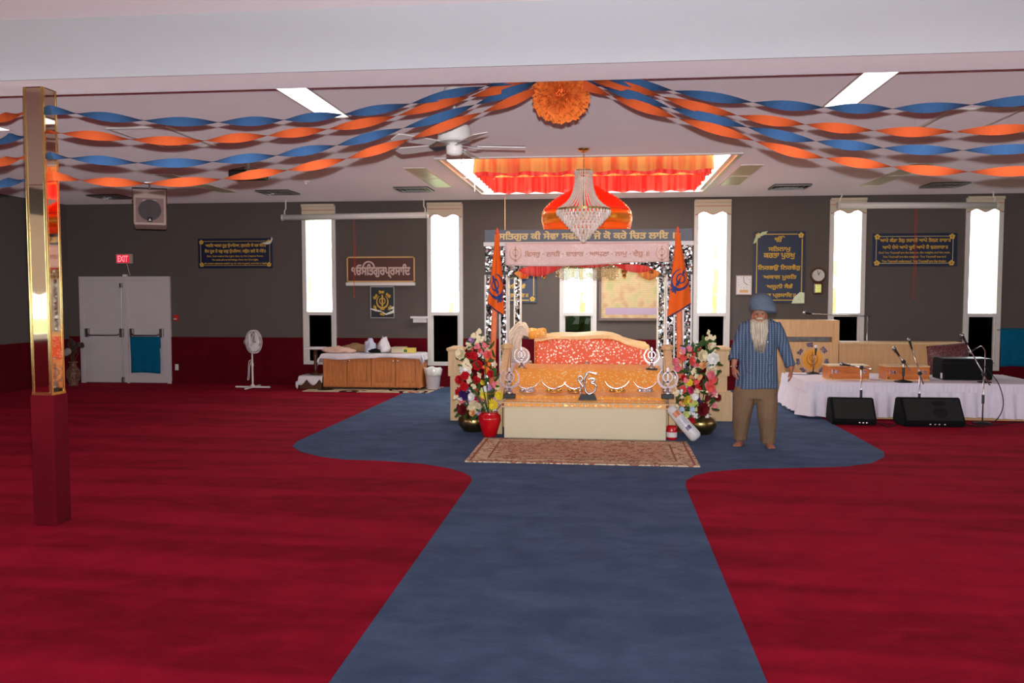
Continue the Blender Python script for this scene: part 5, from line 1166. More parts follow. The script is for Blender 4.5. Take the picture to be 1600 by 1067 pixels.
# ------------------------------------------------------------------ flags
def flag(base_px, top_px, outline, emb, label, mirror, Y=10.86):
    pb = P(*base_px, Y); pt = P(*top_px, Y); t = thing('flag', label, 'flag', (pb.x, Y, .004), 'orange flags before the canopy posts')
    b0 = Vector((pb.x + (pb.x - pt.x) * .25, Y, .004))
    MB().tube([b0, pt], [.042, .034], 12).build('wrapped_pole', plain('orange_pole_cloth', S(238, 128, 84), .85, var=.08, scale=20), t, True)
    MB().lathe([(.012, 0), (.03, .02), (.02, .05), (0, .09)], pt, 12).build('tip', plain('red_orange_tip', S(222, 92, 60), .7), t, True)
    MB().lathe([(.10, 0), (.10, .02), (.05, .05), (.05, .3)], b0, 20).build('pole_base', M_dkwood, t, True)
    rows = [(P(a, y_, Y), P(b_, y2, Y)) for a, y_, b_, y2 in outline]
    l_ = spline([r[0] for r in rows], 6); r_ = spline([r[1] for r in rows], 6); n = len(l_) - 1
    def sf(u, v, o=0):
        i = v * n; k = min(int(i), n - 1); q = i - k
        a = l_[k].lerp(l_[k + 1], q); b_ = r_[k].lerp(r_[k + 1], q); p = a.lerp(b_, u)
        return p + Vector((0, -.05 - (.05 * math.sin(u * PI) + .018 * math.sin(u * 9 + v * 3)) * min(1, v * 2.5) - o, 0))
    f = MB(); f.grid(sf, 18, 40); f.build('cloth', plain('orange_flag_cloth', S(240, 98, 22), .75, 0, .3, var=.04), t, True, .006)
    h = MB(); h.tube([sf(k / 18, 1.0, .002) for k in range(19)], .009, 6); h.build('hem', plain('navy_hem', S(40, 44, 92), .8), t)
    k = MB()
    def M(a, z):
        a *= .95 * mirror; ca, sa = math.cos(emb[2]), math.sin(emb[2]); u = emb[0] + (a * ca - z * sa) * emb[3]; v = emb[1] - (a * sa + z * ca) * emb[4]
        return sf(min(.98, max(.02, u)), min(.98, max(.02, v)), .012)
    khanda(k, M, (0, -.004, 0)); k.build('emblem', plain('navy_flag_emblem', S(44, 62, 120), .8, var=.04), t)
flag((768, 640), (777, 366), [(775.5, 366, 779, 366), (772, 395, 781.5, 395), (768.5, 430, 785, 425), (765, 455, 787, 458), (762, 474, 788, 493)], (.5, .68, .5, 1.5, .40), 'orange flag with navy emblem on a wrapped pole, whisk side of the dais', 1)
flag((1063, 640), (1059, 364), [(1057, 365, 1061, 365), (1053, 395, 1066, 395), (1049, 425, 1072, 425), (1046, 455, 1077, 450), (1042, 496, 1079, 474)], (.5, .62, -.6, 1.35, .36), 'orange flag with navy emblem on a wrapped pole, nearest the walking man', -1)

# ------------------------------------------------------------------ flower arrangements
FC = dict(red=S(196, 22, 34), cream=S(236, 220, 184), white=S(238, 234, 228), pink=S(232, 128, 140), magenta=S(206, 40, 100), yellow=S(238, 214, 60), purple=S(62, 30, 96), lilac=S(196, 150, 200), peach=S(240, 180, 120), dark=S(110, 16, 26), coral=S(236, 96, 88), blue=S(186, 204, 226), orange=S(244, 130, 50), lime=S(214, 222, 130))
FM = {k: plain(k + '_petals', v, .7, 0, .3, var=.1, scale=40) for k, v in FC.items()}
def petal(mb, c, d_, u, L, wd, cup, rows=3):
    v_ = d_.cross(u)
    mb.grid(lambda s, q: c + u * (L * q) + v_ * ((s - .5) * wd * (math.sin((.15 + .8 * q) * PI) ** .7 + .12)) + d_ * (cup * q * q + .25 * wd * (abs(s - .5) * 2) ** 2 * q), 2, rows)
_fd = {}
def flower_mesh(col, typ):
    if (col, typ) in _fd: return _fd[(col, typ)]
    mb = MB(); d_ = Vector((0, -1, 0)); rnd = random.Random(hash(col) % 97 + len(typ))
    if typ == 'rose':
        for ring, (n, L, cup) in enumerate(((7, 1.0, .15), (6, .8, .5), (5, .55, .6), (3, .3, .5))):
            for k in range(n): a = k * 2 * PI / n + ring * .5; petal(mb, d_ * (.1 * ring), d_, Vector((math.cos(a), 0, math.sin(a))), L, .95 * L, cup)
    elif typ == 'daisy':
        for ring, (n, L, cup) in enumerate(((14, 1.0, .1), (12, .75, .25), (8, .45, .35))):
            for k in range(n): a = k * 2 * PI / n + ring * .2; petal(mb, d_ * (.08 * ring), d_, Vector((math.cos(a), 0, math.sin(a))), L, .36, cup)
    else:
        for k in range(7):
            a = rnd.uniform(0, 6.28); r = rnd.uniform(0, .75); c = Vector((r * math.cos(a), -rnd.uniform(0, .4), r * math.sin(a)))
            for j in range(5): b_ = j * 2 * PI / 5 + k; petal(mb, c, d_, Vector((math.cos(b_), 0, math.sin(b_))), .42, .36, .12, 2)
    o = mb.build('flower', FM[col], None, True); me = o.data; bpy.data.objects.remove(o); _fd[(col, typ)] = me; return me
def arrangement(name, label, vases, spec, env, Y, seed, extra):
    rnd = random.Random(seed); c0 = vases[0][0]; t = thing(name, label, 'flowers', (c0.x, c0.y, .004), 'flower arrangements flanking the dais'); org = Vector(t['_o'])
    for (c, prof, m, nm) in vases: MB().lathe(prof, Vector((c.x, c.y, .004)), 32).build(nm, m, t, True)
    def put(p, col, typ, r):
        o = bpy.data.objects.new('flower', flower_mesh(col, typ)); C.objects.link(o); o.parent = t; o.location = p - org; o.scale = (r * 1.18, r * 1.18, r * 1.18)
        o.rotation_euler = (rnd.uniform(-.5, .35), rnd.uniform(0, 6), rnd.uniform(-.6, .6))
    for px, py, r, col, typ in spec:
        put(P(px, py, Y + rnd.uniform(-.10, .06)), col, typ, r / 125.0)
    cols = list(FC)
    for k in range(extra):
        u = rnd.random(); i = rnd.randrange(len(env) - 1); q = rnd.random(); l0, l1 = env[i], env[i + 1]
        y_ = l0[0] + (l1[0] - l0[0]) * q; xa = l0[1] + (l1[1] - l0[1]) * q; xb = l0[2] + (l1[2] - l0[2]) * q
        put(P(xa + (xb - xa) * u, y_, Y + rnd.uniform(.0, .12)), rnd.choice(['cream', 'pink', 'red', 'white', 'peach', 'coral', 'cream', 'lilac']), rnd.choice(['cluster', 'cluster', 'rose']), rnd.uniform(3.2, 5) / 125)
    fo = MB(); stm = MB()
    for k in range(150):
        i = rnd.randrange(len(env) - 1); q = rnd.random(); l0, l1 = env[i], env[i + 1]
        y_ = l0[0] + (l1[0] - l0[0]) * q; xa = l0[1] + (l1[1] - l0[1]) * q; xb = l0[2] + (l1[2] - l0[2]) * q
        p = P(xa + 2 + (xb - xa - 4) * rnd.random(), y_, Y + rnd.uniform(-.02, .22)); u = Vector((rnd.uniform(-1, 1), rnd.uniform(-.8, .3), rnd.uniform(-.6, 1))).normalized(); d_ = u.orthogonal().normalized(); petal(fo, p, d_, u, rnd.uniform(.07, .13), .045, .02)
    for k in range(16):
        px, py, r, col, typ = rnd.choice(spec); b_ = rnd.choice(vases); stm.tube(spline([Vector((b_[0].x, b_[0].y, .22)), P(px, py, Y + .06)], 3), .006, 4)
    fo.build('foliage', M_leaf, t, True); stm.build('stems', M_leaf, t); return t
M_redv = plain('glossy_red_glaze', S(196, 12, 22), .08, 0, .6, var=.03)
pot = [(.10, 0), (.13, .01), (.185, .08), (.20, .14), (.18, .20), (.12, .235), (.11, .245), (.13, .255), (.12, .26), (.10, .24)]
vase = [(.075, 0), (.085, .01), (.11, .10), (.14, .20), (.135, .26), (.10, .29), (.11, .30), (.09, .29)]
LA = [(747, 518, 5, 'cream', 'cluster'), (741, 527, 6, 'cream', 'cluster'), (752, 532, 7, 'cream', 'cluster'), (735, 538, 6, 'cream', 'cluster'), (746, 542, 6, 'pink', 'cluster'), (757, 540, 6, 'pink', 'cluster'), (721, 553, 8, 'cream', 'rose'), (732, 554, 6, 'red', 'rose'), (740, 556, 6, 'red', 'rose'), (756, 549, 6, 'pink', 'cluster'), (762, 554, 6, 'coral', 'rose'), (726, 566, 7, 'cream', 'cluster'), (724, 577, 8, 'white', 'daisy'), (747, 571, 7, 'red', 'rose'), (759, 576, 6, 'orange', 'cluster'), (736, 574, 5, 'cream', 'cluster'), (727, 587, 6, 'red', 'rose'), (718, 593, 6, 'red', 'rose'), (735, 593, 6, 'cream', 'cluster'), (751, 585, 5, 'cream', 'cluster'), (745, 594, 6, 'red', 'rose'), (755, 597, 4, 'yellow', 'rose'), (742, 602, 5, 'cream', 'cluster'), (725, 604, 6, 'red', 'rose'), (718, 612, 6, 'red', 'rose'), (726, 616, 8, 'purple', 'rose'), (732, 613, 4, 'white', 'rose'), (713, 621, 4, 'cream', 'cluster'), (719, 622, 4, 'white', 'cluster'), (737, 620, 6, 'white', 'daisy'), (756, 618, 6, 'yellow', 'daisy'), (744, 626, 7, 'magenta', 'rose'), (751, 625, 5, 'pink', 'rose'), (742, 635, 9, 'cream', 'rose'), (770, 632, 8, 'yellow', 'daisy'), (747, 645, 7, 'lilac', 'cluster'), (739, 645, 5, 'peach', 'rose'), (764, 645, 5, 'white', 'rose'), (774, 645, 5, 'white', 'rose'), (772, 599, 6, 'pink', 'cluster'), (767, 608, 6, 'lilac', 'cluster'), (774, 623, 6, 'lilac', 'cluster'), (780, 618, 6, 'yellow', 'rose'), (782, 633, 5, 'magenta', 'cluster'), (788, 626, 5, 'white', 'cluster'), (724, 640, 8, 'dark', 'rose'), (714, 635, 5, 'dark', 'cluster'), (790, 631, 4, 'orange', 'cluster'), (758, 609, 5, 'white', 'cluster'), (767, 584, 5, 'red', 'rose'), (776, 569, 5, 'cream', 'cluster'), (763, 566, 6, 'orange', 'cluster'), (752, 610, 4, 'lime', 'cluster')]
RA = [(1106, 519, 4, 'cream', 'cluster'), (1111, 527, 5, 'cream', 'cluster'), (1117, 528, 4, 'cream', 'cluster'), (1114, 536, 4, 'cream', 'cluster'), (1108, 541, 5, 'cream', 'rose'), (1105, 529, 3, 'cream', 'rose'), (1075, 545, 6, 'pink', 'cluster'), (1066, 550, 5, 'pink', 'cluster'), (1055, 565, 5, 'pink', 'rose'), (1081, 564, 7, 'coral', 'daisy'), (1068, 558, 5, 'coral', 'rose'), (1096, 555, 8, 'cream', 'rose'), (1115, 560, 8, 'white', 'rose'), (1109, 569, 7, 'white', 'rose'), (1100, 571, 6, 'peach', 'rose'), (1110, 580, 8, 'cream', 'rose'), (1112, 586, 6, 'pink', 'rose'), (1058, 575, 5, 'pink', 'rose'), (1084, 580, 5, 'cream', 'cluster'), (1113, 593, 6, 'coral', 'rose'), (1092, 590, 6, 'peach', 'cluster'), (1086, 596, 6, 'coral', 'cluster'), (1077, 598, 5, 'yellow', 'rose'), (1072, 594, 5, 'pink', 'cluster'), (1080, 609, 6, 'magenta', 'daisy'), (1068, 608, 5, 'coral', 'rose'), (1063, 612, 5, 'white', 'cluster'), (1110, 605, 6, 'coral', 'rose'), (1113, 613, 6, 'pink', 'rose'), (1107, 601, 5, 'pink', 'rose'), (1047, 618, 4, 'yellow', 'rose'), (1049, 626, 6, 'lilac', 'cluster'), (1056, 614, 5, 'cream', 'cluster'), (1072, 625, 7, 'yellow', 'daisy'), (1083, 628, 7, 'lime', 'rose'), (1086, 620, 5, 'white', 'daisy'), (1066, 640, 6, 'blue', 'cluster'), (1080, 644, 6, 'white', 'cluster'), (1084, 640, 6, 'blue', 'cluster'), (1088, 639, 5, 'lime', 'cluster'), (1071, 648, 5, 'lime', 'rose'), (1092, 626, 5, 'purple', 'cluster'), (1097, 639, 9, 'dark', 'rose'), (1115, 634, 5, 'pink', 'cluster'), (1121, 621, 5, 'dark', 'rose'), (1080, 657, 5, 'red', 'rose'), (1088, 650, 4, 'white', 'cluster'), (1058, 635, 6, 'cream', 'cluster'), (1067, 632, 5, 'peach', 'cluster'), (1104, 622, 6, 'dark', 'cluster'), (1092, 605, 5, 'red', 'cluster')]
vl = G(740, 674); vr = G(765, 682); ev_l = [(530, 738, 760), (560, 722, 776), (600, 716, 778), (640, 714, 786), (655, 728, 778)]
arrangement('flower_arrangement', 'tall mixed flower arrangement in brass pot and red vase, cabinet side of dais', [(vl, pot, M_pot, 'brass_pot'), (vr, vase, M_redv, 'red_vase')], LA, ev_l, 10.42, 3, 44)
wl_ = G(1093, 676); wr_ = G(1066, 686); ev_r = [(536, 1072, 1116), (565, 1058, 1122), (600, 1058, 1120), (640, 1050, 1118), (660, 1066, 1104)]
arrangement('flower_arrangement', 'tall mixed flower arrangement with coral and cream blooms beside the walking man', [(Vector((wl_.x, 10.72, 0)), pot, M_pot, 'brass_pot')], RA, ev_r, 10.46, 5, 46)
# red tin, transparent wrapped roll
A = G(1050, 688); t = thing('tin', 'small red tin with white band standing under the wrapped roll', 'tin', (A.x, A.y + .06, .004))
b0 = Vector((A.x, A.y + .06, .004)); MB().lathe([(.06, 0), (.063, .01), (.063, .15), (.055, .165), (0, .17)], b0, 20).build('can', M_redv, t, True); MB().lathe([(.0645, .03), (.0645, .09)], b0, 20).build('label_band', M_white, t)
pa = P(1047, 637, 10.05); pb = G(1086, 690); pb.z = .075; pb.y = 9.93
t = thing('wrapped_roll', 'clear plastic wrapped roll leaning against the dais step corner', 'roll', (pa + pb) / 2); dv = (pb - pa)
M_pw = plain('printed_plastic_wrap', S(214, 212, 212), .12, 0, .7, var=.12, scale=18)
MB().tube([pa - dv * .02, pa, pa + dv * .05, pa + dv * .5, pa + dv * .93, pa + dv * .98, pb + dv * .01], [.03, .045, .06, .072, .074, .06, .035], 16).build('wrap', M_pw, t, True)
qd = Vector((0, 0, 1)).rotation_difference(dv.normalized()).to_matrix()
def patch(name, s0, s1, w_, m):
    g = MB(); c_ = pa.lerp(pb, (s0 + s1) / 2); n_ = (Vector((0, -1, .25)) - dv.normalized() * Vector((0, -1, .25)).dot(dv.normalized())).normalized(); sd = dv.normalized().cross(n_)
    g.grid(lambda u, v: pa.lerp(pb, s0 + (s1 - s0) * u) + (n_ * math.cos((v - .5) * w_) + sd * math.sin((v - .5) * w_)) * .0765, 4, 6); g.build(name, m, t)
patch('orange_print', .16, .30, 1.0, plain('orange_print', S(206, 120, 80), .3, var=.3, scale=30)); patch('purple_print', .62, .72, .8, plain('purple_print', S(90, 78, 120), .3, var=.3, scale=60)); patch('grey_print', .36, .58, 1.2, plain('grey_print', S(186, 186, 190), .3, var=.2, scale=70))

# ------------------------------------------------------------------ trees outside
def tree(x, y, h, r, label, seed, dens=240):
    rnd = random.Random(seed); t = thing('tree', label, 'tree', (x, y, -.4), 'trees outside the tall windows')
    MB().tube([(x, y, -.4), (x + .1, y, h * .55), (x, y, h * .8)], [.08, .06, .03], 8).build('trunk', M_post, t, True)
    mb = MB()
    for k in range(dens):
        d_ = Vector((rnd.gauss(0, 1), rnd.gauss(0, 1), rnd.gauss(0, 1))).normalized() * (rnd.random() ** .4); p = Vector((x + d_.x * r, y + d_.y * r, h * .62 + d_.z * h * .42)); u = Vector((rnd.uniform(-1, 1), rnd.uniform(-1, 1), rnd.uniform(-1, 1))).normalized(); petal(mb, p, u.orthogonal().normalized(), u, rnd.uniform(.18, .4), .2, .05, 2)
    mb.build('foliage', M_tree, t)
M_tree = fabric_trans('painted_sunlit_leaves', S(206, 220, 190), S(226, 236, 212), .5, (2, 2, 2))  # pale leaf colour stands in for sunlight and overexposure outdoors
for x, y, h, r, lb, sd in ((-7.4, 20.5, 5.0, 1.3, 'leafy tree outside the first tall window above the cabinet', 1), (-3.9, 21, 3.0, 1.2, 'low leafy tree outside the second tall window beside the brown sign', 2), (-.6, 20, 3.2, 1.4, 'leafy tree outside the middle window behind the altar', 3), (2.5, 20.5, 4.2, 1.5, 'leafy tree outside the window beside the canopy post and flag', 4), (5.6, 22, 4.6, 1.2, 'sparse tree outside the fifth tall window beside the round clock', 5)):
    tree(x, y, h, r, lb, sd, 80 if sd in (2, 5) else 160)
fn = thing('fence', 'dark railing outside the low middle window behind the altar', 'fence', (-.5, 17.2, -.4))
f = MB()
for k in range(16): f.box((-1.7 + k * .16, 17.2, -.4), (-1.67 + k * .16, 17.23, .95))
f.build('railings', M_black, fn); MB().box((-1.75, 17.19, .95), (.85, 17.24, 1.0)).build('top_rail', M_black, fn)

# ------------------------------------------------------------------ stage with skirting
SX_0, SX_1, SY_0, SY_1, SZ = 2.80, 6.02, 12.24, 13.72, .50
t = thing('stage', 'low stage under white cloth at the side of the hall', 'stage', ((SX_0 + SX_1) / 2, 13, 0))
MB().box((SX_0 + .04, SY_0 + .05, .06), (SX_1 - .04, SY_1 - .03, SZ - .012)).build('platform', M_maple, t)
MB().box((SX_0 + .3, SY_0 + .035, .004), (SX_1 - .12, SY_0 + .3, .06)).build('plinth', M_maple, t)
tag(MB().box((SX_0 + .02, SY_0 + .03, SZ - .010), (SX_1 - .02, SY_1, SZ + .012), bev=.008).build('stage_cover', M_skirt), 'flat white cloth covering the top of the low stage', 'cloth')
t = thing('stage_skirt', 'white pleated skirting cloth around the low stage', 'skirting', ((SX_0 + SX_1) / 2, SY_0, SZ))
path = [(SX_0 - .02, SY_1), (SX_0 - .02, SY_0 + .12), (SX_0 + .01, SY_0 + .03), (SX_0 + .10, SY_0), (SX_1 - .15, SY_0), (SX_1 - .03, SY_0 + .06), (SX_1, SY_0 + .2), (SX_1, SY_1)]
pts = []; tot = 0
for a, b_ in zip(path, path[1:]):
    a = Vector((a[0], a[1], 0)); b_ = Vector((b_[0], b_[1], 0)); n_ = max(2, int((b_ - a).length / .012)); nr = Vector(((b_ - a).y, -(b_ - a).x, 0)).normalized()
    for k in range(n_): pts.append((a.lerp(b_, k / n_), nr, tot + (b_ - a).length * k / n_))
    tot += (b_ - a).length
nP = len(pts) - 1
def skf(z0, z1, amp, fr, flare):
    mb = MB()
    def f(u, v):
        p, nr, L_ = pts[int(round(u * nP))]; d_ = amp * (.3 + .7 * (1 - v)) * (math.sin(L_ * fr) + .6 * math.sin(L_ * fr * .37 + 1) + .5 * math.sin(L_ * fr * .19 + 3)) + flare * (1 - v) + .006
        return Vector((p.x, p.y, 0)) + nr * d_ + Vector((0, 0, z0 + (z1 - z0) * v + .012 * math.sin(L_ * 2.3) * (1 - v)))
    mb.grid(f, nP, 8); return mb
skf(.045, .395, .028, 38, .055).build('ruffle', M_skirt, t, True)
skf(.385, SZ + .014, .006, 110, .012).build('smocked_band', M_skirt, t, True)

# ------------------------------------------------------------------ wooden counter and lectern behind the stage
t = thing('counter', 'long low light wood counter behind the stage', 'counter', (4.78, 14.45, 0)); cy_ = 14.42
xa = 3.80; xb = P(1502, 560, cy_).x; cz = P(1400, 535, cy_).z
MB().box((xa + .02, cy_, .004), (xb - .02, cy_ + .3, cz - .03)).build('panel', M_maple, t); MB().box((xa, cy_ - .05, cz - .03), (xb + .03, cy_ + .34, cz + .005), bev=.004).build('top', M_post, t)
xl = P(1214, 520, cy_).x; zt_ = P(1260, 500, cy_).z; zs0 = P(1260, 534, cy_).z; zs1 = P(1260, 526, cy_).z
t = thing('lectern', 'tall light wood lectern box with a slot and round orange emblem behind the stage', 'lectern', ((xl + xa) / 2, cy_, 0))
MB().box((xl, cy_ - .04, .004), (xa, cy_ + .4, zs0), bev=.003).build('lower_body', M_maple, t)
MB().box((xl - .0, cy_ - .07, zs1), (xa, cy_ + .4, zt_), bev=.003).build('upper_panel', M_maple, t)
s_ = MB(); s_.box((xl, cy_ - .07, zs0), (xl + .09, cy_ + .4, zs1)); s_.box((xa - .11, cy_ - .07, zs0), (xa, cy_ + .4, zs1)); s_.build('side_post', M_maple, t)
MB().box((xl + .09, cy_ + .12, zs0), (xa - .11, cy_ + .14, zs1)).build('slot_back', plain('grey_speckled_paper', S(120, 116, 116), .5, var=.45, scale=9), t)
ex, ez = P(1268, 561, cy_).x, P(1268, 561, cy_).z; ey = cy_ - .041
e_ = MB(); e_.poly([(ex + .155 * a, ey, ez + .165 * b_) for a, b_ in arc((0, 0), 1, 0, 2 * PI * 31 / 32, 31)], (0, -.004, 0)); em = e_.build('emblem_disc', plain('orange_yellow_emblem', S(236, 160, 40), .5, var=.1), t)
k = MB(); khanda(k, lambda a, b_: Vector((ex + a * .22, ey - .005, ez + b_ * .26)), (0, -.003, 0)); k.build('swords_mark', plain('ochre_mark', S(190, 116, 30), .5, var=.1), em)
L = LG()
for s, a in (('ਗੁਰੂ', 100), ('ਨਾਨਕ', 40), ('ਸਿਭ', 350), ('ਤੇਰਾ', 310), ('ਤੇਰਾ', 230), ('ਦੇਗ', 190), ('ਤੇਗ', 148)):
    ar = math.radians(a); lettering(L, s, ex + .235 * math.cos(ar), ez + .235 * math.sin(ar), ey, .11, .075, ar - PI / 2, bold=.05)
L.build('lettering', plain('blue_grey_lettering', S(70, 80, 120), .5), t)

# ------------------------------------------------------------------ instruments, mics, monitors
def cable(pts, label, r=.006, name='cable', n=8): return tag(MB().tube(spline(pts, n), r, 6).build(name, M_rubber, smooth=True), label, 'cable')
def harmonium(px0, px1, pyb, Y, hgt, label, rz):
    A = P(px0, pyb, Y); B = P(px1, pyb, Y); L_ = B.x - A.x; z = SZ + .013; t = thing('harmonium', label, 'harmonium', (0, 0, 0), 'orange wood harmoniums on the stage'); d_ = .30
    MB().box((0, 0, .012), (L_, d_, hgt - .02), bev=.008).build('body', M_case, t); MB().box((-.006, -.006, 0), (L_ + .006, d_ + .006, .016), bev=.003).build('base_board', M_post, t)
    MB().box((-.004, -.004, hgt - .02), (L_ + .004, d_ + .004, hgt), bev=.004).build('lid', M_post, t)
    for x in (.09, L_ - .09):
        c_ = MB(); c_.box((x - .045, -.012, hgt * .42), (x - .008, -.001, hgt * .72), bev=.004); c_.box((x + .008, -.012, hgt * .45), (x + .045, -.001, hgt * .68), bev=.004); c_.tube([(x - .05, -.01, hgt * .56), (x + .05, -.01, hgt * .56)], .006, 6); c_.build('latch', M_chrome, t)
    g = MB(); g.box((.18, -.004, hgt * .5), (L_ - .18, .001, hgt * .53)); g.build('trim_line', M_gold, t)
    for x in (.03, L_ - .03): MB().box((x - .02, -.008, .02), (x + .02, -.001, .06), bev=.002).build('corner_plate', M_gold, t)
    MB().tube([(L_ * .5 - .06, d_ * .5, hgt), (L_ * .5 - .05, d_ * .5, hgt + .02), (L_ * .5 + .05, d_ * .5, hgt + .02), (L_ * .5 + .06, d_ * .5, hgt)], .006, 6).build('handle', M_chrome, t)
    moved(t, (A.x, Y, z), rz); return t
harmonium(1294, 1359, 600, 12.55, .215, 'orange varnished harmonium box on the stage nearest the walking man', .04)
harmonium(1384, 1453, 600, 12.55, .215, 'orange varnished harmonium box on the stage behind two microphones', .03)
# cushion and black case
cc_ = P(1489, 575, 13.3); t = MB(); t.grid(lambda u, v: (cc_.x - .30 + .6 * u, 13.42 - .09 * math.sin(u * PI) ** .6 * math.sin(v * PI) ** .6, SZ + .015 + .44 * v), 16, 12); t.grid(lambda u, v: (cc_.x - .30 + .6 * u, 13.42 + .09 * math.sin(u * PI) ** .6 * math.sin(v * PI) ** .6, SZ + .015 + .44 * v), 16, 12)
bmesh.ops.remove_doubles(t.bm, verts=t.bm.verts, dist=.001); bmesh.ops.rotate(t.bm, cent=(cc_.x, 13.42, SZ), matrix=Ry(math.radians(-6)), verts=t.bm.verts); bmesh.ops.translate(t.bm, vec=(0, 0, .035), verts=t.bm.verts)
tag(t.build('cushion', embroidered('maroon_patterned_cushion', S(84, 32, 36), S(150, 100, 90), 11, metal=0), smooth=True), 'maroon patterned cushion leaning behind the black case on the stage', 'cushion')
A = P(1471, 596, 12.75); B = P(1550, 596, 12.75); t = thing('instrument_case', 'black soft instrument case on the stage', 'case', ((A.x + B.x) / 2, 12.9, SZ + .012)); z = SZ + .013
MB().box((A.x, 12.72, z), (B.x, 13.12, z + .30), bev=.03).build('body', M_matte, t); MB().box((A.x + .02, 12.74, z + .30), (B.x - .02, 13.1, z + .312), bev=.004).build('lid', plain('dark_grey_lid', S(52, 54, 60), .4, var=.1), t)
MB().tube([(A.x - .002, 12.715, z + .25), (B.x + .002, 12.715, z + .25)], .006, 5).build('zip', M_black, t); MB().box((A.x - .006, 12.735, z + .02), (A.x + .015, 12.78, z + .1)).build('name_tag', M_white, t)
def mic(mb_h, mb_g, p, d_, L=.16):
    d_ = d_.normalized(); q = Vector((0, 0, 1)).rotation_difference(d_).to_matrix(); mb_h.lathe([(.010, 0), (.013, .04), (.018, L * .7)], p, 10, q); mb_g.lathe([(.018, L * .7), (.027, L * .8), (.028, L * .92), (.018, L), (0, L * 1.02)], p, 12, q)
def mic_stand(base, joint_z, tip, label, floor_z, tilt=None):
    t = thing('microphone_stand', label, 'microphone', (base.x, base.y, floor_z), 'microphone stands at the stage'); J = Vector((base.x, base.y, joint_z))
    MB().lathe([(.12, 0), (.12, .012), (.03, .03), (.014, .035)], (base.x, base.y, floor_z + .002), 20).build('round_base', M_black, t, True)
    MB().tube([(base.x, base.y, floor_z + .03), J], .0095, 8).build('pole', M_chrome, t, True)
    zc = floor_z + (joint_z - floor_z) * .5; MB().tube([(base.x, base.y, zc - .06), (base.x, base.y, zc + .06)], .018, 8).build('clutch', M_black, t)
    MB().lathe([(.022, -.03), (.03, 0), (.022, .03)], J, 10, Rx(PI / 2)).build('boom_joint', M_black, t)
    d_ = tip - J; MB().tube([J - d_.normalized() * .16, tip], .008, 8).build('boom', M_chrome, t, True)
    h = MB(); g = MB(); mic(h, g, tip, d_); ho = h.build('microphone', M_black, t, True); g.build('grille', M_steel, ho, True); return t
b0 = P(1345, 630, 12.05); b0.z = 0; mic_stand(b0, P(1345, 574, 12.05).z, P(1328, 571, 12.2), 'boom microphone stand reaching over the harmonium nearest the man', 0)
b0 = P(1436, 630, 12.05); b0.z = 0; mic_stand(b0, P(1436, 583, 12.05).z, P(1425, 545, 12.2), 'boom microphone stand rising above the second harmonium', 0)
b0 = P(1535, 655, 12.0); b0.z = 0; mic_stand(b0, P(1536, 585, 12.0).z, P(1511, 538, 12.1), 'boom microphone stand before the black case', 0)
b0 = P(1411, 601, 12.38); mic_stand(Vector((b0.x, 12.38, 0)), SZ + .30, P(1405.5, 556, 12.36), 'short microphone stand on the stage before the second harmonium', SZ + .012)
# gooseneck by the case, lectern mic
t = thing('gooseneck_microphone', 'bent gooseneck microphone on a small base behind the boom stand by the black case', 'microphone', (P(1536, 598, 12.45).x, 12.45, SZ + .012)); gx = P(1538, 598, 12.45).x
MB().lathe([(.09, 0), (.09, .01), (.012, .02)], (gx, 12.45, SZ + .013), 16).build('base', M_black, t, True); MB().tube(spline([(gx, 12.45, SZ + .03), (gx, 12.45, SZ + .36), (gx - .01, 12.44, SZ + .46), (gx - .07, 12.42, SZ + .52), (gx - .14, 12.4, SZ + .49)], 6), .008, 6).build('gooseneck', M_chrome, t, True)
h = MB(); g = MB(); mic(h, g, Vector((gx - .14, 12.4, SZ + .49)), Vector((-.8, -.1, -.5)), .12); ho = h.build('microphone', M_black, t, True); g.build('grille', M_steel, ho, True)
A = P(1268, 490, 14.3); B = P(1330, 493, 14.6); t = thing('microphone_stand', 'boom microphone stretching over the lectern top from behind the counter', 'microphone', (B.x + .35, 14.9, 0))
MB().lathe([(.12, 0), (.12, .012), (.014, .035)], (B.x + .35, 14.9, .004), 16).build('round_base', M_black, t, True); MB().tube([(B.x + .35, 14.9, .03), (B.x + .35, 14.9, B.z - .02)], .0095, 8).build('pole', M_chrome, t, True); MB().tube([(B.x + .4, 14.93, B.z - .02), A], .009, 8).build('boom', M_chrome, t, True)
h = MB(); g = MB(); mic(h, g, A, A - B + Vector((0, 0, .05))); ho = h.build('microphone', M_black, t, True); g.build('grille', M_steel, ho, True)
b0 = P(1270, 588, 13.55); t = thing('microphone_stand', 'small white-headed microphone on the stage before the round emblem', 'microphone', (b0.x, 13.55, SZ + .012))
MB().lathe([(.10, 0), (.10, .01), (.02, .03)], (b0.x, 13.55, SZ + .013), 16).build('round_base', M_black, t, True); MB().tube([(b0.x, 13.55, SZ + .03), (b0.x + .01, 13.52, SZ + .24), (b0.x + .02, 13.5, SZ + .36)], .008, 6).build('pole', M_steel, t, True)
h = MB(); g = MB(); mic(h, g, Vector((b0.x + .02, 13.5, SZ + .3)), Vector((.05, -.05, 1))); ho = h.build('microphone', M_black, t, True); g.build('grille', M_white, ho, True)
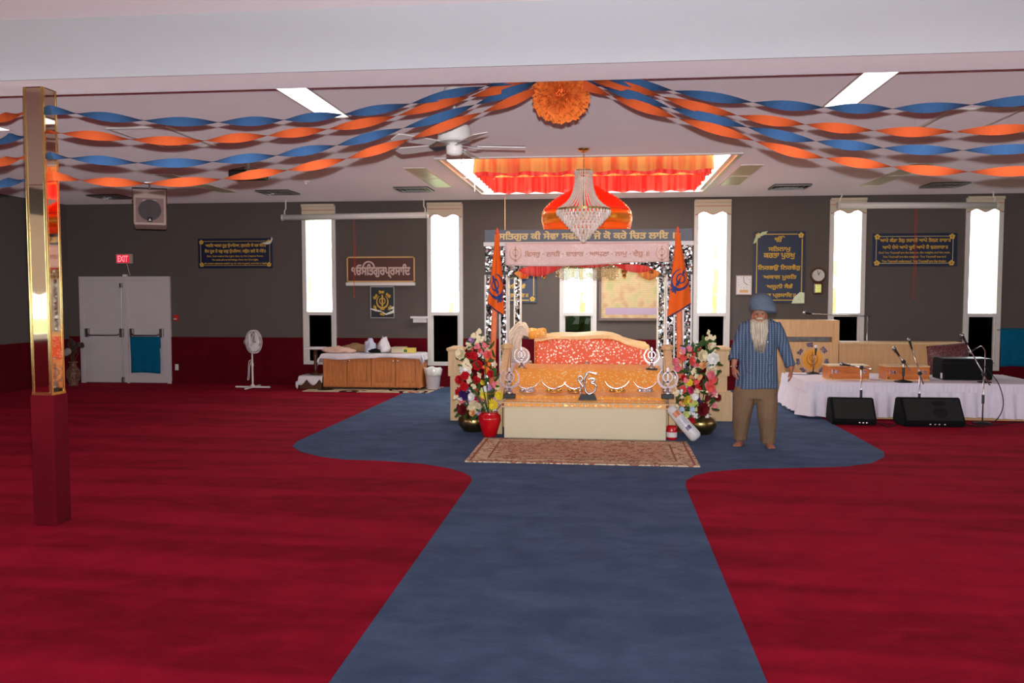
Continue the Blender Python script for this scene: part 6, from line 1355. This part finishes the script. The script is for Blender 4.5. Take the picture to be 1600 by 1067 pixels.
# floor monitors
def monitor(px0, px1, pyb, Y, label, handle, hgt, rz):
    A = P(px0, pyb, Y); B = P(px1, pyb, Y); W = B.x - A.x; t = thing('floor_monitor', label, 'loudspeaker', (0, 0, 0), 'black wedge monitors before the stage')
    side = [(.0, 0), (-.05, .06), (.17, hgt), (.34, hgt - .02), (.42, .08), (.40, 0)]
    m = MB(); m.loft([[Vector((x, y_, z)) for y_, z in side] for x in (0, W)]); bmesh.ops.bevel(m.bm, geom=list(m.bm.edges), offset=.012, segments=2, affect='EDGES'); m.build('cabinet', M_matte, t, False)
    s0 = Vector((0, -.05, .06)); s1 = Vector((0, .17, hgt)); nrm = Vector((0, -(s1.z - s0.z), (s1.y - s0.y))).normalized()
    g = MB(); g.poly([s0.lerp(s1, v) + Vector((x, 0, 0)) + nrm * .004 for x, v in ((.03, .08), (W - .03, .08), (W - .03, .92), (.03, .92))], nrm * .006); g.build('grille', plain('black_grille', S(26, 26, 27), .6, var=.25, scale=260), t)
    if handle:
        h = MB(); h.poly([s0.lerp(s1, .75 + .1 * b_) + Vector((W * .62 + .09 * a, 0, 0)) + nrm * .011 for a, b_ in arc((0, 0), 1, 0, 2 * PI * 19 / 20, 19)], nrm * .004); h.poly([s0.lerp(s1, .38 + .2 * b_) + Vector((W * .62 + .09 * a, 0, 0)) + nrm * .011 for a, b_ in arc((0, 0), 1, 0, 2 * PI * 19 / 20, 19)], nrm * .004); h.build('horn_opening', M_black, t)
    cn = MB()
    for x in ((.62, .70, .78) if not handle else (.42, .5, .57, .66)): cn.lathe([(.012, 0), (.012, .01), (.005, .012)], (W * x, -.028, .035), 10, Rx(PI / 2))
    cn.build('connectors', M_chrome, t); moved(t, (A.x, Y, .004), rz); return t
monitor(1300, 1368, 664, 11.68, 'smaller black wedge monitor on the carpet edge before the stage', False, .35, -.05)
monitor(1412, 1508, 667, 11.60, 'larger black wedge monitor with round openings before the stage', True, .37, .02)
cb = P(1536, 658, 11.9)
cable([(cb.x, 11.95, .8), (cb.x + .2, 11.95, .55), (cb.x + .27, 11.95, .25), (cb.x + .12, 11.9, .03), (cb.x - .3, 11.7, .012)], 'black cable looping down beside the last boom stand')
cable([G(1372, 662) + Vector((0, 0, .012)), G(1390, 668) + Vector((0, 0, .012)), G(1405, 662) + Vector((0, 0, .012)), G(1416, 663) + Vector((0, 0, .012))], 'black cable on the carpet between the two wedge monitors')
cable([G(1505, 663) + Vector((0, 0, .012)), G(1530, 668) + Vector((0, 0, .012)), G(1560, 664) + Vector((0, 0, .012)), G(1610, 660) + Vector((0, 0, .012))], 'black cable running along the carpet from the larger wedge monitor')
cable([(2.86, 13.35, SZ + .02), (3.05, 13.3, SZ + .02), (3.2, 13.4, SZ + .02), (3.45, 13.35, SZ + .02)], 'black cable lying on the stage behind the walking man')

# ------------------------------------------------------------------ the walking man
YM = 9.90
def Q(px, py, dy=0.0): return P(px, py, YM + dy)
mo = Vector((Q(1182, 690).x, YM, .004)); man = thing('person', 'man in blue-grey turban, long white beard, striped shirt and brown trousers walking barefoot', 'person', mo)
M_skin = plain('brown_skin', S(168, 108, 84), .55, 0, .35, var=.06, scale=20)
def ell(c, rx, ry, n=24, tilt=0.0):
    return [Vector((c[0] + rx * math.cos(2 * PI * k / n), c[1] + ry * math.sin(2 * PI * k / n), c[2] + tilt * math.cos(2 * PI * k / n))) for k in range(n)]
PXM = 1 / 131.5        # metres per picture pixel at his distance
def remesh(o, vox, it=4, fac=.5):
    m = o.modifiers.new('surface', 'REMESH'); m.mode = 'VOXEL'; m.voxel_size = vox; m.use_smooth_shade = True
    s = o.modifiers.new('smooth', 'SMOOTH'); s.iterations = it; s.factor = fac; return o
# body: head, neck, trunk, arms, hands, legs and feet in one skin
b = MB()
hc = Q(1187, 492, -.10)
b.ball(hc, 1, 3, (.076, .094, .112))
b.ball(hc + Vector((-.012, -.035, -.065)), 1, 2, (.055, .062, .05))            # jaw
b.loft([[hc + Vector((-.022 + x * w_, -.088 - y_, z)) for x, y_ in ((-1, 0), (-.5, h), (0, h * 1.3), (.5, h), (1, 0), (0, -.02))] for w_, h, z in ((.010, .004, .03), (.012, .012, .008), (.019, .024, -.018), (.016, .010, -.030))])   # nose
for sg in (-1, 1): b.ball(hc + Vector((-.012 + sg * .040, -.066, -.018)), 1, 2, (.026, .022, .02)); b.ball(hc + Vector((sg * .078, .005, -.02)), 1, 2, (.012, .022, .034))
b.tube([hc + Vector((0, .02, -.04)), Q(1188, 506, 0)], [.058, .066], 14)
b.loft([ell(Q(1188, 500), .12, .06), ell(Q(1188, 506), .185, .085), ell(Q(1188, 540), .16, .10), ell(Q(1185, 580), .16, .105), ell(Q(1182, 606), .175, .11), ell(Q(1181, 618), .16, .10)])
def limb(pts, rs, n=12): b.tube(pts, rs, n)
limb([Q(1168, 506), Q(1155, 536, .02), Q(1149, 556, -.02), Q(1146.5, 572, -.05)], [.058, .046, .040, .027])
limb([Q(1209, 506), Q(1224, 540, .02), Q(1231, 558, -.02), Q(1236, 575, -.05)], [.058, .046, .040, .027])
kneeL, kneeR = Q(1159, 650, -.02), Q(1198, 650, -.06)
limb([Q(1166, 612), kneeL, Q(1157, 684, .08)], [.085, .055, .036]); limb([Q(1196, 612), kneeR, Q(1200, 688, .0)], [.085, .055, .036])
def hand(wrist, down, normal, thumb, L=.088):
    """palm with five separate, slightly bent fingers; normal = the way the palm faces, thumb = the side the thumb is on"""
    d_ = down.normalized(); n_ = (normal - d_ * normal.dot(d_)).normalized(); s = d_.cross(n_); s = s if s.dot(thumb) > 0 else -s
    b.loft([[wrist + d_ * t_ + s * (w_ * a) + n_ * (h * c_) for a, c_ in ((-1, -.4), (-.6, -1), (.6, -1), (1, -.4), (1, .4), (.6, 1), (-.6, 1), (-1, .4))] for t_, w_, h in ((-.02, .026, .021), (.02, .034, .018), (.06, .042, .016), (L, .040, .013))])
    for k, (o_, fl_) in enumerate(((.031, .068), (.0105, .078), (-.0105, .073), (-.031, .058))):
        p0 = wrist + d_ * (L - .012 - abs(o_) * .12) + s * o_; cu = .35 + .12 * k
        p1 = p0 + (d_ * math.cos(cu * .5) + n_ * math.sin(cu * .5)) * fl_ * .48; p2 = p1 + (d_ * math.cos(cu * 1.2) + n_ * math.sin(cu * 1.2)) * fl_ * .30; p3 = p2 + (d_ * math.cos(cu * 1.8) + n_ * math.sin(cu * 1.8)) * fl_ * .24
        b.tube([p0, p1, p2, p3], [.0098, .0092, .0086, .0068], 8)
    q0 = wrist + d_ * .022 + s * .026; q1 = q0 + (s * .75 + d_ * .7 + n_ * .25).normalized() * .042; q2 = q1 + (s * .25 + d_ * .95 + n_ * .3).normalized() * .030; q3 = q2 + (d_ + n_ * .35).normalized() * .022
    b.tube([q0, q1, q2, q3], [.014, .012, .0105, .008], 8)
hand(Q(1146.5, 574, -.05), Vector((.10, -.15, -1)), Vector((1, .35, 0)), Vector((.3, -1, 0)))
hand(Q(1236, 577, -.05), Vector((-.02, -.15, -1)), Vector((-1, .3, 0)), Vector((-.3, -1, 0)))
def foot(ank, yaw):
    R = Rz(yaw); o = Vector((ank.x, ank.y, .004))
    def F(x, y_, z): return o + R @ Vector((x, y_, z))
    b.loft([[F(w_ * a, y_, max(0, z0 + h * c_)) for a, c_ in ((-1, -.9), (-.9, .3), (-.5, .9), (.5, .9), (.9, .3), (1, -.9))] for y_, w_, h, z0 in ((.055, .022, .030, .03), (.02, .034, .045, .045), (-.05, .036, .036, .036), (-.11, .045, .024, .024), (-.145, .044, .018, .018))])
    b.tube([ank + Vector((0, 0, .03)), F(0, .01, .06)], [.036, .034], 10)
    for k, (x, l_, r) in enumerate(((-.034, .036, .0135), (-.014, .034, .0105), (.003, .030, .0098), (.019, .026, .0092), (.034, .020, .0088))):
        b.tube([F(x, -.13, .017), F(x, -.145 - l_ * .6, .016), F(x, -.15 - l_, .0115)], [r, r, r * .75], 8)
fL = G(1157, 688); fR = G(1200, 693.5)
foot(Vector((Q(1157, 684, .08).x, YM + .08, Q(1157, 684).z)), math.radians(-22)); foot(Vector((Q(1200, 688).x, YM, Q(1200, 688).z)), math.radians(4))
body = b.build('body', M_skin, man, True); remesh(body, .0065, 3)
# eyes, brows, beard
for sg in (-1, 1):
    e = MB().ball(hc + Vector((-.014 + sg * .030, -.090, .012)), .0105, 2).build('eye', plain('shade_darkened_eye', S(92, 66, 56), .25, var=.02), man, True)  # whole eyeball darkened, standing in for lowered lids and turban shade
    MB().ball(hc + Vector((-.014 + sg * .030, -.0975, .008)), .005, 1).build('iris', M_dkwood, e, True)
    MB().tube([hc + Vector((-.014 + sg * .012, -.104, .026)), hc + Vector((-.014 + sg * .032, -.102, .034)), hc + Vector((-.014 + sg * .052, -.088, .026))], [.005, .006, .003], 6).build('eyebrow', plain('grey_brow_hair', S(150, 140, 130), .8, var=.1), man, True)
M_beard, bt_, bb = base('white_beard_hair', S(198, 184, 160), .75, 0, .2)
tc = bt_.a('ShaderNodeTexCoord'); mp = bt_.a('ShaderNodeMapping', i_Vector=tc.outputs['Object']); mp.inputs['Scale'].default_value = (90, 60, 4)
nz = bt_.a('ShaderNodeTexNoise', i_Vector=mp.outputs[0], i_Scale=1.0, i_Detail=3.0); bt_.link(ramp(bt_, nz.outputs[0], [(.3, S(160, 146, 124)), (.7, S(220, 208, 188))]), bb.inputs['Base Color'])
bp = bt_.a('ShaderNodeBump', i_Height=nz.outputs[0], i_Strength=.6, i_Distance=.02); bt_.link(bp.outputs[0], bb.inputs['Normal'])
bd = MB(); rows = ((498.5, 1187, 12.5, .050, -.115), (503, 1186.5, 12.8, .062, -.135), (509, 1186, 12, .062, -.15), (518, 1186, 11.5, .055, -.155), (528, 1186.5, 9.5, .046, -.155), (537, 1187, 7.5, .036, -.15), (544, 1187.5, 5, .025, -.145), (549, 1188, 1.6, .010, -.14))
rg_ = []
for (py, cx_, hw, dp, dy) in rows:
    c_ = Q(cx_, py, dy); rg_.append([Vector((c_.x + hw * PXM * math.cos(a) * (1 + .06 * math.sin(a * 9 + py)), c_.y + dp * math.sin(a) * (1 + .10 * math.sin(a * 11 + py * .5)), c_.z)) for a in [2 * PI * k / 28 for k in range(28)]])
bd.loft(rg_)
for k in range(150):
    a = random.uniform(PI, 2 * PI); r0, r1, r2 = rg_[1], rg_[4], rg_[6]; i = int(a / (2 * PI) * 28) % 28
    bd.tube([r0[i], rg_[3][i] + Vector((random.uniform(-.006, .006), -.004, 0)), r1[i] + Vector((random.uniform(-.01, .01), -.004, 0)), r2[i] + Vector((random.uniform(-.02, .02), random.uniform(-.01, .005), random.uniform(-.06, .01)))], [.004, .0045, .004, .001], 4)
bd.build('beard', M_beard, man, True)
ms = MB(); ms.tube([hc + Vector((-.062, -.068, -.048)), hc + Vector((-.038, -.098, -.038)), hc + Vector((-.014, -.108, -.034)), hc + Vector((.010, -.1, -.038)), hc + Vector((.036, -.072, -.048))], [.006, .012, .012, .012, .006], 8); ms.build('moustache', M_beard, man, True)
# turban
M_turb = plain('blue_grey_turban_cloth', S(96, 108, 124), .85, 0, .2, var=.05, scale=30, bump=.3, bscale=160)
tb = MB(); tcn = Q(1189.5, 476, -.06)
tb.ball(tcn + Vector((-.005, .0, .022)), 1, 3, (.134, .14, .116))
for i in range(7):
    u = i / 6; z = -.060 + .125 * u; R_ = math.sqrt(max(.03, 1 - (max(0, u - .2) / .86) ** 2)); til = math.radians(6 + 12 * u) * (1 if i % 2 else .75)
    tb.tube([tcn + Vector((.008 + (.126 + .008 * math.cos(a)) * R_ * math.cos(a), .132 * R_ * math.sin(a), z - math.sin(til) * .128 * math.cos(a) * R_ - .012 * math.sin(a) * (1 - u))) for a in [2 * PI * k / 36 for k in range(36)]], [.024 + .007 * math.cos(2 * PI * k / 36) for k in range(36)], 8, closed=True)
tb.loft([[tcn + Vector((x + .02 * a, -.128 + .03 * abs(x) * 3 - c_ * .016, z + .028 * b_)) for a, b_, c_ in ((-1, 0, 0), (-.3, 1, .8), (.6, .8, 1), (1, 0, .3), (.5, -.9, 1), (-.4, -.8, .8))] for x, z in ((-.10, .03), (-.03, -.005), (.05, -.03), (.115, -.05))])
remesh(tb.build('turban', M_turb, man, True), .006, 1)
# shirt
M_shirt, st_, sb = base('blue_striped_shirt', S(96, 114, 146), .85, 0, .2)
tc = st_.a('ShaderNodeTexCoord'); sx_ = st_.a('ShaderNodeSeparateXYZ', i_0=tc.outputs['Object']); wn_ = st_.a('ShaderNodeTexNoise', i_Vector=tc.outputs['Object'], i_Scale=6.0)
ma = st_.a('ShaderNodeMath', operation='MULTIPLY_ADD', i_0=wn_.outputs[0], i_1=.022, i_2=0.0); ad = st_.a('ShaderNodeMath', operation='ADD', i_0=sx_.outputs[0], i_1=ma.outputs[0])
mu = st_.a('ShaderNodeMath', operation='MULTIPLY', i_0=ad.outputs[0], i_1=29.0); fr_ = st_.a('ShaderNodeMath', operation='FRACT', i_0=mu.outputs[0])
col = ramp(st_, fr_.outputs[0], [(0, S(64, 79, 104)), (.30, S(64, 79, 104)), (.40, S(118, 132, 154)), (.52, S(118, 132, 154)), (.60, S(80, 97, 122)), (.78, S(50, 60, 80)), (.86, S(64, 79, 104))])
mz = st_.a('ShaderNodeMath', operation='MULTIPLY', i_0=sx_.outputs[2], i_1=45.0); fz = st_.a('ShaderNodeMath', operation='FRACT', i_0=mz.outputs[0]); cz_ = st_.a('ShaderNodeMath', operation='COMPARE', i_0=fz.outputs[0], i_1=.5, i_2=.14)
cm_ = st_.a('ShaderNodeMath', operation='MULTIPLY', i_0=cz_.outputs[0], i_1=.28); mxs = st_.a('ShaderNodeMix', data_type='RGBA', i_0=cm_.outputs[0]); st_.link(col, mxs.inputs[6]); mxs.inputs[7].default_value = S(120, 134, 156); st_.link(mxs.outputs[2], sb.inputs['Base Color'])
s = MB()
def srow(py, cx_, hw, dp, dy=0.0, ph=0.0, amp=.0):
    c_ = Q(cx_, py, dy); n = 40
    return [Vector((c_.x + hw * PXM * math.cos(a) * (1 + amp * math.sin(a * 7 + ph)), c_.y + dp * math.sin(a) * (1 + amp * 1.5 * math.sin(a * 9 + ph * 2)), c_.z + amp * .2 * math.sin(a * 3 + ph))) for a in [2 * PI * k / n for k in range(n)]]
s.loft([srow(497.5, 1188, 11, .075, -.02), srow(500, 1188, 19, .09, 0), srow(504, 1188, 25.5, .105), srow(512, 1188, 27, .125, 0, 1, .01), srow(525, 1187.5, 26, .135, -.01, 2, .015), srow(540, 1187, 25, .14, -.015, 2.6, .02), srow(555, 1186, 25.5, .145, -.015, 3.3, .025), srow(570, 1184.5, 27.5, .15, -.01, 4, .03), srow(585, 1183.5, 29.5, .155, 0, 4.5, .035), srow(598, 1183, 31, .16, 0, 5, .04), srow(606, 1183, 31.5, .16, 0, 5.3, .045)])
s.tube([Q(1167, 507), Q(1161, 520, .0), Q(1154, 538, .02), Q(1150, 550, .0), Q(1147.5, 561, -.03)], [.078, .078, .072, .066, .064], 16)
s.tube([Q(1147.6, 556.5, -.02), Q(1147, 562, -.034)], [.070, .072], 16)
s.tube([Q(1209, 507), Q(1216, 520, .0), Q(1224, 540, .02), Q(1230, 557, -.01), Q(1234, 570, -.04)], [.078, .076, .070, .062, .056], 16)
s.tube([Q(1233, 566, -.03), Q(1235, 573, -.045)], [.062, .058], 16)
for k in range(9):      # creases
    x0_, y0_ = random.uniform(1168, 1206), random.uniform(535, 595); s.tube([Q(x0_ - 9, y0_ - random.uniform(-2, 6), -.135), Q(x0_, y0_, -.150), Q(x0_ + 9, y0_ + random.uniform(-3, 5), -.135)], [.004, .010, .004], 6)
sh = s.build('shirt', M_shirt, man, True); remesh(sh, .010, 3)
cl_ = MB()
for sg in (-1, 1): cl_.loft([[Q(1188 + sg * x + dx_, y_, dy) for dx_, dy in ((-3, 0), (3, 0), (3, .012), (-3, .012))] for x, y_, dy in ((9, 498, -.06), (11, 503, -.115), (13, 511, -.13))])
cl_.build('collar', M_shirt, man)
pk = MB(); pk.grid(lambda u, v: Q(1193 + 13 * u, 533 + 15 * v, -.152 + .03 * (u - .3) ** 2), 5, 5); pk.build('pocket', M_shirt, sh, False, .004)
MB().ball(Q(1199.5, 534, -.160), .009, 1).build('button', M_cloth, sh, True)
pl_ = MB(); pl_.grid(lambda u, v: Q(1182.5 + 4 * u, 548 + 58 * v, -.168 - .004 * math.sin(v * 3)), 2, 20); pl_.build('placket', M_shirt, sh, False, .004)
# trousers
M_trou = plain('brown_trouser_cloth', S(124, 98, 76), .9, 0, .15, var=.07, scale=12, bump=.3, bscale=90)
tr = MB()
tr.loft([srow(598, 1182, 27, .125), srow(606, 1181, 31, .14), srow(616, 1180, 33, .145), srow(622, 1179.5, 32, .14)])
def lrow(py, xa_, xb_, dp, dy, ph): c_ = (xa_ + xb_) / 2; return srow(py, c_, (xb_ - xa_) / 2, dp, dy, ph, .03)
tr.loft([lrow(612, 1148, 1181, .13, 0, 1), lrow(630, 1146.5, 1177.5, .125, .0, 2), lrow(651, 1145.5, 1172, .112, .0, 3), lrow(668, 1146, 1169, .10, .03, 3.6), lrow(680, 1146.5, 1167, .092, .06, 4.4), lrow(687, 1146.5, 1166.5, .09, .07, 5)])
tr.loft([lrow(612, 1181, 1213, .13, 0, 2), lrow(630, 1182.5, 1213.5, .125, -.03, 3), lrow(651, 1184.5, 1213, .115, -.05, 4), lrow(670, 1187.5, 1211.5, .10, -.03, 4.8), lrow(684, 1189, 1211, .094, -.01, 5.4), lrow(692, 1189.5, 1210.5, .092, 0, 6)])
remesh(tr.build('trousers', M_trou, man, True), .010, 3)
MB().tube([Q(1146.6, 572, -.05) + Vector((.034 * math.cos(a), .034 * math.sin(a), .004 * math.cos(a))) for a in [2 * PI * k / 24 for k in range(24)]], .0045, 6, closed=True).build('bracelet', M_chrome, man, True)
